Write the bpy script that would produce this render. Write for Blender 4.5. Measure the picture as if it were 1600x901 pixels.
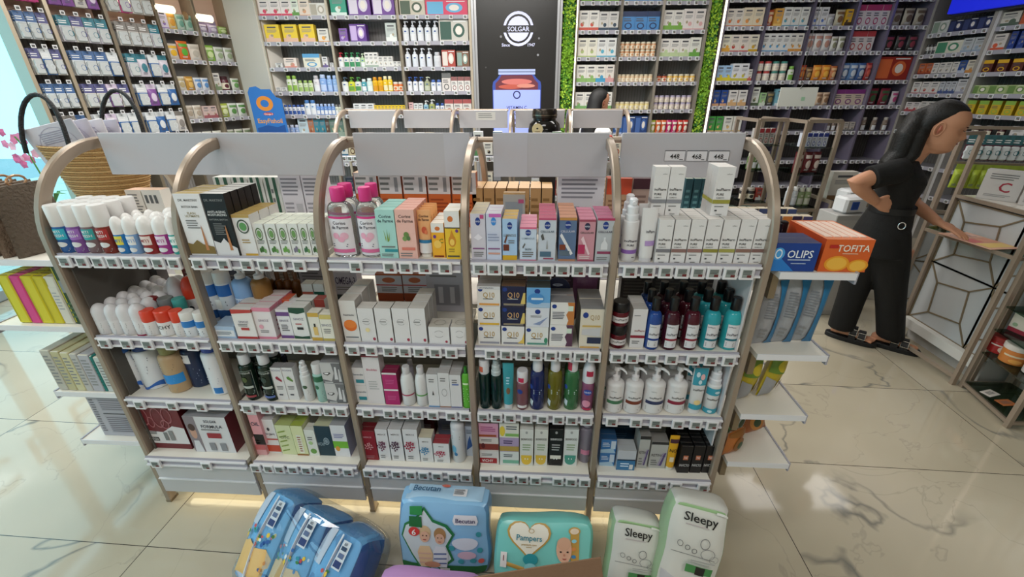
import bpy, math, random
from mathutils import Vector, Matrix
random.seed(7)
for o in list(bpy.data.objects): bpy.data.objects.remove(o)
C = bpy.context.scene
COL = C.collection
# ---------------------------------------------------------------- camera
FPX, PITCH, YAW, ROLL = 673.2, .4326, .0599, -.0053
CAM = Vector((1.5663, -1.2244, 1.6152))
cp, sp, cy, sy = math.cos(PITCH), math.sin(PITCH), math.cos(YAW), math.sin(YAW)
Fw = Vector((-sy*cp, cy*cp, -sp)); R0 = Vector((cy, sy, 0)); U0 = R0.cross(Fw)
Rt = R0*math.cos(ROLL) + U0*math.sin(ROLL); Up = Rt.cross(Fw)
G0 = Vector((-sy, cy, 0))
cd = bpy.data.cameras.new('camera'); co = bpy.data.objects.new('camera', cd); COL.objects.link(co)
cd.sensor_width = 36; cd.lens = FPX*36/1600; cd.clip_start = .02; cd.clip_end = 100
mw = Matrix((Rt, Up, -Fw)).transposed().to_4x4(); mw.translation = CAM; co.matrix_world = mw
C.camera = co
C.view_settings.view_transform = 'Standard'; C.view_settings.look = 'None'
C.view_settings.gamma = 1; C.view_settings.use_curve_mapping = False
C.view_settings.exposure = -0.95
# ---------------------------------------------------------------- world + lights
w = bpy.data.worlds.new('sky'); C.world = w; w.use_nodes = True
bg = w.node_tree.nodes['Background']; bg.inputs[0].default_value = (.44, .80, .95, 1); bg.inputs[1].default_value = 4.6
def W(r, g, z=0):
    p = CAM + R0*r + G0*g; p.z = z; return p
def arealight(loc, sx, sz, power, col=(1, .97, .93), rot=(0, 0, YAW)):
    l = bpy.data.lights.new('ceiling_light', 'AREA'); l.shape = 'RECTANGLE'; l.size = sx; l.size_y = sz
    l.energy = power; l.color = col
    o = bpy.data.objects.new('ceiling_light', l); COL.objects.link(o); o.location = loc; o.rotation_euler = rot
for r, g, p in ((-2.6, 1.0, 42), (-.9, -.6, 55), (1.2, -.9, 40), (-1.8, 3.9, 92), (0, 3.9, 92), (1.6, 3.9, 46), (-2.6, 2.6, 56), (-.2, 2.2, 46), (3.4, 3.8, 13)):
    arealight(W(r, g, 2.93), 1.3, .5, p)
# ---------------------------------------------------------------- helpers
def ray(u, v): return Rt*((u-800)/FPX) - Up*((v-450.5)/FPX) + Fw
def Xp(u, v, x): d = ray(u, v); return CAM + d*((x-CAM.x)/d.x)
def Yp(u, v, y): d = ray(u, v); return CAM + d*((y-CAM.y)/d.y)
def Zp(u, v, z): d = ray(u, v); return CAM + d*((z-CAM.z)/d.z)
def Gp(u, v, g): d = ray(u, v); return CAM + d*(g/d.dot(G0))
def rg(p): D = p-CAM; return D.dot(R0), D.dot(G0), p.z
def lin(h):
    h = h.lstrip('#')
    if len(h) == 3: h = ''.join(c*2 for c in h)
    r = []
    for i in (0, 2, 4):
        c = int(h[i:i+2], 16)/255
        r.append(c/12.92 if c <= .04045 else ((c+.055)/1.055)**2.4)
    return (*r, 1)
_m = {}
def mat(col='fff', rough=.42, metal=0., trans=0., emit=0., bump=0., scale=200., ior=1.45):
    k = (col, rough, metal, trans, emit, bump, scale, ior)
    if k in _m: return _m[k]
    m = bpy.data.materials.new('mat_'+col.lstrip('#')); m.use_nodes = True; nt = m.node_tree; b = nt.nodes['Principled BSDF']
    c = lin(col)
    b.inputs['Base Color'].default_value = c; b.inputs['Roughness'].default_value = rough; b.inputs['Metallic'].default_value = metal
    b.inputs['Transmission Weight'].default_value = trans; b.inputs['IOR'].default_value = ior
    if emit: b.inputs['Emission Color'].default_value = c; b.inputs['Emission Strength'].default_value = emit
    n = nt.nodes.new('ShaderNodeTexNoise'); n.inputs['Scale'].default_value = scale
    tc = nt.nodes.new('ShaderNodeTexCoord'); nt.links.new(tc.outputs['Object'], n.inputs['Vector'])
    if bump:
        bp = nt.nodes.new('ShaderNodeBump'); bp.inputs['Strength'].default_value = bump; bp.inputs['Distance'].default_value = .01
        nt.links.new(n.outputs[0], bp.inputs['Height']); nt.links.new(bp.outputs[0], b.inputs['Normal'])
    else:
        mr = nt.nodes.new('ShaderNodeMapRange'); mr.inputs[3].default_value = rough*.85; mr.inputs[4].default_value = min(1, rough*1.15)
        nt.links.new(n.outputs[0], mr.inputs[0]); nt.links.new(mr.outputs[0], b.inputs['Roughness'])
    _m[k] = m; return m
def windowglass(tint='eef8f8', refl=.06):
    k = ('wg', tint, refl)
    if k in _m: return _m[k]
    m = bpy.data.materials.new('window_glass'); m.use_nodes = True; nt = m.node_tree; nt.nodes.remove(nt.nodes['Principled BSDF'])
    t = nt.nodes.new('ShaderNodeBsdfTransparent'); g = nt.nodes.new('ShaderNodeBsdfGlossy'); x = nt.nodes.new('ShaderNodeMixShader')
    t.inputs[0].default_value = lin(tint); g.inputs['Roughness'].default_value = .02; x.inputs[0].default_value = refl
    nt.links.new(t.outputs[0], x.inputs[1]); nt.links.new(g.outputs[0], x.inputs[2]); nt.links.new(x.outputs[0], nt.nodes['Material Output'].inputs[0])
    _m[k] = m; return m
_t = {}
def textgeo(s):
    if s in _t: return _t[s]
    c = bpy.data.curves.new('t', 'FONT'); c.body = s; c.resolution_u = 2; c.offset = .012; c.align_x = 'CENTER'; c.fill_mode = 'FRONT'
    o = bpy.data.objects.new('t', c); COL.objects.link(o)
    bpy.context.view_layer.update()
    me = bpy.data.meshes.new_from_object(o.evaluated_get(bpy.context.evaluated_depsgraph_get()))
    vs = [(v.co.x, v.co.y) for v in me.vertices]; fs = [tuple(p.vertices) for p in me.polygons]
    k = 1/.70
    vs = [(x*k, y*k) for x, y in vs]
    wd = (max(v[0] for v in vs)-min(v[0] for v in vs)) if vs else 0
    bpy.data.objects.remove(o); bpy.data.curves.remove(c); bpy.data.meshes.remove(me)
    _t[s] = (vs, fs, wd); return _t[s]
class MB:
    def __init__(s): s.v = []; s.f = []; s.m = []; s.mats = []; s.T = None
    def mi(s, m):
        if isinstance(m, str): m = mat(m)
        if m not in s.mats: s.mats.append(m)
        return s.mats.index(m)
    def add(s, vs, fs, m):
        n = len(s.v); i = s.mi(m)
        s.v += [tuple(s.T @ Vector(v)) if s.T else tuple(v) for v in vs]
        s.f += [tuple(n+k for k in f) for f in fs]; s.m += [i]*len(fs)
    def box(s, x0, x1, y0, y1, z0, z1, m, front=None, top=None, side=None):
        V = [(x0,y0,z0),(x1,y0,z0),(x1,y1,z0),(x0,y1,z0),(x0,y0,z1),(x1,y0,z1),(x1,y1,z1),(x0,y1,z1)]
        s.add(V, [(0,1,5,4)], front or m); s.add(V, [(4,5,6,7)], top or m); s.add(V, [(1,2,6,5), (3,0,4,7)], side or m); s.add(V, [(2,3,7,6), (3,2,1,0)], m)
    def rbox(s, x0, x1, y0, y1, z0, z1, m, b=.004):
        # chamfered box
        rings = []
        for z, i in ((z0, b), (z0+b, 0), (z1-b, 0), (z1, b)):
            a = x0+i; c = x1-i; d = y0+i; e = y1-i
            rings.append([(a+b,d,z),(c-b,d,z),(c,d+b,z),(c,e-b,z),(c-b,e,z),(a+b,e,z),(a,e-b,z),(a,d+b,z)])
        s.loft(rings, m)
    def loft(s, rings, m, cap=True, close=True):
        n = len(rings[0]); V = [p for r in rings for p in r]; F = []
        for i in range(len(rings)-1):
            for j in range(n if close else n-1):
                a = i*n+j; b = i*n+(j+1) % n; F.append((a, b, b+n, a+n))
        if isinstance(m, (list, tuple)):
            k = n if close else n-1
            for i in range(len(rings)-1): s.add(V[i*n:(i+2)*n], [tuple(q-i*n for q in f) for f in F[i*k:(i+1)*k]], m[min(i, len(m)-1)])
            m0, m1 = m[0], m[-1]
        else: s.add(V, F, m); m0 = m1 = m
        if cap:
            s.add(rings[0], [tuple(reversed(range(n)))], m0); s.add(rings[-1], [tuple(range(n))], m1)
    def lathe(s, prof, m, n=18, sx=1, sy=1, cx=0, cy=0):
        rings = [[(cx+r*sx*math.cos(2*math.pi*j/n), cy+r*sy*math.sin(2*math.pi*j/n), z) for j in range(n)] for r, z in prof]
        s.loft(rings, m)
    def tube(s, pts, r, m, n=8, close=False):
        pts = [Vector(p) for p in pts]; rings = []; N = len(pts); up = None
        for i, p in enumerate(pts):
            a = pts[i-1] if (i or close) else p; b = pts[(i+1) % N] if (i < N-1 or close) else p
            t = (b-a).normalized()
            if up is None: up = Vector((0, 0, 1)) if abs(t.z) < .9 else Vector((1, 0, 0))
            x = t.cross(up).normalized(); y = x.cross(t); up = y
            rr = r[i] if isinstance(r, (list, tuple)) else r
            rings.append([tuple(p+(x*math.cos(2*math.pi*j/n)+y*math.sin(2*math.pi*j/n))*rr) for j in range(n)])
        if close: rings.append(rings[0]); s.loft(rings, m, cap=False)
        else: s.loft(rings, m)
    def bar(s, a, b, wd, dp, m, side=Vector((1, 0, 0))):
        a = Vector(a); b = Vector(b); t = (b-a).normalized(); x = (side-t*side.dot(t)).normalized(); y = t.cross(x)
        rs = [[tuple(p+x*i*wd/2+y*j*dp/2) for i, j in ((-1,-1),(1,-1),(1,1),(-1,1))] for p in (a, b)]
        s.loft(rs, m)
    # decals: mapping f(x, z, off) -> 3D point
    def decal(s, f, Wd, H, L, dx=0, off0=.0004):
        off = off0
        for d in L:
            k = d[0]; off += .00025
            if k == 'r':
                _, x0, y0, x1, y1, c = d; n = max(1, int(abs(x1-x0)*Wd/.006)) if getattr(f, 'curved', 0) else 1
                X = [(x0+(x1-x0)*i/n-.5)*Wd for i in range(n+1)]
                nz = 10 if getattr(f, 'soft', 0) else 1
                s.add([f(x, (y0+(y1-y0)*q/nz)*H, off) for q in range(nz+1) for x in X], [(q*(n+1)+i, q*(n+1)+i+1, (q+1)*(n+1)+i+1, (q+1)*(n+1)+i) for q in range(nz) for i in range(n)], c)
            elif k == 'e':
                _, cx, cy, rx, ry, c = d; n = 20
                if getattr(f, 'curved', 0):
                    s.add([f((cx-.5)*Wd, cy*H, off)]+[f((cx-.5+rx*g/3*math.cos(2*math.pi*i/n))*Wd, (cy+ry*g/3*math.sin(2*math.pi*i/n))*H, off) for g in (1, 2, 3) for i in range(n)], [(0, 1+i, 1+(i+1) % n) for i in range(n)]+[(1+g*n+i, 1+(g+1)*n+i, 1+(g+1)*n+(i+1) % n, 1+g*n+(i+1) % n) for g in (0, 1) for i in range(n)], c)
                    continue
                s.add([f((cx-.5)*Wd, cy*H, off)]+[f((cx-.5+rx*math.cos(2*math.pi*i/n))*Wd, (cy+ry*math.sin(2*math.pi*i/n))*H, off) for i in range(n)], [(0, 1+i, 1+(i+1) % n) for i in range(n)], c)
            elif k == 'o':   # ring
                _, cx, cy, rx, ry, c = d[:6]; n = 24; q = d[6] if len(d) > 6 else .8
                P = [f((cx-.5+rx*t*math.cos(2*math.pi*i/n))*Wd, (cy+ry*t*math.sin(2*math.pi*i/n))*H, off) for t in (1, q) for i in range(n)]
                s.add(P, [(i, (i+1) % n, n+(i+1) % n, n+i) for i in range(n)], c)
            elif k == 'w':   # ribbon: (x, z low, z high) stations
                _, st, c = d; n = len(st)
                s.add([f((x-.5)*Wd, a*H, off) for x, a, b in st]+[f((x-.5)*Wd, b*H, off) for x, a, b in st], [(i, i+1, n+i+1, n+i) for i in range(n-1)], c)
            elif k == 'p' and getattr(f, 'curved', 0):
                _, pts, c = d; q = []
                for (xa, ya), (xb, yb_) in zip(pts, pts[1:]+pts[:1]): q += [(xa+(xb-xa)*i/4, ya+(yb_-ya)*i/4) for i in range(4)]
                cx = sum(p[0] for p in pts)/len(pts); cy_ = sum(p[1] for p in pts)/len(pts); n = len(q)
                V = [f((cx-.5)*Wd, cy_*H, off)]+[f((cx+(x-cx)*g/3-.5)*Wd, (cy_+(y-cy_)*g/3)*H, off) for g in (1, 2, 3) for x, y in q]
                s.add(V, [(0, 1+i, 1+(i+1) % n) for i in range(n)]+[(1+g*n+i, 1+(g+1)*n+i, 1+(g+1)*n+(i+1) % n, 1+g*n+(i+1) % n) for g in (0, 1) for i in range(n)], c)
            elif k == 'p':
                _, pts, c = d
                s.add([f((x-.5)*Wd, y*H, off) for x, y in pts], [tuple(range(len(pts)))], c)
            elif k == 't':
                _, cx, cy, h, tx, c = d[:6]; mx = d[6] if len(d) > 6 else .9
                vs, fs, wd = textgeo(tx)
                if not fs: continue
                hh = h*H; kx = hh
                if wd*kx > mx*Wd: kx = mx*Wd/wd
                s.add([f((cx-.5)*Wd+x*kx, cy*H+(y-.5)*hh, off) for x, y in vs], fs, c)
            elif k == 'l':   # fine print: thin bars
                _, x0, y0, x1, y1, n, c = d
                rn = random.Random(n*7+int(x0*50))
                for i in range(n):
                    yy = y1-(y1-y0)*(i+.5)/n; hh = (y1-y0)/n*.22; xe = x1-(x1-x0)*rn.random()*.3
                    s.add([f((a-.5)*Wd, b*H, off) for a, b in ((x0, yy-hh), (xe, yy-hh), (xe, yy+hh), (x0, yy+hh))], [(0, 1, 2, 3)], c)
    def build(s, name, parent=None, loc=None, smooth=.6):
        me = bpy.data.meshes.new(name); me.from_pydata(s.v, [], s.f)
        for m in s.mats: me.materials.append(m)
        me.polygons.foreach_set('material_index', s.m)
        if smooth:
            me.polygons.foreach_set('use_smooth', [True]*len(s.f)); me.update(); me.set_sharp_from_angle(angle=smooth)
        me.update()
        return link(name, me, parent, loc)
def link(name, me, parent=None, loc=None, rz=None):
    o = bpy.data.objects.new(name, me); COL.objects.link(o)
    if parent: o.parent = parent
    if loc is not None: o.location = loc
    if rz is not None: o.rotation_euler = (0, 0, rz)
    return o
def flatmap(y=0): return lambda x, z, off: (x, y-off, z)
def cylmap(r, sx=1, sy=1, rr=None):
    def f(x, z, off):
        t = x/(r*sx); q = (rr(z)/r if rr else 1)
        return ((r*q*sx+off)*math.sin(t), -(r*q*sy+off)*math.cos(t), z)
    f.curved = 1; return f
def tag(o, label=None, cat=None, group=None, kind=None):
    if label: o['label'] = label
    if cat: o['category'] = cat
    if group: o['group'] = group
    if kind: o['kind'] = kind
    return o
def thing(name, label, cat, loc=(0, 0, 0), rz=0, group=None):
    o = bpy.data.objects.new(name, None); o.empty_display_size = .05; COL.objects.link(o)
    o.location = loc; o.rotation_euler = (0, 0, rz); return tag(o, label, cat, group)
def dup(o, loc, rz=None, label=None, group=None):
    r = o.copy(); COL.objects.link(r); r.location = loc
    if rz is not None: r.rotation_euler = (0, 0, rz)
    if label: r['label'] = label
    if group: r['group'] = group
    for ch in list(o.children):
        c = ch.copy(); COL.objects.link(c); c.parent = r
        for g in list(ch.children):
            d = g.copy(); COL.objects.link(d); d.parent = c
    return r
BR = mat('a09080', .32, .3)          # champagne metal frame
BRD = mat('8f8068', .38, .45)
WH = mat('e4e3e6', .35)
GLS = windowglass()
# ---------------------------------------------------------------- setting
def node_marble():
    m = bpy.data.materials.new('marble_tiles'); m.use_nodes = True; nt = m.node_tree; N = nt.nodes; L = nt.links; b = N['Principled BSDF']
    tc = N.new('ShaderNodeTexCoord'); mp = N.new('ShaderNodeMapping'); L.new(tc.outputs['Object'], mp.inputs[0]); mp.inputs['Rotation'].default_value = (0, 0, 0)
    sx = N.new('ShaderNodeSeparateXYZ'); L.new(mp.outputs[0], sx.inputs[0])
    def M(op, a, b_=None, c=None):
        n = N.new('ShaderNodeMath'); n.operation = op
        for i, q in enumerate((a, b_, c)):
            if q is None: continue
            if isinstance(q, (int, float)): n.inputs[i].default_value = q
            else: L.new(q, n.inputs[i])
        return n.outputs[0]
    def joint(axis, off, size):
        a = M('SUBTRACT', axis, off); a = M('DIVIDE', a, size); fr = M('FRACT', a); d = M('ABSOLUTE', M('SUBTRACT', fr, .5)); return M('GREATER_THAN', d, .5-.0016/size), M('FLOOR', a)
    jx, ix = joint(sx.outputs[0], .072, 1.262); jy, iy = joint(sx.outputs[1], -.20, .62)
    cb = N.new('ShaderNodeCombineXYZ'); L.new(M('MULTIPLY', ix, 3.7), cb.inputs[0]); L.new(M('MULTIPLY', iy, 2.3), cb.inputs[1])
    va = N.new('ShaderNodeVectorMath'); L.new(mp.outputs[0], va.inputs[0]); L.new(cb.outputs[0], va.inputs[1])
    def vein(scale, width, seed, dist):
        n = N.new('ShaderNodeTexNoise'); n.inputs['Scale'].default_value = scale; n.inputs['Detail'].default_value = 5; n.inputs['Distortion'].default_value = dist; n.inputs['Roughness'].default_value = .5
        o = N.new('ShaderNodeVectorMath'); o.operation = 'ADD'; o.inputs[1].default_value = (seed, seed*.7, 0); L.new(va.outputs[0], o.inputs[0]); L.new(o.outputs[0], n.inputs[0])
        d = M('ABSOLUTE', M('SUBTRACT', n.outputs[0], .5)); mr = N.new('ShaderNodeMapRange'); L.new(d, mr.inputs[0]); mr.inputs[1].default_value = 0; mr.inputs[2].default_value = width; mr.inputs[3].default_value = 1; mr.inputs[4].default_value = 0
        return mr.outputs[0]
    v1 = vein(.75, .012, 3.1, 1.2); v2 = vein(1.6, .005, 9.7, .8)
    g = N.new('ShaderNodeTexNoise'); g.inputs['Scale'].default_value = 1.3; L.new(va.outputs[0], g.inputs[0])
    gm = N.new('ShaderNodeMapRange'); L.new(g.outputs[0], gm.inputs[0]); gm.inputs[1].default_value = .42; gm.inputs[2].default_value = .6
    v1 = M('MULTIPLY', v1, gm.outputs[0]); v1 = M('MULTIPLY', v1, .85); v2 = M('MULTIPLY', v2, .35)
    big = N.new('ShaderNodeTexNoise'); big.inputs['Scale'].default_value = .8; big.inputs['Detail'].default_value = 3; L.new(va.outputs[0], big.inputs[0])
    cr = N.new('ShaderNodeValToRGB'); L.new(big.outputs[0], cr.inputs[0]); cr.color_ramp.elements[0].position = .3; cr.color_ramp.elements[0].color = lin('aea48e'); cr.color_ramp.elements[1].position = .7; cr.color_ramp.elements[1].color = lin('c2b9a6')
    def mix(f, a, col):
        x = N.new('ShaderNodeMix'); x.data_type = 'RGBA'; L.new(f, x.inputs[0]); L.new(a, x.inputs[6]); x.inputs[7].default_value = lin(col); return x.outputs[2]
    c = mix(v2, cr.outputs[0], '8f887c'); c = mix(v1, c, '6f6f6a'); c = mix(M('MAXIMUM', jx, jy), c, '3a3430')
    L.new(c, b.inputs['Base Color']); b.inputs['Roughness'].default_value = .07; b.inputs['Specular IOR Level'].default_value = .65
    return m
def slab(name, pts, z0, z1, m, kind='structure'):
    s = MB(); s.loft([[(p[0], p[1], z) for p in pts] for z in (z0, z1)], m); o = s.build(name, smooth=0); o['kind'] = kind; return o
fl = MB(); fl.box(-9, 9, -6, 12, -.08, 0, node_marble()); flo = fl.build('floor', smooth=0); flo['kind'] = 'structure'; flo.rotation_euler = (0, 0, -.0205)
WL = mat('d9d4cc', .6); CE = mat('e8e6e2', .8)
def wallseg(name, a, b, z0, z1, th, m):
    A = W(*a); B = W(*b); n = (B-A).cross(Vector((0, 0, 1))).normalized()*th
    return slab(name, [A, B, B+n, A+n], z0, z1, m)
slab('ceiling', [W(-4.6, -2.6), W(6.3, -2.6), W(6.3, 6.4), W(-4.6, 6.4)], 3.0, 3.08, CE)
wallseg('wall_back', (6.2, 5.95), (-4.5, 6.15), 0, 3, .1, mat('8d8984', .7))
wallseg('wall_right', (6.2, -2.5), (6.2, 5.95), 0, 3, .1, mat('8f8a84', .7))
wallseg('wall_front', (-4.5, -2.5), (6.2, -2.5), 0, 3, .1, WL)
# storefront glazing on the left
GX = -4.35
for n_, (g0, g1) in enumerate(((-2.5, -.6), (-.6, 1.3), (1.3, 3.1), (3.1, 4.35))):
    s = MB(); fr = mat('9aa6aa', .4, .3); A = W(GX, g0); B = W(GX, g1)
    def P3(g, z, o=0): p = W(GX+o, g, z); return p
    for g in (g0+.03, g1-.03): s.bar(P3(g, 0), P3(g, 3), .06, .08, fr, side=G0)
    for z in (.05, 2.55, 2.96): s.bar(P3(g0, z), P3(g1, z), .08, .07, fr, side=Vector((0, 0, 1)))
    o = s.build('window_%d' % (n_+1), smooth=0); o['kind'] = 'structure'
    s = MB(); s.bar(P3(g0+.06, 1.3), P3(g1-.06, 1.3), 2.45, .008, GLS, side=Vector((0, 0, 1)))
    s.build('glass_pane', o, smooth=0)
sg = mat('8e8e8c', .6)
for ch, g, h, n_ in (('C', 2.62, .3, 'letter C, rightmost'), ('B', 3.02, .3, 'letter B, second'), ('F', 3.42, .34, 'letter F, third')):
    s = MB(); vs, fs, wd = textgeo(ch); s.add([tuple(W(GX+.012, g+x*h*1.1, 1.35+(.5-y)*h)) for x, y in vs], fs, sg)
    tag(s.build('window_letter', smooth=0), 'grey '+n_+' of the stickers on the storefront glass', 'letter')
slab('ground_outside', [W(-16, -6), W(-4.45, -6), W(-4.45, 12), W(-16, 12)], -.08, -.01, mat('a9b4b8', .8)).name = 'outdoor_ground'  # the ground outside the storefront, not a trim piece
# far-left wall side return between glazing and back wall
wallseg('wall_left', (-4.35, 4.35), (-4.5, 6.15), 0, 3, .1, WL)
# ---------------------------------------------------------------- shelving gondolas
LEV = {1: 1.137, 2: .8285, 3: .557, 4: .2825}
ORD = {1: 'top', 2: 'second', 3: 'third', 4: 'bottom'}
BAYN = ['leftmost bay', 'second bay', 'middle bay', 'fourth bay', 'rightmost bay']
PB = .45
def arch_mb():
    s = MB(); pts = [(0, 0), (0, 1.15)]
    for i in range(1, 13):
        a = math.pi/2*i/12; pts.append((.29-.29*math.cos(a), 1.17+.295*math.sin(a)))
    back = [(.60-y, z) for y, z in reversed(pts)]; P = pts+[(.30, 1.465)]+back; rings = []
    for i, (y, z) in enumerate(P):
        a = Vector(P[max(0, i-1)]); b = Vector(P[min(len(P)-1, i+1)]); t = (b-a).normalized(); n = Vector((-t.y, t.x))
        q = [(-.0115, 0), (-.008, .005), (.008, .005), (.0115, 0), (.0115, -.026), (.008, -.032), (-.008, -.032), (-.0115, -.026)]
        rings.append([(x, y+n.x*d, z+n.y*d) for x, d in q])
    s.loft(rings, BR)
    for y in (0.015, .585): s.box(-.0115, .0115, y-.02, y+.02, 0, .012, BRD)
    return s
def tag_mb():   # electronic shelf label
    s = MB(); w_, h_ = .042, .039
    s.rbox(-w_/2, w_/2, -.007, .002, -h_, 0, WH, .0015)
    f = flatmap(-.007)
    g = lambda x, z, off: f(x, z-h_, off)
    s.decal(g, w_, h_, [('r', .16, .2, .8, .84, '8f9793'), ('r', .5, .22, .8, .42, '6e2a2c'), ('l', .2, .45, .76, .8, 3, '3f4442'), ('l', .84, .25, .94, .8, 5, 'b8b6ba')])
    return s
TAGM = tag_mb().build('price_tag'); TAGMESH = TAGM.data; bpy.data.objects.remove(TAGM)
ARM = arch_mb().build('arch_frame'); ARMESH = ARM.data; bpy.data.objects.remove(ARM)
RAIL = mat('a5a3ae', .35); SHW = mat('e6e1d6', .4)
def shelf_mb(wd, dp, lip=.036, rail=True):
    s = MB(); s.box(0, wd, 0, dp, -.018, 0, SHW)
    s.box(0, wd, -.004, .002, -lip, .004, RAIL); s.box(0, wd, -.012, -.004, -.008, -.002, WH); s.box(0, wd, -.012, -.004, -lip, -lip+.006, WH)
    return s
def bay(i, x0, y0, base, tags, lab, name='shelving_bay', last=False, back=True):
    t = thing(name, lab, 'shelving', (x0, y0, 0))
    link('arch_frame', ARMESH, t, (0, 0, 0))
    if last: link('arch_frame', ARMESH, t, (PB, 0, 0))
    for L in (1, 2, 3, 4):
        z = LEV[L]; yy = -.022 if L == 4 else .006
        sh = shelf_mb(PB-.032, .275).build('shelf', t, (.016, yy, z), 0)
        for xx in tags.get(L, []):
            link('price_tag', TAGMESH, sh, (xx-x0-.016, -.012, -.001))
        if base: shelf_mb(PB-.032, .275).build('rear_shelf', t, (PB-.016, .6-.006, z), 0).rotation_euler = (0, 0, math.pi)
    s = MB(); s.box(.012, PB-.012, .285, .315, .06, .76, mat('a8a39a', .55)); s.build('back_panel', t, smooth=0)
    s = MB(); s.tube([(.013, .30, 1.462), (PB-.013, .30, 1.462)], .009, BR); s.build('top_rod', t)
    s = MB(); s.box(.016, PB-.016, -.01, .0, .075, .236, mat('c4c2c4', .35)); s.box(.016, PB-.016, -.016, -.01, .15, .155, WH); s.build('base_panel', t, smooth=0)
    return t
def board(t, x, wd, y, z0, z1, decals=(), name='header_board'):
    s = MB(); s.rbox(x, x+wd, y, y+.012, z0, z1, mat('b9b7bc', .4), .002)
    if decals:
        f = flatmap(y); s.decal(lambda a, z, off: f(a+x+wd/2, z+z0, off), wd, z1-z0, decals)
    return s.build(name, t, smooth=0)
TG = {0: {1: (99, 126, 151, 174, 198, 221, 245, 270), 2: (162, 196, 229, 264, 298), 3: (217, 268, 313), 4: (244, 323)},
      1: {1: (308, 348, 384, 411, 434, 466), 2: (352, 373, 394, 416, 444, 465, 486, 515), 3: (386, 414, 437, 471, 492, 513, 533), 4: (400, 420, 437, 458, 479, 500, 522, 544)},
      2: {1: (555, 608, 633, 663, 695), 2: (551, 579, 607, 632, 655, 680, 705), 3: (574, 607, 629, 652, 676, 705, 727), 4: (576, 598, 620, 642, 662, 683, 708, 728)},
      3: {1: (749, 772, 796, 829, 855, 880, 905, 932), 2: (767, 791, 815, 838, 861, 884, 907, 930), 3: (755, 776, 797, 823, 848, 873, 894, 917), 4: (758, 777, 796, 817, 837, 872, 893, 914)},
      4: {1: (986, 1014, 1042, 1068, 1093, 1118, 1144, 1170), 2: (965, 989, 1020, 1051, 1085, 1113, 1141), 3: (957, 995, 1026, 1061, 1089, 1115), 4: (943, 963, 984, 1007, 1035, 1057, 1100)}}
FB = []
BLAB = ['leftmost bay of the arched front shelving with a blank header board', 'second bay of the arched front shelving, ampoule boxes on its top shelf',
        'middle bay of the arched front shelving, pink capped bottles on top', 'fourth bay of the arched front shelving with stacked cream boxes',
        'rightmost bay of the arched front shelving, three price slips on its board']
BPX = [(150, 340), (338, 527), (550, 733), (770, 953), (973, 1167)]
for i in range(5):
    tg = {}
    for L, us in TG[i].items():
        y_ = -.03 if L == 4 else -.006
        vv = {1: 405, 2: 540, 3: 640, 4: 735}[L]
        tg[L] = [Yp(u, vv + (u-700)*{1: .012, 2: .022, 3: .03, 4: .038}[L], y_).x for u in us]
    t = bay(i, i*PB, 0, True, tg, BLAB[i], last=(i == 4))
    a = Yp(BPX[i][0], 208, .281).x-i*PB; b = Yp(BPX[i][1], 208, .281).x-i*PB
    if i == 0: a += .0
    dec = []
    if i == 4:
        for k, n in enumerate(('448', '468', '448')):
            c = .45+k*.178
            dec += [('r', c-.085, .38, c+.085, .62, 'dcdade'), ('r', c-.085, .605, c+.085, .62, '444'), ('r', c-.085, .38, c+.085, .39, '777'), ('r', c-.085, .38, c-.082, .62, '777'), ('r', c+.082, .38, c+.085, .62, '777'), ('t', c+.0, .49, .1, n, '333'), ('l', c+.04, .4, c+.07, .44, 1, '555')]
    if i in (2, 3): dec = [('r', .78 if i == 2 else 0, 0, 1 if i == 2 else .3, 1, 'bfbec6')]
    board(t, a, b-a, .281, 1.342, 1.485, dec)
    for k in (0.2, .8):
        s = MB(); s.box(a+(b-a)*k-.01, a+(b-a)*k+.01, .293, .305, 1.35, 1.47, BRD); s.build('board_clip', t, smooth=0)
    FB.append(t)
for x, m_, b_ in ((.018, '57534e', 0), (5*PB-.024, 'cfcdd0', 4)):
    s = MB(); s.box(x-b_*PB, x+.006-b_*PB, .02, .28, .05, 1.09, mat(m_, .5)); s.build('side_panel', FB[b_], smooth=0)
# light strip under the plinths
s = MB(); s.box(.05, 5*PB-.05, .035, .055, .045, .056, mat('fff0c8', .5, emit=10)); s.box(.05, 5*PB-.05, .025, .065, .056, .07, WH)
tag(s.build('plinth_light', smooth=0), 'warm light strip under the plinth of the front shelving', 'light')

# second row of shelving behind
Y2 = 2.28
SB = ['first', 'second', 'third', 'fourth', 'fifth']
B2 = []
for i in range(5):
    x0 = -.05+i*.465
    nm = ['left end, under the fish sign', 'left of the small printed notice', 'with small printed notice on its board', 'in front of the dark vitamin poster', 'in front of the seated woman'][i]
    t = bay(i, x0, Y2, False, {L: [x0+.06+.048*k for k in range(8)] for L in (1, 2)}, 'back shelving bay, '+nm, last=(i == 4))
    board(t, .03 if i != 2 else .03, .40, .281, 1.325, 1.462, [('r', .35, .45, .75, .9, 'd0cdc9'), ('l', .4, .55, .7, .85, 3, '888')] if i == 2 else ())
    B2.append(t)

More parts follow.
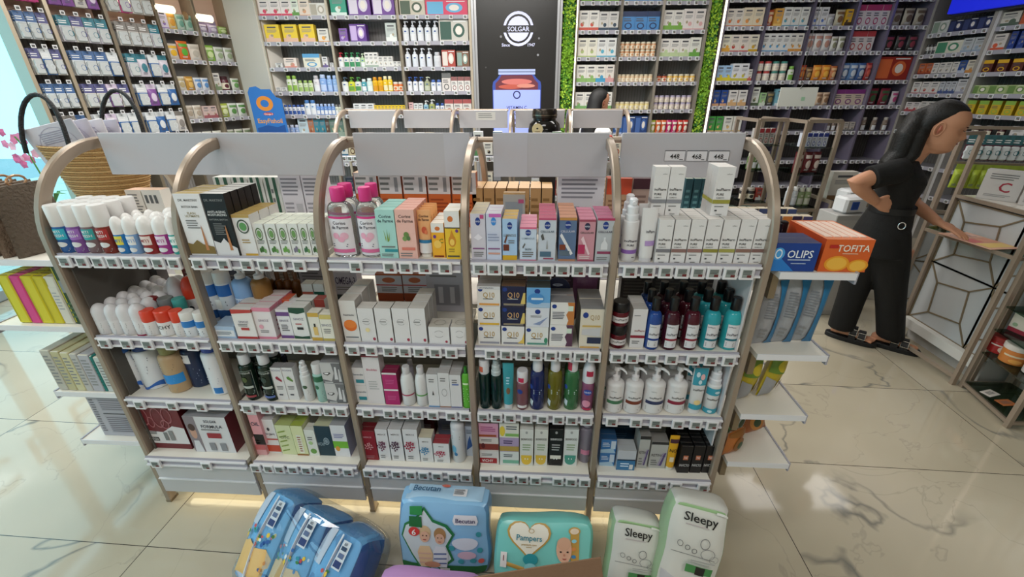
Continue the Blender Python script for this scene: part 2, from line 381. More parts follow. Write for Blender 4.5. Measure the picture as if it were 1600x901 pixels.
# ---------------------------------------------------------------- packaged goods
def lines(x0, y0, x1, y1, n, c='777'): return ('l', x0, y0, x1, y1, n, c)
def carton_mb(w_, d_, h_, col, dec=(), top=None, side=None, sdec=(), tdec=()):
    s = MB(); b = min(.0012, w_*.03)
    top = top or col; side = side or col
    # body with a fine chamfer, flap seams on the lid
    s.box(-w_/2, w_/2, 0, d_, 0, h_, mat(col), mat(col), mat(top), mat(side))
    s.add([(-w_/2, d_*.5-.0004, h_+.0003), (w_/2, d_*.5-.0004, h_+.0003), (w_/2, d_*.5+.0004, h_+.0003), (-w_/2, d_*.5+.0004, h_+.0003)], [(0, 1, 2, 3)], 'aaa49c')
    s.add([(-w_/2+b, .0012, h_+.0003), (w_/2-b, .0012, h_+.0003), (w_/2-b, .002, h_+.0003), (-w_/2+b, .002, h_+.0003)], [(0, 1, 2, 3)], 'aaa49c')
    s.decal(flatmap(0), w_, h_, dec)
    if sdec:
        for sg in (1, -1):
            s.decal(lambda x, z, off: (sg*(w_/2+off), d_/2+x*sg, z), d_, h_, sdec)
    if tdec: s.decal(lambda x, z, off: (x, z, h_+off+.0005), w_, d_, tdec)
    return s
def P_carton(w_, d_, h_, a): 
    s = carton_mb(w_, d_, h_, a.get('col', 'eeecea'), a.get('dec', ()), a.get('top'), a.get('side'), a.get('sdec', ()), a.get('tdec', ()))
    return s, []
def P_bottle(w_, d_, h_, a):
    """body + cap"""
    r = w_/2; sy = min(1, d_/w_); cap = a.get('cap', .2); cr = a.get('capr', .42)*w_; hb = h_*(1-cap); sh = a.get('shoulder', .14)*h_
    bm = a.get('mat') or mat(a['col'], .25); s = MB(); nk = max(cr*.85, r*.2)
    prof = [(r*.9, 0), (r, .004), (r, hb-sh)]
    for i in range(1, 6):
        t = i/5*math.pi/2; prof.append((nk+(r-nk)*math.cos(t), hb-sh+sh*.9*math.sin(t)))
    prof += [(nk, hb)]
    s.lathe(prof, bm, 20, 1, sy, 0, w_*sy/2); 
    lab = a.get('lab')
    fm = cylmap(r, 1, sy); f = lambda x, z, off: (fm(x, z, off)[0], fm(x, z, off)[1]+w_*sy/2, z)
    f.curved = 1
    if lab: s.decal(f, w_*1.3, hb-sh, lab)
    kids = []
    if cap:
        c = MB(); cc = mat(a.get('capcol', 'eeeeee'), .3); z0 = hb-.001; hc = h_-hb; cs = a.get('capstyle', 'cyl')
        cyy = w_*sy/2
        if cs == 'cyl': c.lathe([(cr*.96, z0), (cr, z0+.002), (cr, h_-.004), (cr*.9, h_)], cc, 20, 1, 1, 0, cyy)
        elif cs == 'dome': c.lathe([(cr, z0), (cr, z0+hc*.35)]+[(cr*math.cos(t*math.pi/12), z0+hc*.35+hc*.65*math.sin(t*math.pi/12)) for t in range(1, 6)], cc, 20, 1, 1, 0, cyy)
        elif cs == 'pump':
            c.lathe([(cr, z0), (cr, z0+hc*.3), (cr*.5, z0+hc*.36), (cr*.35, z0+hc*.4), (cr*.35, z0+hc*.7), (cr*.8, z0+hc*.72), (cr*.8, h_), (cr*.5, h_)], cc, 14, 1, 1, 0, cyy)
            c.tube([(0, cyy, h_-hc*.12), (cr*1.2, cyy-cr*.8, h_-hc*.1), (cr*2.1, cyy-cr*1.5, h_-hc*.22), (cr*2.3, cyy-cr*1.65, h_-hc*.35)], [cr*.42, cr*.36, cr*.26, cr*.2], cc)
        elif cs == 'foam':
            c.lathe([(cr, z0), (cr, z0+hc*.25), (cr*.85, z0+hc*.3), (cr*.85, z0+hc*.62), (cr*.6, z0+hc*.7), (cr*.62, h_-.004), (cr*.4, h_)], cc, 18, 1, 1, 0, cyy)
            c.tube([(0, cyy, h_-hc*.18), (0, cyy-cr*.9, h_-hc*.2)], cr*.3, cc)
        elif cs == 'flip': c.lathe([(cr*.9, z0), (cr, z0+.003), (cr*.92, h_-.003), (cr*.8, h_)], cc, 18, 1, sy*.98, 0, cyy)
        elif cs == 'ball': c.lathe([(cr, z0), (cr*1.02, z0+hc*.4)]+[(cr*1.02*math.cos(t*math.pi/14), z0+hc*.4+hc*.6*math.sin(t*math.pi/14)) for t in range(1, 7)], cc, 18, 1, 1, 0, cyy)
        if a.get('capdec'):
            fm2 = cylmap(cr, 1, 1); f2 = lambda x, z, off: (fm2(x, z, off)[0], fm2(x, z, off)[1]+cyy, z+z0)
            f2.curved = 1; c.decal(f2, cr*2.6, hc, a['capdec'])
        kids.append((a.get('capname', {'pump': 'pump', 'foam': 'foam_pump'}.get(cs, 'cap')), c))
    return s, kids
def P_can(w_, d_, h_, a):
    a = dict(a); a.setdefault('capr', .5); a.setdefault('shoulder', .02); a.setdefault('capname', 'cap'); return P_bottle(w_, w_, h_, a)
def P_jar(w_, d_, h_, a):
    a = dict(a); a.setdefault('cap', .35); a['capr'] = a.get('capr', .5); a['shoulder'] = .03; a['capname'] = 'lid'; return P_bottle(w_, w_, h_, a)
def P_tube(w_, d_, h_, a):
    """standing squeeze tube: cap at the bottom, flat crimp on top"""
    s = MB(); n = 20; hc = h_*a.get('cap', .14); m = mat(a['col'], .3); yc = w_*.3; rings = []
    for i in range(9):
        t = i/8; z = hc+(h_-hc)*t; sx_ = w_/2*(.86+.14*min(1, t*1.3)); sy_ = w_*.3*(1-t)**.8+.0015
        rings.append([(sx_*math.cos(2*math.pi*j/n), yc+sy_*math.sin(2*math.pi*j/n), z) for j in range(n)])
    s.loft(rings, m)
    def f(x, z, off):
        t = max(0, min(1, z/(h_-hc))); k = w_/2*(.86+.14*min(1, t*1.3)); q = max(-.98, min(.98, x/k)); sy_ = w_*.3*(1-t)**.8+.0015
        return (x, yc-sy_*math.sqrt(1-q*q)-off*2-.0006, hc+z)
    f.curved = 1
    if a.get('lab'): s.decal(f, w_*.9, h_-hc, a['lab'])
    c = MB(); c.lathe([(w_*.40, 0), (w_*.41, .002), (w_*.38, hc)], mat(a.get('capcol', 'eee'), .3), 18, 1, .72, 0, yc)
    return s, [('cap', c)]
def P_bag(w_, d_, h_, a):
    """soft pillow pouch with crimped ends"""
    s = MB(); nx, nz = 9, 11; rn = random.Random(int(w_*1e4)); m = mat(a['col'], .28, bump=.25, scale=60)
    F, B = [], []
    for i in range(nz):
        for j in range(nx):
            u, v = j/(nx-1), i/(nz-1); x = (u-.5)*w_*(1-.05*math.sin(v*math.pi)); b = (math.sin(u*math.pi)**.6)*(math.sin(v*math.pi)**.5)
            r = (rn.random()-.5)*.006*b
            F.append((x, d_/2-d_/2*b+r, v*h_)); B.append((x, d_/2+d_/2*b+r, v*h_))
    f = [(i*nx+j, i*nx+j+1, (i+1)*nx+j+1, (i+1)*nx+j) for i in range(nz-1) for j in range(nx-1)]
    s.add(F, f, m); s.add(B, [tuple(reversed(q)) for q in f], m)
    def g(x, z, off):
        u = min(1, max(0, x/w_+.5)); v = min(1, max(0, z/h_)); b = (math.sin(u*math.pi)**.6)*(math.sin(v*math.pi)**.5)
        return (x*(1-.05*math.sin(v*math.pi)), d_/2-d_/2*b-off-.004, z)
    g.curved = 1; g.soft = 1
    s.decal(g, w_*.98, h_, a.get('lab', ()))
    return s, []
KF = {'carton': P_carton, 'bottle': P_bottle, 'can': P_can, 'jar': P_jar, 'tube': P_tube, 'bag': P_bag}
def make(kind, name, w_, d_, h_, a, label, cat, loc, rz=0, group=None):
    s, kids = KF[kind](w_, d_, h_, a)
    o = s.build(name, None, loc); o.rotation_euler = (0, 0, rz); tag(o, label, cat, group)
    for nm, c in kids: c.build(nm, o)
    return o
CATS = {'carton': 'box', 'bottle': 'bottle', 'can': 'can', 'jar': 'jar', 'tube': 'tube', 'bag': 'bag'}
NMS = {'carton': 'product_carton', 'bottle': 'toiletry_bottle', 'can': 'spray_can', 'jar': 'cream_jar', 'tube': 'squeeze_tube', 'bag': 'snack_bag'}
BACKS = ['', 'second-row ', 'third-row ', 'fourth-row ', 'fifth-row ', 'sixth-row ']
def F(b, L, u0, u1, vB, vT, kind, desc, a, n=1, dep=None, gap=.004, y=None, z=None, up=1, name=None, cat=None, rz=0, ymin=.01, loc_phrase=None, updesc=None):
    """one column of goods on the front shelving: n deep, up high"""
    z0 = LEV[L] if z is None else z
    if y is None: y = max(ymin, Zp((u0+u1)/2, vB, z0).y)
    x0 = Yp(u0, vB, y).x; x1 = Yp(u1, vB, y).x; w_ = max(.01, x1-x0-.0015)
    h_ = (Yp((u0+u1)/2, vT, y).z-z0)/up
    if L > 1 and z is None: h_ = min(h_, (LEV[L-1]-.022-z0)/up)
    dep = dep or (w_ if kind != 'carton' else min(w_, .05))
    where = loc_phrase or 'on %s shelf, %s' % (ORD[L], BAYN[b])
    first = None
    for q in range(up):
        for k in range(n):
            lab = (BACKS[k] if k else '')+desc+(', ' + ['lower', 'upper', 'third', 'fourth'][q]+' one' if up > 1 else '')+' '+where
            p = ((x0+x1)/2+.0004*((k*7) % 3-1), y+k*(dep+gap), z0+q*(h_+.0006)+.0006)
            if first is None: first = make(kind, name or NMS[kind], w_, dep, h_, a, lab, cat or CATS[kind], p, rz)
            else: dup(first, p, None, lab)
    return first, y, w_, h_, dep
# ---------------------------------------------------------------- goods on the front shelving
T = lambda y, h, s, c='333', x=.5, m=.84: ('t', x, y, h, s, c, m)
# ===== leftmost bay
for k, (c, c2, dn) in enumerate((('2e5f9e', '35b5c9', 'blue'), ('7d4f97', 'a06cc0', 'purple'), ('7b6468', '37a6a8', 'grey brown'), ('7e2f24', 'b03030', 'rust red'))):
    u = 92+k*22; F(0, 1, u, u+22.5, 397+k*.4, 322.5, 'can', 'white capped %s foam can' % dn, dict(col=c, cap=.43, capr=.5, capcol='e6e4e2', capstyle='cyl', lab=[('r', .14, .55, .86, .95, c2), T(.85, .1, 'MITI', 'e8e8e8'), T(.70, .1, 'FRESH', 'e8e8e8'), ('e', .5, .36, .26, .1, 'ddd'), lines(.2, .08, .8, .22, 3, 'bbb')]), n=3, cat='can')
for k, (c, c2, dn, u0, u1) in enumerate((('2f7ec0', 'e0d44c', 'blue and yellow', 184, 201), ('7fa8d8', 'e8e8e8', 'pale blue', 202, 220), ('962c2c', 'e6d6d0', 'dark red', 222, 245), ('a83a8e', 'e9d9ea', 'magenta', 246, 268), ('3aa6a0', 'e8f2f0', 'teal', 269, 284))):
    F(0, 1, u0, u1, 398, 340, 'can', 'short round topped %s roll-on' % dn, dict(col=c, cap=.46, capr=.5, capcol='e6e4e2', capstyle='ball', lab=[('r', .2, .5, .8, .95, c2), T(.72, .16, 'MITI', c), ('e', .5, .25, .25, .12, 'ddd')]), n=3, cat='deodorant', name='roll_on_deodorant')
for k, (u0, u1, vb) in enumerate(((152, 172.5, 526), (172.5, 191, 525), (190, 211, 526), (210, 231, 526.5))):
    F(0, 2, u0, u1, vb, 479, 'can', ['leftmost', 'second', 'third', 'fourth'][k]+' white domed roll-on', dict(col='dcdadc', cap=.5, capr=.5, capcol='d9d7da', capstyle='ball', lab=[('l', .25, .55, .75, .9, 3, '444'), lines(.25, .15, .75, .45, 3, '888')]+([('r', .2, .02, .8, .12, '9a2a4a')] if k == 3 else [])), n=6, gap=.001, cat='deodorant', name='roll_on_deodorant')
for k, (u0, u1, cc, dn) in enumerate(((226, 246, 'd8442c', 'orange red lidded'), (246.5, 270.5, 'd8442c', 'wide orange red lidded'), (271.5, 290, 'd8442c', 'narrow orange red lidded'))):
    F(0, 2, u0, u1, 527.5, 489, 'jar', dn+' white jar', dict(col='dedcdc', cap=.42, capcol=cc, lab=[T(.7, .25, 'VICHY', '333') if k == 1 else ('l', .2, .55, .8, .85, 2, '444'), lines(.2, .15, .8, .45, 2)]), n=1)
for k, (u0, u1, cc, dn) in enumerate(((228, 248, '7c1f22', 'dark red lidded'), (250, 271, '6f7476', 'grey lidded'), (273, 291, '3f9a94', 'teal lidded'))):
    F(0, 2, u0, u1, 500, 470, 'jar', dn+' jar in second row', dict(col='d6d4d4', cap=.5, capcol=cc), y=.075)
for k, (u0, u1) in enumerate(((286, 307), (308, 327))):
    F(0, 2, u0, u1, 529, 491, 'jar', ['left', 'right'][k]+' white cream tub with blue band', dict(col='dfe3e8', cap=.3, capcol='dcdad6', lab=[('r', 0, .62, 1, 1, '2f7ac0'), lines(.3, .2, .7, .45, 2, '345')]), n=1)
for k, (u0, u1, cc, dn) in enumerate(((263, 284, 'd8d6dc', 'white'), (285, 306, 'd8442c', 'orange red'))):
    F(0, 2, u0, u1, 476, 436, 'can', 'deodorant stick with %s cap on second layer' % dn, dict(col='e2e0e2', cap=.5, capcol=cc, capstyle='dome', lab=[('e', .6, .6, .12, .1, '234'), lines(.25, .2, .75, .45, 2)]), y=.14, z=.8285+.0, n=1, name='deodorant_stick', cat='deodorant')
F(0, 3, 197.5, 222, 607, 546, 'bottle', 'white lotion bottle with blue wave, left one', dict(col='dfe2e6', cap=.1, capcol='2c5ea8', shoulder=.05, lab=[('r', .08, .82, .3, .95, '2f66b8'), lines(.34, .8, .8, .92, 2, '345'), ('w', [(.04*i, .05+.06*math.sin(i*.25+3), .15+.07*math.sin(i*.25+2.4)) for i in range(26)], '2f66b8'), lines(.2, .4, .8, .7, 4, '99a')]), dep=.03)
F(0, 3, 219, 251.5, 609.5, 546, 'bottle', 'wide white lotion bottle with blue wave', dict(col='dfe3e8', cap=.1, capcol='1f3f7a', shoulder=.06, lab=[('r', .1, .82, .28, .95, '2f66b8'), lines(.34, .8, .8, .92, 2, '345'), ('w', [(.04*i, .05+.06*math.sin(i*.25+3), .15+.07*math.sin(i*.25+2.4)) for i in range(26)], '2f66b8'), lines(.2, .45, .7, .7, 3, '99a')]))
F(0, 3, 258, 289, 615, 548, 'bottle', 'beige bottle with olive cap and bright blue label', dict(col='b79a76', cap=.16, capr=.36, capcol='8e8a56', shoulder=.1, lab=[('r', .0, .3, 1, .58, '2f8fd8'), lines(.2, .36, .8, .5, 2, 'def'), lines(.2, .7, .8, .9, 3, '7a6a50'), lines(.1, .05, .8, .2, 2, '8a9')]))
F(0, 3, 293, 322, 606, 545, 'bottle', 'dark navy bottle with white label', dict(col='1d2c4c', cap=.08, capcol='16213c', shoulder=.06, lab=[('r', .1, .72, .62, .96, 'd8d8dc'), ('r', .3, .84, .38, .92, '223'), lines(.1, .1, .85, .6, 7, '8fa0c0')]), n=2)
F(0, 3, 325.5, 357, 618, 541, 'bottle', 'white bottle with deep blue cap', dict(col='dfe1e6', cap=.17, capr=.4, capcol='2448a0', shoulder=.1, lab=[('r', .42, .06, .72, .22, '2f7ac0'), lines(.2, .72, .6, .8, 1, '445'), lines(.2, .3, .7, .5, 3, 'aab')]))
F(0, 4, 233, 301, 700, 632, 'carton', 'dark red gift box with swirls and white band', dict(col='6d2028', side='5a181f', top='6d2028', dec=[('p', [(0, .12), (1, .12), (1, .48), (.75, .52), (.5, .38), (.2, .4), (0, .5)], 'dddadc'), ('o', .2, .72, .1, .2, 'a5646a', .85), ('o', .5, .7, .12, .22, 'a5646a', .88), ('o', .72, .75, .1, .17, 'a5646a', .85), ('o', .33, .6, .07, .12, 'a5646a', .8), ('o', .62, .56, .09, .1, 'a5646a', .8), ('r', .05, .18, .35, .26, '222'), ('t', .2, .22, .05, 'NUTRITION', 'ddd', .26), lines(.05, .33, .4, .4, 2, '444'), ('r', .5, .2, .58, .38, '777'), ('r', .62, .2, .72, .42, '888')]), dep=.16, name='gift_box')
F(0, 4, 307, 370, 706, 652, 'carton', 'silver and white cosmetic set box with photographed face', dict(col='d8d6da', side='6d2630', top='a6a4aa', dec=[('r', 0, 0, .26, 1, '8a7f86'), ('e', .13, .55, .075, .17, 'c79a86'), ('e', .13, .7, .08, .1, '4a3430'), ('p', [(.02, 0), (.24, 0), (.19, .33), (.07, .33)], 'd5d5da'), T(.88, .07, 'SOLGAR', '334', .62, .3), T(.74, .08, 'FORMULA', '334', .62, .5), lines(.35, .62, .9, .68, 1), ('r', .45, .42, .78, .56, '9a2a34'), ('r', .42, .06, .56, .28, '8b8c92'), ('r', .68, .06, .82, .28, '8b8c92')]), dep=.17, name='gift_box')
# behind second shelf, left bay: folders and boxes of the far side
# ===== second bay
F(1, 1, 301, 341, 400, 303, 'carton', 'white ampoule box with gold foot', dict(col='e4e2e4', top='a08a50', side='cfcdd0', dec=[T(.9, .035, 'DR. MARTINY', '555'), T(.8, .03, 'BOTOX BAIN', '222'), T(.7, .035, 'FLASH', '998a60'), T(.655, .035, 'ULTIMATE', '998a60'), lines(.2, .45, .7, .6, 4), ('p', [(0, .04), (1, .04), (1, .16), (.6, .2), (.4, .27), (.2, .2), (0, .22)], '7d6634'), ('p', [(.66, .1), (.78, .1), (.74, .45), (.72, .52), (.70, .45)], 'b87a4e')]), n=4, dep=.03)
F(1, 1, 342, 376, 400, 303, 'carton', 'black ampoule box', dict(col='17171a', top='b9b7b4', side='101012', dec=[T(.9, .035, 'DR. MARTINY', '888'), T(.72, .035, 'ANTI-AGING', 'e2e2e2'), T(.675, .035, 'MOISTURIZING', 'e2e2e2'), T(.6, .025, 'NATURAL BIOTOX', '999'), lines(.2, .35, .75, .55, 6, '777'), ('p', [(0, 0), (1, 0), (1, .14), (.7, .2), (.5, .3), (.3, .22), (0, .26)], 'd8d6d8'), ('p', [(.66, .1), (.8, .1), (.75, .45), (.73, .52), (.69, .45)], 'b87a4e')]), n=5, dep=.03)
def herb(g1, dots): return [('o', .5, .68, .33, .2, '4f6a3c', .8), ('e', .5, .68, .2, .12, g1), lines(.15, .36, .85, .5, 3), ('e', .3, .16, .12, .08, dots), ('e', .5, .2, .13, .1, dots), ('e', .7, .14, .12, .07, g1)]
F(1, 1, 377, 405, 399, 336, 'carton', 'white box with gold top and green circle', dict(col='e2e0e0', top='a98f52', side='d5d3d2', dec=[('r', 0, .93, 1, 1, 'b89a58'), ('r', .3, 0, 1, .05, 'c9a040'), ('o', .55, .72, .32, .17, '3d4a3a', .82), ('e', .55, .72, .2, .1, '5f9a5a'), lines(.3, .3, .8, .42, 2, 'a98a50')]), n=3)
for k, (u0, u1, vT, g1) in enumerate(((405.5, 422.5, 350, '3f6b34'), (424, 441, 350, '4d7d3c'), (442, 458, 350, '6aa04a'), (458.5, 474.5, 350, '7b7588'), (475, 489, 350, '3f6b4a'), (489.5, 501, 350, '3f5b34'))):
    F(1, 1, u0, u1, 398.5, vT, 'carton', ['leftmost', 'second', 'third', 'fourth', 'fifth', 'sixth'][k]+' small white herbal cream box', dict(col='e0e1de', top='cfd4c6', side='d8d8d4', dec=herb('6f9a5a', g1)), n=3, dep=.042)
F(1, 2, 315, 337, 471, 428, 'jar', 'upper left white tub with blue lid band', dict(col='dfe3e8', cap=.28, capcol='e0dedc', lab=[('r', 0, .55, 1, .98, '2a66ae'), lines(.3, .15, .7, .4, 2, '345')]), y=.1, z=.8285+.062)
F(1, 2, 337.5, 360, 471, 428, 'jar', 'upper right white tub with blue lid band', dict(col='dfe3e8', cap=.28, capcol='e0dedc', lab=[('r', 0, .55, 1, .98, '2a66ae'), lines(.3, .15, .7, .4, 2, '345')]), y=.1, z=.8285+.062)
for k, (u0, u1) in enumerate(((318, 339), (339.5, 360))):
    F(1, 2, u0, u1, 500, 470, 'jar', ['lower left', 'lower right'][k]+' tub with navy band', dict(col='c9d2dc', cap=.34, capcol='dcdad6', lab=[('r', 0, .4, 1, .98, '1f4a80')]), y=.1)
F(1, 2, 338, 372, 532, 510, 'carton', 'flat pale blue box with white front panel', dict(col='a9c0dc', top='9db4cc', dec=[('r', .04, .2, .96, .7, 'dde0e6'), lines(.15, .3, .85, .6, 3, '456')]), dep=.075)
F(1, 2, 364, 392, 478, 421, 'bottle', 'blue pump bottle with white label', dict(col='7fa6d6', cap=.24, capr=.26, capstyle='pump', capcol='dcdde2', shoulder=.12, lab=[('r', .1, .05, .9, .6, 'c8d6ea'), T(.5, .12, 'SINOZ', '4a6aa0'), ('r', .15, .12, .85, .2, '2f66a8'), lines(.2, .26, .8, .4, 3, '456')]), y=.09, z=.8285+.045)
F(1, 2, 393, 421, 478, 421, 'bottle', 'amber pump bottle with white label', dict(col='8a6230', cap=.24, capr=.26, capstyle='pump', capcol='dcdde2', shoulder=.12, lab=[('r', .08, .05, .92, .6, 'd6d6dc'), T(.5, .12, 'SINOZ', '335'), lines(.2, .15, .8, .4, 4, '456')]), y=.09, z=.8285+.045)
for k in range(5):
    F(1, 2, 408+k*13.5, 421+k*13.5, 480, 426, 'bottle', ['leftmost', 'second', 'third', 'fourth', 'fifth'][k]+' brown glass bottle behind boxes', dict(mat=mat('6b3d14', .1, trans=.35), col='6b3d14', cap=.2, capr=.26, capcol='b5b5ba' if k < 2 else '5a3a20', shoulder=.1, lab=[('r', .2, .1, .8, .5, 'd2cfc8')] if k < 2 else []), y=.17, z=.8285+.03, n=1)
F(1, 2, 374, 405, 532, 484, 'carton', 'white box with red bands', dict(col='e2dedc', top='d8d4d0', side='d4d0cc', dec=[('r', 0, .9, 1, 1, 'b8403c'), ('p', [(0, .86), (1, .9), (1, 1), (0, 1)], 'b8403c'), ('r', 0, 0, 1, .1, 'b03a38'), T(.6, .07, 'SINOZ', '889'), ('r', .3, .32, .7, .4, 'b03a38'), lines(.2, .44, .8, .54, 2)], sdec=[('r', 0, .9, 1, 1, 'b8403c'), ('r', 0, 0, 1, .1, 'b03a38')]+[('e', .5, .25+.14*i, .12, .035, '8a4a40') for i in range(4)]), dep=.045, n=2)
F(1, 2, 406, 434, 529.5, 481, 'carton', 'white box with pink bands', dict(col='e4dcde', top='dcd0d4', side='dcd2d6', dec=[('r', 0, .88, 1, 1, 'd98aa0'), ('r', 0, 0, 1, .08, 'd98aa0'), T(.6, .07, 'SINOZ', '989'), ('e', .3, .4, .12, .07, 'e0a0b0'), lines(.2, .2, .8, .3, 2)], sdec=[('r', 0, .88, 1, 1, 'd98aa0'), ('r', 0, 0, 1, .08, 'd98aa0')]+[('e', .5, .25+.14*i, .12, .03, 'a05a70') for i in range(4)]), dep=.045, n=3)
F(1, 2, 441, 461, 528, 484, 'carton', 'white box with purple bands', dict(col='e0dee2', dec=[('r', 0, .78, 1, .92, '6d4a86'), ('r', 0, 0, 1, .1, '6d4a86'), T(.62, .07, 'SINOZ', '889'), lines(.2, .25, .8, .5, 4, '444')]), n=2)
F(1, 2, 461.5, 486, 529, 481, 'carton', 'white box with dark green bands', dict(col='e0e0de', dec=[('p', [(0, .84), (.5, .8), (1, .86), (1, 1), (0, 1)], '1f4a38'), ('p', [(0, 0), (1, 0), (1, .1), (.5, .07), (0, .1)], '1f4a38'), T(.64, .07, 'SINOZ', '889'), ('r', .3, .3, .7, .38, '2a2a2a'), lines(.25, .45, .75, .52, 1, 'a44')], side='cfd3cf'), n=2)
F(1, 2, 489, 506, 532, 489, 'carton', 'white and gold box with drawn bottle', dict(col='e0ddd2', dec=[('r', 0, .86, 1, 1, 'c9a44a'), ('r', 0, 0, 1, .12, 'c9a44a'), ('r', .3, .2, .7, .5, 'd8b870'), ('r', .42, .5, .58, .62, '333')]))
F(1, 2, 506.5, 525, 533.5, 492, 'carton', 'white box with pale gold bands', dict(col='e2e0d4', dec=[('r', 0, .84, 1, 1, 'cdbb70'), ('r', 0, 0, 1, .12, 'b9a85a'), T(.62, .08, 'SINOZ', '889'), lines(.2, .3, .8, .5, 3)]))
for k, (u0, u1, c1, dn) in enumerate(((437, 460, 'c8583a', 'orange topped'), (478, 494, 'a84a44', 'red topped'), (497, 513, '9a4038', 'dark red topped'))):
    F(1, 2, u0, u1, 500, 468, 'carton', dn+' white box in second row', dict(col='dcd8d4', top=c1, dec=[('r', 0, .75, 1, 1, c1), lines(.2, .3, .8, .6, 3)]), y=.09)
for k, (u0, u1, c1, dn) in enumerate(((478, 495, 'b05a48', 'white and red'), (496, 512, '1f5a48', 'white and green'))):
    F(1, 2, u0, u1, 480, 444, 'carton', dn+' box standing highest at the back', dict(col='d4d2d0', top='dddbd8', dec=[('r', 0, .6, 1, .8, c1), lines(.2, .2, .8, .5, 3)]), y=.15)
for k, (u0, u1, c1) in enumerate(((383.5, 405, 'a04048'), (412.5, 434, '5a70b0'))):
    F(1, 3, u0, u1, 627.5, 558.5, 'bottle', ['left', 'right'][k]+' dark green shampoo bottle with white cap', dict(mat=mat('14251c', .12), col='14251c', cap=.2, capr=.36, capcol='d4d6da', shoulder=.06, lab=[('r', .1, .1, .12, .92, '9aa59c'), ('r', .88, .1, .9, .92, '9aa59c'), ('r', .1, .91, .9, .92, '9aa59c'), T(.86, .05, 'BIOXSINE', 'b8c0b8'), ('e', .45, .66, .15, .08, '4f5a30' if k == 0 else '2f3f38'), ('r', .15, .4, .8, .47, 'b8beb8'), lines(.2, .2, .8, .34, 3, '9aa59c'), ('r', .15, .12, .8, .18, c1)]), n=2, dep=.05)
F(1, 3, 394, 414, 600, 545, 'bottle', 'green shampoo bottle with pale blue cap behind', dict(col='16231f', cap=.25, capr=.4, capcol='aab8d2', shoulder=.06), y=.1)
F(1, 3, 434, 452, 600, 545, 'bottle', 'navy shampoo bottle with blue cap behind', dict(col='18203a', cap=.25, capr=.34, capcol='8798c8', shoulder=.06), y=.1)
for k, (u0, u1, c1) in enumerate(((435.5, 452, '9a2a40'), (452.3, 469, '5f8a40'))):
    F(1, 3, u0, u1, 624.5, 575, 'carton', 'white box with drawn %s pepper' % ('red' if k == 0 else 'green'), dict(col='dedcdc', top='8f8d90', dec=[T(.92, .05, 'BIOXSINE', '99a'), ('p', [(.3, .72), (.5, .74), (.85, .62), (.8, .57), (.5, .62), (.3, .66)], c1), lines(.2, .32, .8, .45, 3), ('r', .25, .15, .6, .19, '334')]), dep=.035)
F(1, 3, 474, 490, 627.5, 569, 'bottle', 'white foam pump bottle with clear cap', dict(col='dcdcdc', cap=.32, capr=.42, capstyle='foam', capcol='e0e0e2', shoulder=.05, lab=[('e', .5, .62, .18, .07, '3d5a40'), lines(.2, .25, .8, .5, 4)]))
F(1, 3, 494.5, 511.5, 629, 572, 'bottle', 'pale teal bottle with white cap', dict(col='9fc6bc', cap=.24, capr=.44, capcol='dcdcdc', shoulder=.06, lab=[('r', 0, .8, 1, 1, '2f6a4c'), ('e', .4, .6, .15, .08, '2f6a4c'), lines(.2, .1, .8, .45, 5, '567')]))
F(1, 3, 513, 543.5, 629.5, 567, 'carton', 'grey box printed with smiling lower face', dict(col='b9b9bb', top='8f8f92', dec=[('r', 0, 0, 1, .97, '6f6f72'), ('p', [(0, .2), (.45, .1), (.62, .5), (.55, .97), (0, .97)], 'c4c2c2'), ('p', [(.08, .5), (.4, .55), (.46, .48), (.3, .38), (.12, .42)], '4a4648'), ('p', [(.14, .49), (.38, .52), (.3, .44), (.16, .45)], 'efefef'), ('p', [(.62, .2), (.8, .2), (.78, .8), (.7, .8)], 'd8d8da'), ('p', [(.82, .1), (.96, .1), (.94, .7), (.88, .7)], 'c8c8ca'), ('r', .1, .04, .5, .08, 'e0e0e0')]), up=2, dep=.05, name='whitening_carton')
F(1, 4, 397.5, 413, 683, 640, 'carton', 'pink to black box', dict(col='e3a0a8', top='d8d0d2', dec=[('r', 0, .85, 1, 1, 'ded8da'), ('r', 0, 0, 1, .3, '1c181a'), T(.6, .1, 'OIL', '345')]), y=.012, z=.2825+.055)
F(1, 4, 400, 416, 702, 684, 'carton', 'small pink box under the pink to black one', dict(col='d9a0a4', dec=[('r', 0, .3, 1, .6, 'c96a6c'), lines(.2, .65, .8, .9, 2)]), y=.012)
F(1, 4, 420.5, 441, 707, 656, 'carton', 'white box with orange red foot', dict(col='e0dcdc', top='cfcdcf', dec=[('r', 0, .04, 1, .24, 'c04a32'), ('r', 0, .4, 1, .44, 'c4524a'), ('e', .5, .72, .1, .05, '3a3a40'), T(.58, .06, 'Dr.Jart', '445')]), n=2)
F(1, 4, 442, 465, 709.5, 665, 'carton', 'lime patterned box', dict(col='d6dcae', top='b9c47c', dec=[('p', [(.1+.0*i, .1+.16*i), (.6, .16+.16*i), (.6, .2+.16*i), (.1, .14+.16*i)], '8aa04a') for i in range(5)]+[T(.6, .08, 'OTC', '564')]), dep=.06)
F(1, 4, 465.5, 483.5, 711, 666, 'carton', 'pale yellow green box with vertical text', dict(col='dcdfae', top='a9b850', dec=[('r', .3, .08, .7, .7, 'e6e6d8'), lines(.35, .12, .65, .66, 7, 'a06a4a'), ('r', 0, 0, 1, .05, '9a6a3a')]), dep=.06)
F(1, 4, 484.5, 500.5, 711.5, 672, 'carton', 'small white box with green leaf foot', dict(col='dfe0d8', dec=[('e', .5, .18, .3, .1, '6a9a4a'), ('e', .4, .5, .2, .07, 'a9c88a'), lines(.2, .6, .8, .75, 2)]))
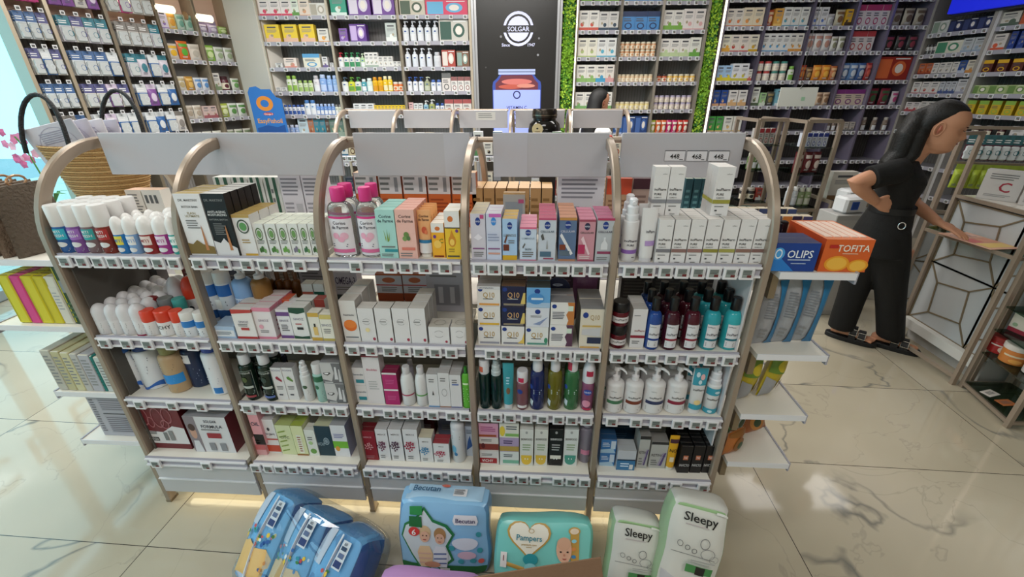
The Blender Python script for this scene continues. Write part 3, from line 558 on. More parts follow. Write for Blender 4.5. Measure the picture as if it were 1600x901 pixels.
F(1, 4, 501, 525, 711.5, 666, 'carton', 'dark teal box with silver seal', dict(col='1d3a48', top='c9c9a8', dec=[T(.4, .1, 'VICHY', 'a8b8c0', .25, .5), ('o', .62, .5, .18, .12, '9fb0b8', .75), ('e', .62, .5, .1, .07, '8797a0')]), dep=.06)
F(1, 4, 525.5, 548.5, 713, 665, 'carton', 'white box with bright green stripe', dict(col='dfdee2', top='a9a9ae', side='8d90b0', dec=[('r', 0, .28, 1, .5, '78b83a'), ('e', .25, .26, .15, .08, 'e09a3a'), lines(.15, .6, .85, .75, 3, '77a')]), dep=.07)
# ===== middle bay
CL = mat('e9eef0', .05, trans=.92)
for k, (u0, u1) in enumerate(((519, 559), (562.5, 597))):
    F(2, 1, u0, u1, 402.5, 295, 'bottle', ['left', 'right'][k]+' clear micellar bottle with pink cap', dict(mat=CL, col='fff', cap=.185, capr=.27, capcol='d83a86', shoulder=.16, lab=[('r', .1, .06, .9, .93, 'e3dfe6'), ('r', .1, .88, .9, .93, 'd83a86'), T(.79, .07, 'Corine', '334'), T(.69, .07, 'de Farme', '334'), ('e', .35, .5, .1, .07, 'e8a8c0'), ('e', .6, .5, .12, .08, 'e8b4c8'), ('e', .5, .42, .1, .06, 'e8a8c0'), lines(.2, .24, .8, .33, 2, '556'), ('r', .15, .12, .85, .2, 'd86a9a')]), n=2, dep=.052)
F(2, 1, 595, 624, 403.5, 328, 'carton', 'turquoise box with aloe leaf', dict(col='a9d8d2', top='9ccfc6', side='9ccfc6', dec=[T(.87, .06, 'Corine', '234'), T(.78, .06, 'de Farme', '234'), ('p', [(.42, .35), (.35, .6), (.45, .42)], '8aa44a'), ('p', [(.5, .35), (.52, .62), (.58, .36)], '7a9a40'), ('p', [(.56, .37), (.66, .56), (.62, .38)], '8aa44a'), ('r', .3, .14, 1, .2, '2f8f9a'), lines(.15, .22, .9, .28, 1), lines(.1, .04, .9, .11, 2)]), n=4, dep=.032)
F(2, 1, 624.5, 654, 404, 328, 'carton', 'pale pink box with green leaves', dict(col='e9b9ae', top='dfa99c', side='dfa99c', dec=[T(.87, .06, 'Corine', '433'), T(.78, .06, 'de Farme', '433'), ('e', .5, .5, .14, .06, '6a8a4a'), ('e', .4, .42, .12, .05, '7a9a5a'), ('e', .6, .43, .1, .05, '5a7a4a'), ('r', .2, .18, .9, .24, 'd87a6a'), lines(.1, .04, .9, .14, 2)]), n=5, dep=.028)
F(2, 1, 655.5, 677.5, 402, 330, 'tube', 'orange squeeze tube with blue stripe', dict(col='eab07a', cap=.1, capcol='e6e2dc', lab=[T(.87, .055, 'Corine', '433'), T(.79, .055, 'de Farme', '433'), ('e', .5, .55, .2, .08, 'c9583a'), ('e', .65, .5, .12, .05, 'e07a50'), ('r', 0, .24, 1, .32, '2f7aa8'), ('r', 0, 0, 1, .24, 'e2e0e0')]), n=4, dep=.03, gap=.0)
F(2, 1, 677, 697, 402.5, 349, 'carton', 'yellow and white vitamin box, short', dict(col='f0b030', top='e6e2dc', dec=[('r', 0, .74, 1, 1, 'e9e7e4'), ('e', .5, .85, .2, .06, 'd0743a'), T(.5, .12, 'C', '5a8a30', .75, .5), ('e', .25, .62, .12, .05, '6a3a8a'), ('e', .45, .4, .3, .12, 'f2c860'), ('r', .1, .03, .9, .07, '7a2a20')]), n=3)
F(2, 1, 698, 721.5, 404.5, 330, 'carton', 'taller yellow box with golden drop', dict(col='eac33a', top='e4e0d8', side='d8b040', dec=[('r', 0, .66, 1, 1, 'e8e6e4'), ('e', .4, .84, .18, .06, 'd0743a'), ('r', 0, .65, 1, .67, '333'), ('e', .45, .38, .25, .12, 'd08a2a'), ('p', [(.3, .46), (.6, .46), (.45, .62)], 'd08a2a'), ('e', .45, .36, .16, .07, 'f0c860'), ('e', .8, .6, .1, .035, '6a3a8a'), lines(.2, .14, .7, .24, 2, 'a88a30'), ('r', .1, .05, .9, .08, '554')]), n=2)
F(2, 2, 540, 565, 533, 470, 'carton', 'large white box with orange ellipse', dict(col='dcdad8', side='c9c6c4', top='c4c0bc', dec=[T(.66, .045, 'Nutraxin', '334'), ('e', .5, .4, .4, .14, 'e0702a'), ('e', .5, .44, .38, .1, 'e8843a'), ('r', .1, .1, .9, .12, '345')]), n=3, dep=.055, gap=.008)
for k, (u0, u1, vb) in enumerate(((566, 590.5, 535), (592, 617, 536), (618.5, 643.5, 537), (644, 669, 538))):
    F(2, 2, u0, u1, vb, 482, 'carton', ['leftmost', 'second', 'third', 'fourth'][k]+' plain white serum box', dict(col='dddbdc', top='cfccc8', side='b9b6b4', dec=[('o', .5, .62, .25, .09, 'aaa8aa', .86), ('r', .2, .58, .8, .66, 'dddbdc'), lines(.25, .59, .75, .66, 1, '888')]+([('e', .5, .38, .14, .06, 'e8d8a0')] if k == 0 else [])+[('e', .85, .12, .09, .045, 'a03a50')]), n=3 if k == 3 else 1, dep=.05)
for k, (u0, u1) in enumerate(((671.5, 703.5), (705.5, 733))):
    F(2, 2, u0, u1, 539+k, 511, 'carton', ['left', 'right'][k]+' low white cream box', dict(col='dedcdd', top='c9c4bb', dec=[('o', .5, .6, .25, .2, 'aaa8aa', .86), ('r', .2, .5, .8, .7, 'dddbdc'), ('e', .85, .18, .06, .07, 'a03a50')], tdec=[('o', .5, .5, .3, .3, 'a9a49a', .86)]), dep=.06)
F(2, 3, 558, 577, 628, 575, 'carton', 'white box with teal stripe', dict(col='dddcdd', top='a9a9ac', dec=[T(.62, .1, 'Sensodix', '567'), ('r', .25, .14, .9, .34, '2f8a9a')]), up=2, dep=.05)
F(2, 3, 577, 602.5, 630.5, 556, 'carton', 'tall white box with pink text', dict(col='dfdadc', top='8a2a40', dec=[('r', 0, .97, 1, 1, '8a2a40'), T(.72, .045, 'Bioblas', 'c8748a'), lines(.2, .3, .8, .5, 4, 'bbb')]), dep=.045, name='tall_carton')
F(2, 3, 603.5, 626, 632, 583, 'carton', 'magenta box with white stripe', dict(col='b02a6c', top='8a1f4a', side='8a1f4a', dec=[('r', 0, .9, 1, 1, 'ddd'), lines(.2, .3, .8, .6, 3, 'c85a90')]), up=2, dep=.05)
for k, (u0, u1, vb, c1, dn) in enumerate(((627.5, 648.5, 635, 'b03a5a', 'crimson'), (650, 669.5, 635.5, '5fa050', 'green'))):
    F(2, 3, u0, u1, vb, 578, 'bottle', 'white round bottle with %s line' % dn, dict(col='dedede', cap=.16, capr=.28, capcol='d4d2d4', shoulder=.26, lab=[('r', 0, .5, 1, .56, c1), lines(.2, .65, .8, .85, 2, 'bbb')]))
F(2, 3, 638, 648, 600, 565, 'bottle', 'small lilac white bottle behind the round ones', dict(col='c4c0cc', cap=.2, capcol='d0ced4'), y=.12)
for k, (u0, u1, vT, c1, dn, n_) in enumerate(((670.5, 688, 585, '6a9ac8', 'blue footed', 1), (688, 705.5, 583, 'b08a7a', 'beige footed', 2), (705.5, 723, 586, '7a80a8', 'grey footed', 2))):
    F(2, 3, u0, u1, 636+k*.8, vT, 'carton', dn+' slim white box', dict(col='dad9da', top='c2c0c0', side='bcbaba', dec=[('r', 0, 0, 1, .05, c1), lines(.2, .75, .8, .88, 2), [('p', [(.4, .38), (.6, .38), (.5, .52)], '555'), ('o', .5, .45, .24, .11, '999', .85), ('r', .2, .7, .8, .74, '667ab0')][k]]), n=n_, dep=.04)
F(2, 3, 723.5, 737, 638, 575, 'bottle', 'bright green bottle at the post', dict(col='5fae38', cap=.14, capr=.2, capcol='2f7a2a', shoulder=.12, lab=[lines(.2, .2, .8, .7, 6, 'a8d890'), ('r', .2, .8, .7, .86, 'cfe8b8')]), dep=.015)
F(2, 4, 569.5, 593, 720.5, 674, 'carton', 'deep red box with pale flower', dict(col='8e1f2c', top='6e1822', dec=[T(.8, .05, 'MERCE', 'd0a0a8')]+[('e', .5+.28*math.cos(i*2.4)*(i/14)**.5, .5+.13*math.sin(i*2.4)*(i/14)**.5, .045, .025, 'd8a0a4') for i in range(14)]+[lines(.2, .08, .8, .2, 3, 'b07078')]), name='product_carton')
def splat(c): return [T(.84, .045, 'MERCE', '777')]+[('e', .42+.34*math.cos(i*2.4)*(i/18)**.5, .5+.16*math.sin(i*2.4)*(i/18)**.5, .06, .028, c) for i in range(18)]+[lines(.2, .1, .7, .22, 2)]
for k, (u0, u1, c1, dn) in enumerate(((594, 612.5, '6a2a4a', 'plum'), (613.5, 633.5, '4a2440', 'purple'), (635, 657.5, 'a02040', 'crimson'))):
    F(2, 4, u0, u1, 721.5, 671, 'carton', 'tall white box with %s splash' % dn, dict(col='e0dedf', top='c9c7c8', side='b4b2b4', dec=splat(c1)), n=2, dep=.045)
F(2, 4, 658.5, 678.5, 724, 684, 'carton', 'shorter white box with blue splash', dict(col='e0dedd', top='d8d0b8', dec=splat('3a86b0')), n=1)
F(2, 4, 679.5, 704, 724.5, 693, 'carton', 'lowest white box with red splash', dict(col='e2e0df', top='a04048', side='a9a7a8', dec=splat('b02a4a')))
F(2, 4, 706, 727.5, 726.5, 664, 'can', 'white aerosol can with blue splash', dict(col='d8d8da', cap=.16, capcol='d4d4d8', capstyle='dome', shoulder=.03, lab=[('e', .3, .45, .15, .12, '6ab0d0'), ('e', .4, .3, .1, .06, '3a7aa8'), lines(.2, .75, .8, .88, 2)]), name='aerosol_can')
F(2, 4, 729, 741, 715, 666, 'carton', 'blue and white slim box at the post', dict(col='c8d2e2', dec=[('p', [(.1, .2), (.9, .35), (.6, .7), (.3, .5)], '2a5aa0'), lines(.2, .75, .9, .9, 3, '567')]), dep=.03, y=.05)
for k in range(2): F(2, 4, 655+k*32, 682+k*32, 690, 655, 'carton', ['maroon', 'grey blue'][k]+' box at the back', dict(col=['5a1a22', '8087a0'][k], dec=[lines(.2, .3, .8, .7, 3, 'aaa')]), y=.16)
# ===== fourth bay
NV = '1d3a86'
def niv(*L, c=NV): return [('e', .5, .84, .17, .085*1.0, c), ('t', .5, .84, .035, 'NIVEA', 'dfe3ee', .3)]+list(L)
GL = [
 (737.5, 760.5, 408, 334, 'thin pearl grey box with folded ribbon', 'd0ccd8', 'b5a98c', [('p', [(.2, .5), (.5, .44), (.8, .5), (.5, .58)], 'e8e4ee'), ('r', .1, .25, .9, .28, '8a5a8a'), lines(.15, .08, .85, .2, 3), ('r', .65, .9, .9, .98, 'c04a80')], 4, NV),
 (761, 784.5, 408, 334, 'thin lilac box with bright blue logo', 'ccd2e6', 'c0c0c8', [('r', .2, .93, 1, 1, 'c868b8'), ('r', .1, .14, .9, .18, 'd09a8a'), ('r', .1, .25, .9, .28, '8a5a8a'), lines(.1, .42, .9, .6, 3, '9aa4c0')], 3, '3a8ad8'),
 (785.5, 808.5, 408, 342, 'pale blue box with gold foot', 'a8c8ea', 'c0a05a', [('r', 0, 0, 1, .14, 'd0a428'), ('r', .05, .25, .45, .4, '6a3020'), ('p', [(.1, .45), (.3, .65), (.35, .6), (.2, .42)], '6a3a2a'), T(.62, .06, 'LUMINOUS', '777'), lines(.4, .42, .9, .52, 2)], 3, NV),
 (812, 838, 408.5, 355, 'shorter pale blue serum box', 'c6d4e6', 'd890a4', [('r', 0, .95, 1, 1, 'd8688a'), ('r', 0, 0, 1, .05, 'd8688a'), T(.68, .05, 'LUMINOUS', '89a'), ('p', [(.15, .42), (.3, .55), (.34, .5), (.2, .38)], '666'), T(.36, .06, 'SKIN', '345'), lines(.15, .12, .85, .3, 3)], 4, NV),
 (840.5, 867.5, 408.5, 341, 'white serum box with dropper drawing', 'c4ccd8', 'b85a74', [('r', 0, .96, 1, 1, 'c04a70'), T(.7, .045, 'CELLULAR', '567'), ('p', [(.12, .6), (.25, .66), (.35, .52), (.22, .5)], '555'), ('p', [(.45, .3), (.5, .52), (.56, .3)], '999'), ('r', .1, .12, .75, .24, '4a6a80'), ('r', .3, .06, .9, .09, '9a4a60')], 5, NV),
 (871.5, 898.5, 410, 340, 'deep blue serum box with white dropper', '5c7294', 'c08a70', [('r', 0, .94, 1, 1, 'c08a4a'), T(.7, .045, 'CELLULAR', 'ccd'), ('p', [(.05, .6), (.15, .66), (.85, .2), (.72, .16)], 'dfe0e4'), ('r', .05, .28, .4, .4, '7a3a24'), ('r', .05, .15, .65, .26, '5a6a7a'), ('r', 0, 0, 1, .07, 'b07a5a')], 5, NV),
 (901.5, 927, 410, 343, 'rose serum box', 'c8909c', 'c07a90', [('r', 0, .95, 1, 1, 'a04a60'), T(.7, .045, 'CELLULAR', '444'), ('p', [(.15, .55), (.28, .62), (.75, .2), (.65, .17)], 'e6c8d0'), ('r', 0, .2, .42, .42, 'b0305a'), ('r', 0, 0, 1, .06, 'a04a60'), lines(.1, .08, .9, .16, 2, 'dcc')], 4, '2a2a4a'),
 (928.5, 955, 410.5, 341, 'silver serum box with bottle outline', 'b6bac0', 'a85a7a', [('r', 0, .95, 1, 1, 'b03a60'), T(.7, .045, 'CELLULAR', '445'), ('p', [(.3, .3), (.7, .3), (.7, .42), (.56, .5), (.56, .58), (.44, .58), (.44, .5), (.3, .42)], 'd8dade'), ('r', .1, .2, .9, .26, '8a3a5a'), lines(.1, .05, .9, .14, 2)], 4, NV)]
for u0, u1, vb, vt, dn, c1, tp, L, n_, lc in GL: F(3, 1, u0, u1, vb, vt, 'carton', dn, dict(col=c1, top=tp, side=c1, dec=niv(*L, c=lc)), n=n_, dep=.034, gap=.003)
F(3, 1, 787, 820, 385, 304, 'carton', 'grey gift box with dark logo behind', dict(col='a9a49c', top='b58a4a', dec=[('r', .1, .1, .9, .85, '8f9294'), ('e', .45, .55, .14, .1, '23283c'), ('r', .7, .82, .95, .9, 'b04a70')]), y=.2, dep=.05)
def q10(ac, c2='b89a60', tx='2a2a3a'): return [('e', .14, .84, .1, .1*1.0, NV), ('t', .5, .58, .26, 'Q10', c2, .5), lines(.25, .34, .8, .42, 1, tx), ('r', .08, .06, .95, .16, ac)]
cx = [(748, 782.5, 539.5, ['white box with dark gold line', 'white box with yellow line', 'white box with orange line'], ['9a9aa4', 'dfb030', 'e0a040'], ['e3e1e0']*3), ]
yb = .02
def stack3(u0, u1, vb, zt, rows):
    p0, p1 = Yp(u0, vb, yb), Yp(u1, vb, yb); w_ = p1.x-p0.x-.002; H = Yp((u0+u1)/2, zt, yb).z-LEV[2]; h_ = H/len(rows)
    for k, (dn, a) in enumerate(rows):
        for q in range(2):
            make('carton', 'cream_carton', w_, .055, h_-.001, a, ('rear ' if q else '')+dn+', '+['bottom', 'middle', 'top'][k if len(rows) == 3 else (0, 2)[k]]+' of stack, second shelf', 'box', ((p0.x+p1.x)/2+.0012*(k-1), yb+q*.058, LEV[2]+k*h_+.0006))
stack3(748, 783, 540, 447, [('white cream box with grey line', dict(col='e3e1e0', dec=q10('9a9aa8'))), ('white cream box with yellow line', dict(col='e4e2e0', dec=q10('dfb030'))), ('white cream box with orange line and grey top band', dict(col='e4e2e0', top='b9b9bb', dec=q10('e0a050')+[('r', 0, .86, 1, 1, 'd4d6da'), ('t', .4, .93, .07, '24H HYDRATION', '556', .6)]))])
stack3(784, 820, 541, 447, [('white cream box with yellow swoosh', dict(col='e3e1e0', dec=q10('8f8f9a')+[('p', [(.7, .1), (1, .1), (1, .7), (.9, .3)], 'e0c060')])), ('navy cream box with gold swoosh', dict(col='1d2444', top='7a5a3a', side='141830', dec=q10('8a8070', 'c8a070', 'bbb')+[('p', [(.8, .15), (1, .15), (1, .7), (.92, .7)], 'd8c070')])), ('navy cream box with bronze lid', dict(col='1b2142', top='6a4c34', side='141830', dec=q10('8a8070', 'c8a070', 'bbb')+[('p', [(.8, .15), (1, .15), (1, .7), (.92, .7)], 'd8c070')]))])
stack3(821, 857, 542, 449, [('white cream box with green bar', dict(col='e0e2e1', dec=q10('5f9a8a')+[('e', .9, .3, .08, .15, '3f8a6a')])), ('white cream box with blue ribbon', dict(col='d8dce6', dec=[('e', .5, .8, .12, .12, NV), ('p', [(.3, .15), (.6, .1), (.95, .55), (.6, .3)], '8a9ac0'), lines(.2, .5, .8, .62, 2)])), ('bright blue cream box with dark lid', dict(col='6aa8dc', top='3a4a4c', dec=[('r', 0, .0, 1, .25, 'a8c4e0'), ('e', .45, .82, .12, .12, NV), ('e', .4, .45, .35, .28, '4a90d0'), ('r', .2, .4, .7, .5, 'd8e8f4')]))])
stack3(858, 894.5, 543, 472, [('white wavy box with purple edge', dict(col='e3e1df', dec=[('e', .15, .82, .1, .09, NV), ('p', [(.7, 0), (1, 0), (1, 1), (.7, 1), (.78, .7), (.66, .45), (.76, .2)], '5a3a50'), ('r', .74, .62, .95, .85, 'cfe0d0'), lines(.08, .25, .62, .6, 5, '556')])), ('white wavy box with orange edge', dict(col='e3e1df', top='8f8d90', dec=[('e', .15, .82, .1, .09, NV), ('p', [(.7, 0), (1, 0), (1, 1), (.7, 1), (.78, .7), (.66, .45), (.76, .2)], 'c07a40'), ('r', .74, .62, .95, .85, 'cfe0d0'), lines(.08, .25, .62, .6, 5, '556')]))])
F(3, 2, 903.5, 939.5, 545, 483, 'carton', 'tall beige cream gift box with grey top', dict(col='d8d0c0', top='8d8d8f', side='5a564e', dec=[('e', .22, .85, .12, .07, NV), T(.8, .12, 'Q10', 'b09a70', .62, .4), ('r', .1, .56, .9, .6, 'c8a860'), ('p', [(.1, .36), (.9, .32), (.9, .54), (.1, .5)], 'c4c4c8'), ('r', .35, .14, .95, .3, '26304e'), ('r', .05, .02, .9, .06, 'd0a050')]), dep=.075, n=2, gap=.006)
PX = 'sparkly purple pouch hanging at the back of the fourth bay'
F(3, 2, 893, 932, 480, 432, 'bag', 'sparkly purple gift pouch', dict(col='7a4a72', lab=[('e', .3, .6, .12, .1, '9a6a92'), ('e', .7, .3, .1, .1, '9a6a92')]), y=.2, dep=.03, name='gift_pouch')
s = MB(); R_ = .044; pts = [(-R_, 0)]+[(R_*math.cos(math.pi-math.pi*i/14), .05+R_*math.sin(math.pi*i/14)) for i in range(15)]+[(R_, 0)]
s.loft([[(x, y, z) for x, z in pts] for y in (0, .006)], mat('20264a', .35)); s.decal(flatmap(0), .088, .09, [('e', .5, .75, .2, .06, 'c0c4d8'), ('t', .5, .75, .05, 'NIVEA', '20264a', .3)])
q = Yp(870, 480, .13); o = s.build('shelf_display_card', None, (q.x, .13, LEV[2]+.11), smooth=0); tag(o, 'navy round topped brand card behind the wavy cream boxes', 'card')
s = MB(); s.box(-.003, .003, .006, .012, -.11, .05, '888'); s.build('card_stand', o, smooth=0)
def liq(c): return mat(c, .06, trans=.45)
DG = mat('123330', .06, trans=.25)
F(3, 3, 749.5, 766.8, 641.5, 565, 'bottle', 'dark green mouthwash bottle with tall white cap', dict(mat=DG, col='', cap=.26, capr=.46, capcol='d8d8dc', shoulder=.05, capdec=[('r', .15, .2, .45, .6, 'd06a50')]), n=2, dep=.034)
F(3, 3, 767.2, 784.5, 641.5, 566, 'bottle', 'dark green mouthwash bottle with pump top', dict(mat=DG, col='', cap=.28, capr=.44, capstyle='foam', capcol='b9c4c6', shoulder=.05), dep=.034, n=2)
F(3, 3, 786, 803, 640, 570, 'tube', 'teal tapering tube with brown mark', dict(col='3a98a4', cap=.12, capcol='d8dadc', lab=[('e', .5, .35, .2, .08, '7a5a40'), lines(.3, .5, .7, .7, 3, 'bde')]))
F(3, 3, 806, 825.5, 643, 583, 'bottle', 'small two layer pink bottle', dict(mat=liq('a06a72'), col='', cap=.28, capr=.45, capcol='dcdade', shoulder=.05, capdec=[('r', .2, .1, .6, .5, 'c02a50')], lab=[('e', .35, .75, .18, .09, NV), ('r', .2, .1, .8, .2, 'ddd')]))
for k, (u0, u1, c1, dn, cd_) in enumerate(((827.5, 850, '2c3a78', 'deep blue', 0), (854.5, 877, '8a8430', 'olive yellow', 0), (880.5, 903.5, '4a8a58', 'green', 1))):
    F(3, 3, u0, u1, 641, 564, 'bottle', dn+' micellar bottle with white cap', dict(mat=liq(c1), col='', cap=.22, capr=.34, capcol='dcdce0', shoulder=.13, capdec=[('r', .0, .1, .4, .8, 'c03a50')] if cd_ else None, lab=[('e', .12, .72, .12, .07, '2a4aa0'), lines(.3, .5, .8, .66, 3, 'cdd'), ('p', [(.05, .2), (.25, .12), (.3, .3), (.1, .35)], 'c8d8e0')]), n=2, dep=.04)
F(3, 3, 907, 927.5, 642.5, 567, 'bottle', 'pink foaming bottle with clear domed pump', dict(mat=liq('b06a90'), col='', cap=.42, capr=.5, capstyle='dome', capcol='dedce2', shoulder=.05, capname='foam_pump', capdec=[('r', .3, .35, .7, .6, 'b02a48')], lab=[('e', .45, .75, .25, .11, '2448a0'), ('t', .45, .75, .07, 'NIVEA', 'dde', .4), ('e', .4, .3, .25, .14, 'd890a8'), ('r', .2, .06, .7, .12, 'c02a50')]))
SQ1 = [('white and red flat box', dict(col='e0dcda', dec=[('r', .0, .1, .9, .5, 'a8202a'), T(.3, .2, 'VICHY', 'eee', .4, .6), lines(.1, .65, .8, .85, 2)])), ('pale and dark red flat box', dict(col='dcd2cc', dec=[('r', 0, .1, 1, .55, '8a3a30'), ('e', .2, .4, .1, .2, '5a1a1a'), lines(.1, .7, .8, .9, 2)])), ('pink patterned flat box', dict(col='d49ab4', top='b8b0ac', dec=[lines(.1, .4, .9, .8, 3, 'a04a7a'), ('r', 0, .05, .9, .2, 'a0502a')]))]
SQ2 = [('white and mint flat box', dict(col='dfe2e0', dec=[('r', .15, .15, 1, .4, '7ab8a0'), lines(.2, .6, .8, .85, 2, '345')])), ('lilac and gold flat box', dict(col='b4a0c4', dec=[('r', 0, .05, 1, .4, 'b89a50'), lines(.2, .55, .8, .85, 2, '436')])), ('white flat box with lemon circle', dict(col='e4e2d8', top='dcd8cc', dec=[('e', .15, .45, .14, .35, 'e8cc4a'), ('r', .3, .1, 1, .3, '8aba6a'), lines(.35, .55, .9, .85, 2, '345')]))]
for (u0, u1, R) in ((750, 780, SQ1), (781, 811, SQ2)):
    p0, p1 = Yp(u0, 724, .012), Yp(u1, 724, .012); H = Yp(u0+15, 661, .012).z-LEV[4]; h_ = H/3
    for k, (dn, a) in enumerate(R): make('carton', 'flat_carton', p1.x-p0.x-.002, .06, h_-.001, a, dn+', '+['bottom', 'middle', 'top'][k]+' of stack, bottom shelf', 'box', ((p0.x+p1.x)/2, .012, LEV[4]+k*h_+.0006))
for k, (u0, u1, c0, c1, dn) in enumerate(((812, 833, 'e2e2dc', 'e8c040', 'white sachet box with yellow scoop'), (834.3, 855, 'e0dfd8', 'e2bc48', 'white sachet box with green and gold'), (856.5, 878, '1a1a1c', '111113', 'black charcoal sachet box'), (879, 901, 'dfe2e0', '4a9a8a', 'white sachet box with teal rings'))):
    tx = 'e8e8e8' if k == 2 else '3a3a3a'
    F(3, 4, u0, u1, 727, 671, 'carton', dn, dict(col=c0, top=c0, dec=[('e', .5, .92, .09, .035, 'a8a8a8'), T(.74, .055, 'SKINFOOD', tx), lines(.2, .42, .8, .62, 3, '9ab08a' if k != 2 else 'bbb'), ('e', .5, .16, .38, .13, c1), ('r', .1, .2, .9, .3, 'e8e4d8' if k == 2 else c1), ('e', .4, .2, .04, .02, 'fff'), ('e', .6, .2, .04, .02, 'fff')]), dep=.04, n=2)
F(3, 4, 903, 925, 724, 664, 'bottle', 'clear lilac bottle with pink label', dict(mat=mat('c0b8cc', .06, trans=.6), col='', cap=.12, capr=.3, capcol='cac4d4', shoulder=.1, lab=[('r', .2, .3, .7, .45, 'd88aa8'), lines(.2, .55, .8, .7, 2)]))
# ===== rightmost bay
F(4, 1, 969.5, 995, 410, 312, 'bottle', 'tall white foam pump with purple band', dict(col='e0dee0', cap=.33, capr=.42, capstyle='foam', capcol='e2e2e6', shoulder=.03, lab=[('r', 0, .22, 1, .32, '8a62b0'), T(.55, .06, 'inoPharm', '334'), T(.44, .05, 'PURE', '334'), ('r', .6, .12, .75, .14, '333')]), n=2)
F(4, 1, 996, 1021, 410, 327, 'tube', 'white tapering tube with lilac band', dict(col='dfdddd', cap=.08, capcol='dcdade', lab=[('r', .3, .26, 1, .36, 'b092c8'), T(.55, .06, 'inoPharm', '334', .6, .6)]), n=2, dep=.05)
def ino(c): return [T(.86, .02, 'inoPharm', '777', .7, .3), T(.55, .055, 'inoPharm', '2a2a2e', .5, .8), T(.45, .045, 'PURE', '2a2a2e', .36, .5), T(.38, .025, 'ELEMENTS', '777', .4, .5), ('r', 0, .26, 1, .34, c), lines(.15, .18, .7, .22, 1), ('r', .2, .1, .34, .13, '444'), lines(.3, .02, .8, .05, 1)]
IB = [(1021.5, 1044.5, '7a7a80', 'slate grey'), (1045.5, 1069, '8a6a64', 'brown'), (1070, 1093, '96706a', 'rose brown'), (1094, 1117.5, '8f8a3c', 'olive'), (1118.5, 1143.5, 'a09c50', 'light olive'), (1144.5, 1168.5, '8a6a5e', 'taupe'), (1169, 1192, '7f5f5a', 'dark brown')]
for u0, u1, c1, dn in IB: F(4, 1, u0, u1, 411.5, 343, 'carton', 'white serum box with %s band' % dn, dict(col='e2e0e0', top='dcd8d4', side='c9c7c6', dec=ino(c1)), n=3, dep=.042, gap=.002)
zt = LEV[1]+.134
yq = .075
zt = Yp(1036, 325, yq).z
for u0, u1, c1, dn, n_ in ((1013.5, 1036, '8a8a90', 'left upper white serum box with grey band', 1), (1036.5, 1059.5, '8f8f96', 'second upper white serum box with grey band', 1), (1106.5, 1133.5, '9a9640', 'upper white serum box with olive band', 2)):
    q0, q1 = Yp(u0, 325, yq), Yp(u1, 325, yq); hb = Yp(1036, 343, .012).z-LEV[1]
    zb = LEV[1]+hb+.0016; h_ = Yp((u0+u1)/2, 259, yq).z-zb
    for k in range(n_): make('carton', 'product_carton', q1.x-q0.x-.001, .04, h_, dict(col='e2e0e0', top='dcd8d4', side='b8b6b4', dec=ino(c1), sdec=[('r', 0, .26, 1, .34, c1)]), ('rear ' if k else '')+dn+' standing on the row below', 'box', ((q0.x+q1.x)/2, yq+k*.042-.02, zb))
JR = dict(mat=mat('5a0f1c', .12), col='', cap=.38, capcol='141214', capr=.5, lab=[('r', .05, .3, .95, .72, 'd8d4d6'), T(.55, .16, 'inoPharm', '333'), lines(.2, .34, .8, .42, 1)])
hj = (Yp(966, 471, .03).z-LEV[2])/2
for k in range(2): make('jar', 'cream_jar', .055, .055, hj-.001, JR, ['lower', 'upper'][k]+' dark red jar with black lid on the second shelf', 'jar', (Yp(966, 543, .012).x, .012, LEV[2]+k*hj))
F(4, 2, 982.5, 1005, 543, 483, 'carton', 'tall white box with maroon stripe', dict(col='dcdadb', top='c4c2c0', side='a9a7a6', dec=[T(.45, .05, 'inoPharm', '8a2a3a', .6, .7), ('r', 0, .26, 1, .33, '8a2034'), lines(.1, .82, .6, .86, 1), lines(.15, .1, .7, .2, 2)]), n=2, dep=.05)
def inob(c): return [('r', .22, .1, .8, .36, 'd6d6da'), ('r', .22, .42, .8, .92, 'd8d8dc'), T(.58, .09, 'inoPharm', '223', .52, .52), T(.84, .04, 'inoPharm', '555', .4, .3), lines(.28, .16, .7, .3, 3), ('r', .22, .36, .8, .43, c)]
for u0, u1, c0, c1, dn in ((1006.5, 1030.5, '24468c', '1d3a86', 'royal blue'), (1033, 1059, '3f1220', '8a2034', 'maroon'), (1064, 1090.5, '4a1422', '8a2034', 'dark red'), (1094.5, 1121.5, '2f9aa6', '1f6a7a', 'turquoise'), (1126, 1153.5, '32a4ac', '1f6a7a', 'bright turquoise')):
    F(4, 2, u0, u1, 548, 470, 'bottle', dn+' shampoo bottle with black cap', dict(mat=mat(c0, .15), col='', cap=.23, capr=.27, capcol='151314', shoulder=.2, lab=inob(c1)), n=3, dep=.058, gap=.006)
for k, (u0, u1, c1, dn) in enumerate(((944.8, 973.8, '4a7a5a', 'green'), (974, 1003.5, '7a3a28', 'brown'), (1004.5, 1037.5, '333a5e', 'navy'), (1039, 1071.5, '8a2a3e', 'dark red'))):
    F(4, 3, u0, u1, 647.5, 579, 'bottle', 'white pump bottle with %s label bar' % dn, dict(col='dddbdb', cap=.3, capr=.2, capstyle='pump', capcol='e2e0e2', shoulder=.09, lab=[T(.85, .03, 'inoPharm', '888', .4, .3), T(.62, .07, 'inoPharm', '333'), ('r', .12, .38, .88, .5, c1), lines(.15, .14, .8, .3, 3)]), n=2, dep=.06, gap=.012)
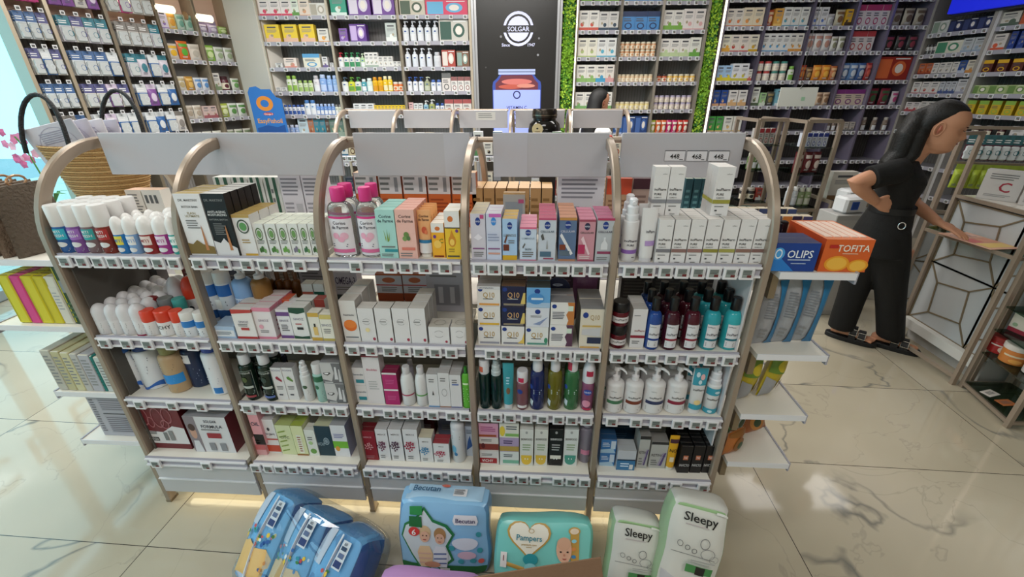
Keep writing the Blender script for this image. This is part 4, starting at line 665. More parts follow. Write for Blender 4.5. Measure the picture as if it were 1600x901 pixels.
F(4, 3, 1073, 1096.5, 646.5, 578, 'tube', 'teal patterned tube with white body', dict(col='d9dadb', cap=.1, capcol='dcdcde', lab=[('r', 0, .6, 1, 1, '3a9ab0'), ('e', .3, .85, .14, .06, 'c8e0e8'), ('e', .65, .8, .16, .07, 'e8b8b8'), ('e', .5, .68, .13, .05, 'c8e0e8'), ('r', 0, .02, 1, .14, '3a9ab0'), T(.5, .05, 'inoPharm', '333'), ('e', .5, .2, .25, .06, 'e8d090')]), n=2, dep=.05)
F(4, 3, 1099, 1122, 647, 577, 'bottle', 'white foam pump bottle with teal pattern', dict(col='dcdcdc', cap=.36, capr=.42, capstyle='foam', capcol='dedee2', shoulder=.04, lab=[('r', 0, .7, 1, .95, '3a9ab0'), ('r', 0, .02, 1, .2, '3a9ab0'), ('e', .4, .1, .12, .05, 'c8e0e8'), ('e', .6, .82, .14, .05, 'c8e0e8'), T(.55, .07, 'inoPharm', '333')]))
for k in range(2):
    p0, p1 = Yp(935.5, 729, .03), Yp(959, 729, .03); h_ = (Yp(947, 686, .03).z-LEV[4])/2
    make('carton', 'product_carton', p1.x-p0.x, .06, h_-.001, dict(col='3a78b8', top='28507a', dec=[('r', .65, .3, .95, .9, 'c8d8e8'), ('p', [(0, 0), (1, 0), (.8, .35), (0, .25)], 'a8c8e0'), lines(.1, .45, .6, .8, 3, 'cde')]), ['lower', 'upper'][k]+' bright blue box with white corner on the bottom shelf', 'box', ((p0.x+p1.x)/2, .03, LEV[4]+k*h_))
F(4, 4, 962, 991, 734, 704, 'carton', 'low pale box with blue front', dict(col='c4c8d0', top='b4b8bc', dec=[('r', 0, 0, 1, .5, '3a78a8'), ('r', 0, .5, 1, .56, '16304a'), lines(.2, .15, .8, .4, 2, 'def'), ('r', .7, .05, .9, .3, 'ddd')]), dep=.06)
F(4, 4, 935, 990, 700, 668, 'carton', 'wide dark blue box behind', dict(col='22405e', dec=[lines(.1, .2, .9, .7, 4, '4a6a88')]), y=.15)
for k, (u0, u1, vt, dn) in enumerate(((993.5, 1010, 681, 'narrow silver box with violet diagonal'), (1012, 1038.5, 690, 'wide silver box with violet diagonal'))):
    F(4, 4, u0, u1, 731, vt, 'carton', dn, dict(col='b8b8b4', top='8d8b88', dec=[('r', 0, .9, 1, 1, '333'), T(.5, .09, 'RETINOL', '555'), ('p', [(.6, .1), (.75, .1), (.95, .6), (.85, .6)], '5a4a80'), ('p', [(.5, .1), (.55, .1), (.8, .6), (.75, .6)], 'a090b8'), lines(.1, .1, .5, .35, 3)]), n=2)
F(4, 4, 1039, 1054, 735, 683, 'tube', 'yellow squeeze tube with dark stripe', dict(col='e0a828', cap=.1, capcol='dcd8cc', lab=[('r', 0, .78, 1, .9, '4a2a3a'), T(.55, .1, 'NO', '3a2a20'), ('r', .2, .2, .7, .35, 'e8dcc0')]))
for k, (u0, u1) in enumerate(((1057, 1075.5), (1076.5, 1094), (1095, 1113))):
    F(4, 4, u0, u1, 738.5, 697, 'carton', ['left', 'centre', 'right'][k]+' black box with orange square', dict(col='141214', top='0f0e10', dec=[('r', .3, .5, .72, .66, 'c87858'), ('t', .5, .58, .06, 'THE', 'eee', .3), T(.3, .09, 'INVICTO', 'd8d8d8')]), n=4, dep=.042)
# ---------------------------------------------------------------- background walls of shelving
_bg = {}
def bgmesh(kind, w_, h_, c1, c2):
    k = (kind, round(w_, 3), round(h_, 3), c1, c2)
    if k in _bg: return _bg[k]
    s = MB(); rn = random.Random(hash(k) % 9973); d = min(w_, .07); nm = 'product_carton'
    if kind == 'b':      # carton: band, motif and fine print
        q = carton_mb(w_, d, h_, c1, [('r', 0, 0, 1, [.08, .16, .24][rn.randrange(3)], c2), ('e', .3+.4*rn.random(), .30, .17, .13*w_/h_+.03, c2), ('e', .3+.4*rn.random(), .38, .10, .07, 'a89a80'), lines(.15, .55, .85, .72, 3, '8a8a8c'), ('r', .2, .80, .8, .88, '55555a')]); s = q
    elif kind == 'q':    # carton with face band on top and text
        s = carton_mb(w_, d, h_, c1, [('r', 0, .72, 1, 1, c2), lines(.12, .45, .88, .66, 2, '55555a'), ('e', .5, .24, .3, .17, c2), ('e', .5, .24, .2, .11, c1)])
    elif kind == 'w':    # wide display box
        s = carton_mb(w_, .1, h_, c1, [('r', .04, .08, .42, .9, c2), ('e', .68, .5, .2, .32, c2), ('e', .68, .5, .12, .2, 'e8e0d8'), lines(.5, .86, .95, .96, 1, 'eee')]); nm = 'display_box'
    elif kind in 'cpf':
        a = dict(col=c1, capcol=c2, cap=.2 if kind == 'c' else .28, capr=.36 if kind == 'c' else .24, capstyle={'c': 'cyl', 'p': 'pump', 'f': 'dome'}[kind], shoulder=.1, lab=[('r', .15, .1, .85, .6, 'dfe0e4' if rn.random() < .5 else c2), lines(.25, .2, .75, .5, 3, '556'), ('e', .5, .8, .14, .06, '2a4a90' if kind == 'p' else c2)])
        s, kids = P_bottle(w_, w_*.7, h_, a)
        for _, q in kids: s.add(q.v, [f for f in q.f], 'fff'); s.m[-len(q.m):] = [s.mi(q.mats[i]) for i in q.m]
        nm = 'toiletry_bottle'
    elif kind == 'j':
        s, kids = P_jar(w_, w_, h_, dict(col=c1, capcol=c2, cap=.22, capr=.46, lab=[('r', 0, .15, 1, .7, 'e6ddc8'), ('e', .5, .42, .2, .2, c1), lines(.2, .2, .8, .32, 1)]))
        for _, q in kids: s.add(q.v, [f for f in q.f], 'fff'); s.m[-len(q.m):] = [s.mi(q.mats[i]) for i in q.m]
        nm = 'food_jar'
    elif kind == 't':
        s, kids = P_tube(w_, w_*.6, h_, dict(col=c1, capcol=c2, lab=[('r', 0, .6, 1, .8, c2), lines(.3, .2, .7, .5, 3, '556')]))
        for _, q in kids: s.add(q.v, [f for f in q.f], 'fff'); s.m[-len(q.m):] = [s.mi(q.mats[i]) for i in q.m]
        nm = 'squeeze_tube'
    elif kind == 'g':
        s, _ = P_bag(w_, .05, h_, dict(col=c1, lab=[('e', .5, .42, .3, .2, c2), ('r', .1, .7, .9, .86, c2), lines(.2, .1, .8, .2, 2, 'ddd')])); nm = 'pouch'
    elif kind == 'k':    # hanging blister card
        s.box(-w_/2, w_/2, 0, .003, -h_, 0, mat(c1)); s.decal(lambda x, z, off: (x, -off, z-h_), w_, h_, [('r', 0, .62, 1, 1, c2), ('o', .5, .92, .08, .03, '333', .6), lines(.1, .68, .9, .84, 2, 'eee')])
        cc = mat('e4e8ea', .1, trans=.3)
        for i in range(2):
            x = w_*(-.2+.4*i); s.tube([(x+w_*.2*math.cos(t*math.pi/6), -.014, -h_*.68+w_*.26*math.sin(t*math.pi/6)) for t in range(12)], .007, mat(c2, .2) if i else cc, 6, close=True)
        s.rbox(-w_*.42, w_*.42, -.02, 0, -h_*.97, -h_*.42, cc, .006); nm = 'blister_pack'
    elif kind == 'h':    # hanging soft bag with header card
        q, _ = P_bag(w_, .035, h_*.8, dict(col=c1, lab=[('e', .5, .5, .3, .25, c2), lines(.2, .12, .8, .25, 2, '667')]))
        s.add([(x, y, z-h_) for x, y, z in q.v], q.f, 'fff'); s.m = [s.mi(q.mats[i]) for i in q.m]
        s.box(-w_*.45, w_*.45, .015, .02, -h_*.22, 0, mat(c2)); nm = 'hanging_bag'
    o = s.build(nm); me = o.data; bpy.data.objects.remove(o); _bg[k] = (me, nm); return _bg[k]
BCAT = {'b': 'box', 'q': 'box', 'w': 'box', 'c': 'bottle', 'p': 'bottle', 'f': 'bottle', 'j': 'jar', 't': 'tube', 'g': 'pouch', 'k': 'hanging pack', 'h': 'hanging bag'}
class Wall:
    def __init__(s, r, g, ang, name): s.o = W(r, g); s.rz = YAW+ang; s.M = Matrix.Translation(s.o) @ Matrix.Rotation(s.rz, 4, 'Z'); s.name = name
    def at(s, x, y, z): return s.M @ Vector((x, y, z))
    def x_of(s, u, v):    # where a sight line meets the wall plane
        d = ray(u, v); n = s.M.to_3x3() @ Vector((0, 1, 0)); t = (s.o-CAM).dot(n)/d.dot(n); p = s.M.inverted() @ (CAM+d*t); return p.x, p.z
RIB = mat('8c8a88', .5); RIBL = mat('a3a19f', .5)
def wallbay(wl, x0, x1, zs, lab, dep=.3, top=2.9, dark=False, post='b8ab98', bot=.1, rib=True, tagn=6, name='wall_shelving_bay', hooks=()):
    t = thing(name, lab, 'shelving', wl.at(x0, 0, 0), wl.rz); wd = x1-x0
    pm = mat(post, .35, .3)
    for x in (0, wd):
        s = MB(); s.box(x-.014, x+.014, -.01, dep+.02, 0, top, pm); s.build('upright', t, smooth=0)
    s = MB(); bm = mat('55524f' if dark else '8f8d8b', .55); s.box(.014, wd-.014, dep, dep+.02, bot, top, bm)
    if rib:
        n = int(wd/.035)
        for i in range(n):
            x = .02+(wd-.04)*(i+.5)/n; s.box(x-.003, x+.003, dep-.003, dep, bot, top, mat('6d6a67' if dark else '787573', .5))
    s.build('back_panel', t, smooth=0)
    for z in zs:
        s = MB(); s.box(.014, wd-.014, 0, dep, z-.02, z, mat('c8c7cb' if not dark else '8d8b93', .4)); s.box(.014, wd-.014, -.006, 0, z-.036, z+.003, RAIL)
        sh = s.build('shelf', t, smooth=0)
        for i in range(tagn): link('price_tag', TAGMESH, sh, (wd*(i+.5+.15*math.sin(i*5+z*9))/tagn, -.008, z-.0))
    return t
def row(wl, x0, x1, z, items, where, dy=.02, hang=False):
    x0 += .02; x1 -= .02
    tot = sum(n*w_ for n, k, w_, *_ in items); cnt = sum(i[0] for i in items); sc = min(1, (x1-x0)/tot*.985)
    gap = max(0, (x1-x0)-tot*sc)/max(1, cnt); x = x0
    for it in items:
        n, k, w_, h_, c1, c2, desc = it[:7]; upn = it[7] if len(it) > 7 else 1
        if k == '_': x += (w_*sc+gap)*n; continue
        me, nm = bgmesh(k, w_*sc, h_, c1, c2); lab = desc+' '+where
        if nm == 'product_carton': nm = 'food_carton' if ('light strip' in where or 'jar bay' in where or 'right of poster' in where) else 'right_side_box' if 'wall' in where or 'corner' in where else 'mixed_carton' if 'stand' not in where else 'small_carton'  # stem chosen by place in the shop, contents vary
        for i in range(n):
            for q in range(upn):
                for dd in range(2 if hang else 1):
                    o = link(nm, me, None, wl.at(x+gap/2+w_*sc/2, dy+dd*.05+random.uniform(0, .008), z+q*(h_+.001)+.001), wl.rz)
                    tag(o, lab, BCAT[k], (desc+' '+where) if n*upn > 1 or hang else None)
            x += w_*sc+gap
# --- frontal back wall
BW = Wall(0, 5.5, 0, 'back wall')
xu = lambda u, v=104, wl=BW: wl.x_of(u, v)[0]
ZA, ZB_, ZC, ZD, ZE, ZF = 2.352, 2.104, 1.85, 1.60, 1.351, 1.10
LX = [xu(419), xu(525), xu(629), xu(737)]
nL = ['bay by fish sign', 'second bay from poster', 'bay left of poster']
for i in range(3): wallbay(BW, LX[i], LX[i+1], [ZA, ZB_, ZC, ZD, ZE, ZF, .8, .5], 'tall grey back wall '+nL[i].replace('bay', 'bay', 1), tagn=6)
def rows(i, X, names, data, wl=BW, **k):
    for sh, (z, items) in enumerate(data):
        row(wl, X[i], X[i+1], z, items, 'on %s shelf, %s' % (['top', 'second', 'third', 'fourth', 'fifth', 'sixth', 'seventh'][sh], names[i]), **k)
rows(0, LX, nL, [
 (ZA, [(3, 'b', .12, .15, 'e9dfdd', 'd8506a', 'white baby product boxes with pink print'), (1, 'b', .08, .15, 'dfe6d8', '6a9a50', 'white and green baby box'), (1, 'b', .12, .15, 'e6d6c8', 'd8a07a', 'peach baby box'), (1, 'w', .18, .12, 'd9d6cf', 'b0a89a', 'grey window box')]),
 (ZB_, [(3, 'b', .16, .17, 'e8c83a', 'e0b8a0', 'yellow box with baby photo'), (1, 'b', .12, .13, 'dedad2', 'e0a050', 'white and orange box')]),
 (ZC, [(1, '_', .02, 0, 0, 0, ''), (1, 'b', .08, .05, 'd9d7d4', '777', 'tiny white carton'), (1, 'b', .14, .10, 'e2d4cc', 'd08878', 'pink and white carton'), (1, '_', .03, 0, 0, 0, ''), (1, 'q', .19, .14, 'dcd8c8', '5a9ac8', 'carton with blue circles'), (1, 'b', .06, .11, 'd8d6d8', '6a5a8a', 'slim white carton'), (1, 'b', .04, .05, 'd8d6d8', '888', 'tiny grey carton')]),
 (ZD, [(2, 'b', .06, .05, 'd9d7d4', '999', 'small white cartons'), (2, 'c', .06, .17, 'd8dccc', '8ab04a', 'white and green bottles'), (3, 'c', .055, .12, 'cdd6b8', '9ab868', 'short pale green bottles'), (1, 'c', .07, .17, 'dcd8dc', 'b8b4b8', 'tall white bottle'), (1, 'c', .08, .18, '86a8dc', 'b8c8e8', 'blue bottle'), (2, 'c', .06, .17, '8fb2e2', 'a8c0e8', 'sky blue bottles')]),
 (ZE, [(1, 'c', .04, .14, '2a3a58', '334', 'dark blue bottle'), (5, 'c', .05, .11, 'd8dce4', '3a5aa0', 'small white and blue bottles'), (2, 'c', .07, .16, 'd5dce6', '4a7ab8', 'large white and blue bottles'), (5, 'c', .045, .12, '6f94d0', 'a8bce0', 'blue deodorant bottles'), (2, 'c', .04, .11, 'd6d8c8', '888', 'pale small bottles')]),
 (ZF, [(3, 'c', .06, .14, '98b2e0', 'c8d2ea', 'pale blue capped bottles'), (1, 'b', .12, .22, 'b8ccd8', 'd8e2e8', 'pale blue tall carton'), (1, 'b', .07, .24, 'a9694a', '8a4a30', 'terracotta tall carton'), (2, 'b', .07, .24, '3a7a8c', '2a5a68', 'petrol blue tall cartons'), (1, 'b', .05, .24, '5a4034', '4a3028', 'brown tall carton'), (2, 'b', .09, .24, '5a7468', '8a9a8c', 'grey green tall cartons')])])
rows(1, LX, nL, [
 (ZA, [(1, 'b', .17, .2, '2f9a80', 'd8e8e0', 'teal baby accessory box'), (2, 'w', .24, .2, '6a3a90', 'd8d0e0', 'purple breast pump boxes')]),
 (ZB_, [(1, '_', .02, 0, 0, 0, ''), (1, 'b', .09, .13, '7a52a0', 'b8a0d0', 'purple carton'), (1, 'w', .18, .17, '5c3088', 'c0a8d8', 'deep purple box'), (1, '_', .16, 0, 0, 0, ''), (1, 'b', .12, .18, 'b8c0bc', 'e0e4e0', 'clear silver packaged box')]),
 (ZC, [(1, 'p', .07, .15, 'd8d8d4', 'c03a4a', 'white pump bottle with red cap'), (3, 'p', .07, .15, 'dadbd6', '3a8a5a', 'white pump bottles with green caps'), (1, 'p', .06, .14, 'a8c89a', 'c8d8b8', 'pale green pump bottle'), (3, 'b', .055, .15, 'dcdad6', '9aa89a', 'tall white cartons'), (3, 'b', .06, .11, 'd8d6d2', 'a8a8a8', 'medium white cartons'), (2, 'b', .05, .06, 'd8d6d2', '999', 'low white cartons')]),
 (ZD, [(1, 'p', .075, .15, 'd8dad8', '4a5a6a', 'white pump bottle with dark cap'), (1, 'p', .075, .15, 'c8cc3a', '6a9a3a', 'lime yellow pump bottle'), (1, 'p', .075, .15, 'd8dad4', '4a8a4a', 'white pump bottle with green cap'), (1, 'c', .06, .13, '4a9aa8', 'd0dcdc', 'teal bottle'), (1, 'c', .07, .14, 'cddcd8', 'd8e4e0', 'pale mint bottle'), (2, 'c', .06, .15, 'e0b020', 'd09020', 'golden yellow bottles'), (2, 'c', .055, .16, 'e4c030', 'e0d8b0', 'bright yellow bottles'), (2, 'j', .06, .1, 'd0703a', 'd8d0c4', 'orange jars')]),
 (ZE, [(2, 'b', .05, .07, 'cfcdcd', '3a4a80', 'small white and navy cartons'), (3, 'b', .08, .12, 'd8d8da', 'b0b4c0', 'white cartons with grey print'), (9, 'b', .04, .1, 'e4c032', 'c89a28', 'thin yellow cartons in a row')])])
rows(2, LX, nL, [
 (ZA, [(1, 'w', .28, .15, 'c8bfae', '4a5a48', 'beige photo gift box'), (1, 'w', .46, .14, 'd84a6a', '6ab0d8', 'pink and blue playful gift box')]),
 (ZB_, [(5, 'p', .07, .2, 'd8dce2', 'd2d6de', 'white lotion pump bottles with blue logo'), (1, 'w', .32, .21, 'c8c4bc', '3a5a50', 'gift box with two round plates')]),
 (ZC, [(4, 'p', .065, .19, 'd8dce2', 'd2d6de', 'white slim pump bottles with blue logo'), (1, 'c', .08, .15, 'd4d6da', 'c8cad0', 'squat white bottle'), (1, 'w', .15, .17, 'a84a40', 'd8d0c8', 'red window box with oval plate'), (1, 'w', .14, .16, '7a5a48', '8aa098', 'brown window box')]),
 (ZD, [(3, 'p', .06, .15, 'd8dade', '3a5aa0', 'short white pump bottles'), (1, 'p', .07, .15, '9aa080', 'b8bca8', 'olive pump bottle'), (2, 'c', .06, .12, 'd0d4dc', '4a6ab0', 'small white bottles with blue logo'), (1, 'q', .1, .19, 'd4ccc8', '6a6a6a', 'baby pacifier set box'), (3, 'q', .07, .15, 'dcd8d4', '8a5a5a', 'small window cartons')]),
 (ZE, [(1, 'b', .05, .13, 'd8b0b0', 'c88', 'pink carton'), (2, 'b', .05, .12, 'd8dada', '778', 'white slim cartons'), (1, 'p', .06, .15, '8ab0c0', 'd8d8d8', 'light teal pump bottle'), (1, 'p', .07, .16, '9aa060', 'ccc', 'olive green pump bottle'), (2, 'c', .05, .12, 'd6d8de', '3a5aa0', 'tiny white bottles'), (3, 'q', .1, .16, 'd8d2cc', 'a05050', 'red looped window cartons')])])
# middle bays with moss strips
MX = [xu(899), xu(964), xu(1026), xu(1094)]
nM = ['bay right of poster', 'jar bay', 'bay left of light strip']
MZ = [2.47, 2.20, 1.94, 1.685, 1.39, 1.12]
for i in range(3): wallbay(BW, MX[i], MX[i+1], MZ+[.8, .5], 'back wall '+nM[i], tagn=5, post='9a9287')
hp = lambda c, d, n=4: [(n, 'b', .115, .19, 'dfdbd2', c, d)]
rows(0, MX, nM, [(2.47, [(3, 'b', .12, .2, 'b8cc8a', '6a9a3a', 'green baby food cartons')]), (2.20, [(2, 'b', .115, .19, 'dedad4', 'c85a4a', 'white baby milk cartons with red animal'), (2, 'b', .115, .18, 'cfccc8', '3a4a5a', 'grey baby milk cartons with number 2')]), (1.94, [(2, 'b', .115, .19, 'dfdbcc', 'a8b87a', 'cream cartons'), (2, 'b', .115, .19, 'dcdcda', '5aa8c0', 'white cartons with aqua 2')]),
 (1.685, [(2, 'b', .115, .18, 'dddad2', '8ab06a', 'white cartons with green foot'), (1, 'b', .115, .18, 'dcd8d0', '4a9ac0', 'white carton with blue print'), (1, 'b', .1, .18, 'dcd4cc', 'd09a9a', 'white carton with pink print')]), (1.39, [(4, 'b', .115, .19, 'dedbd4', '7aa86a', 'white milk cartons with green foot')])])
rows(1, MX, nM, [(2.47, [(3, 'b', .13, .18, 'd4d8dc', '5a8ac0', 'white and blue cartons')]), (2.20, [(3, 'q', .14, .18, '4a86c0', '2a3a60', 'blue milk powder cans with dark lid')]), (1.94, [(7, 'j', .055, .075, 'c8946a', 'd8d0b8', 'orange baby food jars', 2)]), (1.685, [(8, 'j', .055, .08, 'd6ba98', 'cabca0', 'beige baby food jars')]), (1.39, [(7, 'j', .06, .085, 'd8c68a', 'cfc4a8', 'yellow baby food jars')]), (1.12, [(1, 'b', .12, .2, '3a66a8', 'a8b8d8', 'blue tall carton'), (2, 'w', .16, .2, '2c4478', '4a6aa8', 'navy display boxes')])])
rows(2, MX, nM, [(2.47, [(3, 'b', .12, .18, 'd8d8d0', '8ab06a', 'white and green cartons')]), (2.20, [(2, 'b', .12, .19, 'dcd8d2', '7aa84a', 'white cereal cartons with green leaf'), (2, 'b', .13, .2, 'e0d8d4', 'd8a8a8', 'white cereal cartons with pink print')]), (1.94, [(3, 'b', .12, .18, 'dedad4', 'b8c89a', 'white porridge cartons'), (1, 'b', .13, .19, 'dcdcd2', '6aa04a', 'white and leaf green carton')]),
 (1.685, [(2, 'j', .06, .08, 'b85a3a', '3a3030', 'red baby food jars'), (5, 'j', .06, .08, 'd8ac50', 'd0c8b0', 'golden baby food jars')]), (1.39, [(7, 'j', .058, .075, 'cabcb8', 'a8a0b8', 'white labelled baby food jars', 2)]), (1.12, [(1, 'g', .065, .15, 'a8b03a', 'e8e0d0', 'green fruit pouch'), (2, 'g', .065, .15, 'd86a3a', 'e8e0d0', 'orange fruit pouches'), (2, 'g', .065, .15, 'c02a6a', 'e8e0d0', 'pink fruit pouches'), (2, 'g', .065, .15, 'c83a30', 'e8e0d0', 'red fruit pouches')])])
MM = [mat('7fae2e', .7), mat('4f8a2c', .7), mat('a6cc3e', .7), mat('2f6a2a', .7)]
def moss(u0, u1, lab):
    a, b = xu(u0), xu(u1); s = MB(); rn = random.Random(u0)
    s.box(a, b, .05, .06, .3, 2.9, mat('2c4a20', .8))
    for i in range(5200):
        x = rn.uniform(a+.018, b-.018); z = rn.uniform(1.0, 2.88); y = rn.uniform(-.02, .07); l = rn.uniform(.015, .04); an = rn.uniform(0, 6.28); w_ = l*.35
        m = MM[min(3, max(0, int(1.5+1.6*math.sin(z*6+x*9)+rn.uniform(-1, 1))))]
        dx, dz = math.cos(an)*l, math.sin(an)*l; px, pz = -math.sin(an)*w_, math.cos(an)*w_
        s.add([(x, y, z), (x+dx*.5+px, y-.012, z+dz*.5+pz), (x+dx, y-.02, z+dz), (x+dx*.5-px, y-.006, z+dz*.5-pz)], [(0, 1, 2, 3)], m)
    o = s.build('moss_panel', None, BW.at(0, 0, 0), smooth=0); o.rotation_euler = (0, 0, BW.rz); tag(o, lab, 'moss panel')
moss(877, 896, 'bright green moss strip right beside the dark poster'); moss(1096, 1113, 'bright green moss strip beside the vertical light strip')
for u, lab in ((1116.5, 'vertical glowing light strip right of the right moss strip'), (897.5, 'thin vertical light strip left of the baby milk cartons')):
    s = MB(); x = xu(u); wd_ = .012 if u > 1000 else .006; s.box(x-wd_, x+wd_, -.03, 0, .3, 2.9, mat('fffbe6', .5, emit=5)); s.box(x-wd_-.006, x-wd_, -.03, 0, .3, 2.9, BRD); s.box(x+wd_, x+wd_+.006, -.03, 0, .3, 2.9, BRD)
    o = s.build('light_strip', None, BW.at(0, 0, 0), smooth=0); o.rotation_euler = (0, 0, BW.rz); tag(o, lab, 'light strip')
# right bays
RX = [xu(1120), xu(1182), xu(1250), xu(1316), xu(1370), xu(1428)]
nR = ['bay right of light strip', 'second bay from light strip', 'third bay from light strip', 'fourth bay from light strip', 'back corner bay']
RZ = [2.49, 2.23, 1.985, 1.69, 1.425, 1.14]
for i in range(5): wallbay(BW, RX[i], RX[i+1], RZ+[.8, .5], 'back wall '+nR[i], dark=True, tagn=5, post='8a8298')
rows(0, RX, nR, [(2.49, [(3, 'b', .12, .2, 'd8d0c4', 'c87a4a', 'beige cereal cartons')]), (2.23, [(2, 'b', .1, .17, 'dcd4ca', 'd87a4a', 'white cartons with orange foot'), (2, 'b', .12, .18, 'e0d2b8', 'e0944a', 'white biscuit cartons with black title')]), (1.985, [(1, 'b', .11, .17, 'e0dcc8', 'e0a848', 'white carton with yellow foot'), (2, 'b', .11, .17, 'dcd2c8', 'b83a34', 'white cartons with red fruit'), (1, 'b', .11, .17, 'dcd6c4', 'c8a030', 'white carton with yellow fruit')]),
 (1.69, [(2, 'b', .11, .16, '9fc0e0', 'd8c83a', 'pale blue cereal cartons with yellow foot'), (2, 'b', .12, .18, 'dcdce0', 'c8bc4a', 'white and blue cereal cartons'), (1, 'b', .06, .12, 'dcd8d0', 'c86a5a', 'small white carton')]), (1.425, [(2, 'b', .08, .17, '2a4a90', 'd0a07a', 'navy cereal cartons'), (2, 'b', .1, .17, 'dcd8d4', 'd0a878', 'white cereal cartons with orange foot')]), (1.14, [(2, 'b', .08, .17, '4a9a4a', 'd8b878', 'green cereal cartons'), (2, 'b', .1, .17, 'dcdcd4', 'd8b878', 'white and green cereal cartons')])])
rows(1, RX, nR, [(2.49, [(4, 'b', .1, .18, 'dcd8d0', '8a9ab8', 'white cartons')]), (2.23, [(1, 'g', .07, .16, 'c85a3a', 'e8c8a0', 'orange red pouch'), (1, 'b', .09, .17, 'd8a04a', 'e8c070', 'orange carton'), (3, 'b', .09, .18, 'dcdcd8', '5aa0b8', 'white cartons with blue and red drawing')]), (1.985, [(4, 'b', .08, .18, 'dcdcda', '5a9ac8', 'white cartons with blue foot'), (2, 'b', .08, .18, 'dedad2', 'd89a4a', 'white cartons with orange foot')]), (1.69, [(2, 'j', .075, .1, 'd8d0c8', 'b84a4a', 'white tins with red print', 2), (2, 'j', .075, .1, 'd0c8bc', '4a8a80', 'white tins with green print', 2), (1, 'c', .07, .15, 'd8dccf', '7ab04a', 'white and green bottle')]), (1.425, [(1, 'b', .09, .2, 'd8dcd4', '5a6a50', 'tall white carton'), (1, 'b', .07, .14, '9ac08a', 'd0d8c8', 'green carton'), (1, 'g', .09, .15, '4a4a40', '8a7a50', 'dark pouch'), (2, 'b', .07, .18, '7ab0c0', 'd8e0e0', 'pale blue tall cartons')])])
rows(2, RX, nR, [(2.49, [(3, 'b', .12, .18, 'd0ccc4', '8a7a6a', 'grey cartons')]), (2.23, [(2, 'b', .08, .18, 'd8d8d8', '5a7ac0', 'white cartons with blue drawing'), (1, 'g', .08, .12, 'd0d0d0', 'a8a8a8', 'white pouch'), (1, 'g', .1, .16, 'c0b8a0', '7a5a3a', 'beige snack pouch'), (1, 'b', .07, .16, 'd8a830', '4a3a20', 'upright yellow carton')]), (1.985, [(3, 'g', .1, .18, 'd6d2d0', 'b88a7a', 'white snack pouches'), (2, 'g', .08, .15, 'd4d2cc', '8a8a70', 'small white pouches')]), (1.69, [(1, 'g', .1, .16, 'b84a2a', 'd8843a', 'red snack bag'), (1, 'g', .09, .14, '6a4a34', 'a88a5a', 'brown snack bag'), (2, 'g', .12, .16, 'd8862a', 'e8b04a', 'orange snack bags'), (1, 'g', .09, .15, 'b86a3a', 'd8b080', 'copper snack bag')]), (1.425, [(1, 'g', .08, .15, '8a2a34', 'c8606a', 'dark red pouch'), (1, 'g', .1, .16, '3a5a30', '8ac04a', 'green fruit pouch'), (1, 'g', .09, .15, '6a90b8', 'd8e0e8', 'pale blue pouch'), (2, 'g', .08, .14, 'd0b498', '8a6a50', 'cream pouches')])])
rows(3, RX, nR, [(2.49, [(3, 'b', .1, .18, '8a8488', '6a6468', 'grey boxes')]), (2.23, [(4, 'q', .09, .2, 'cfc8c8', 'a83a60', 'white cartons with magenta top')]), (1.985, [(3, 'q', .09, .2, 'd0c8c4', 'b0403c', 'white cartons with red top'), (1, '_', .08, 0, 0, 0, '')]), (1.69, [(2, 'g', .1, .18, '5a80b0', 'c8d0d8', 'blue and white pouches'), (1, 'g', .09, .18, '3a5a90', 'b8c0c8', 'deep blue pouch'), (1, 'g', .07, .18, 'a02a28', 'c86050', 'red pouch')]), (1.425, [(3, 'q', .12, .17, 'c8b8a8', '7a3478', 'cream cartons with purple circle')]), (1.14, [(3, 'c', .05, .14, '9a8a80', '3a3634', 'small brown bottles'), (2, 'b', .06, .1, 'b8b0a8', '666', 'small grey cartons')])])
rows(4, RX, nR, [(2.49, [(3, 'g', .1, .15, 'c8c4c4', '888', 'grey white pouches')]), (2.23, [(3, 'g', .11, .17, 'b0a898', '6a5a4a', 'white and brown coffee pouches')]), (1.985, [(3, 'g', .1, .16, '242224', '8a3a4a', 'black pouches')]), (1.69, [(1, 'w', .42, .24, '9a2a1e', 'd86a3a', 'large red orange display box')]), (1.425, [(2, 'g', .11, .18, '7a1f34', '3a5a3a', 'dark red bags'), (1, 'g', .08, .15, 'c8c0c4', 'b04a7a', 'white and pink pouch')]), (1.14, [(3, 'c', .06, .15, '8a7a70', 'b8b0a8', 'beige bottles')])])
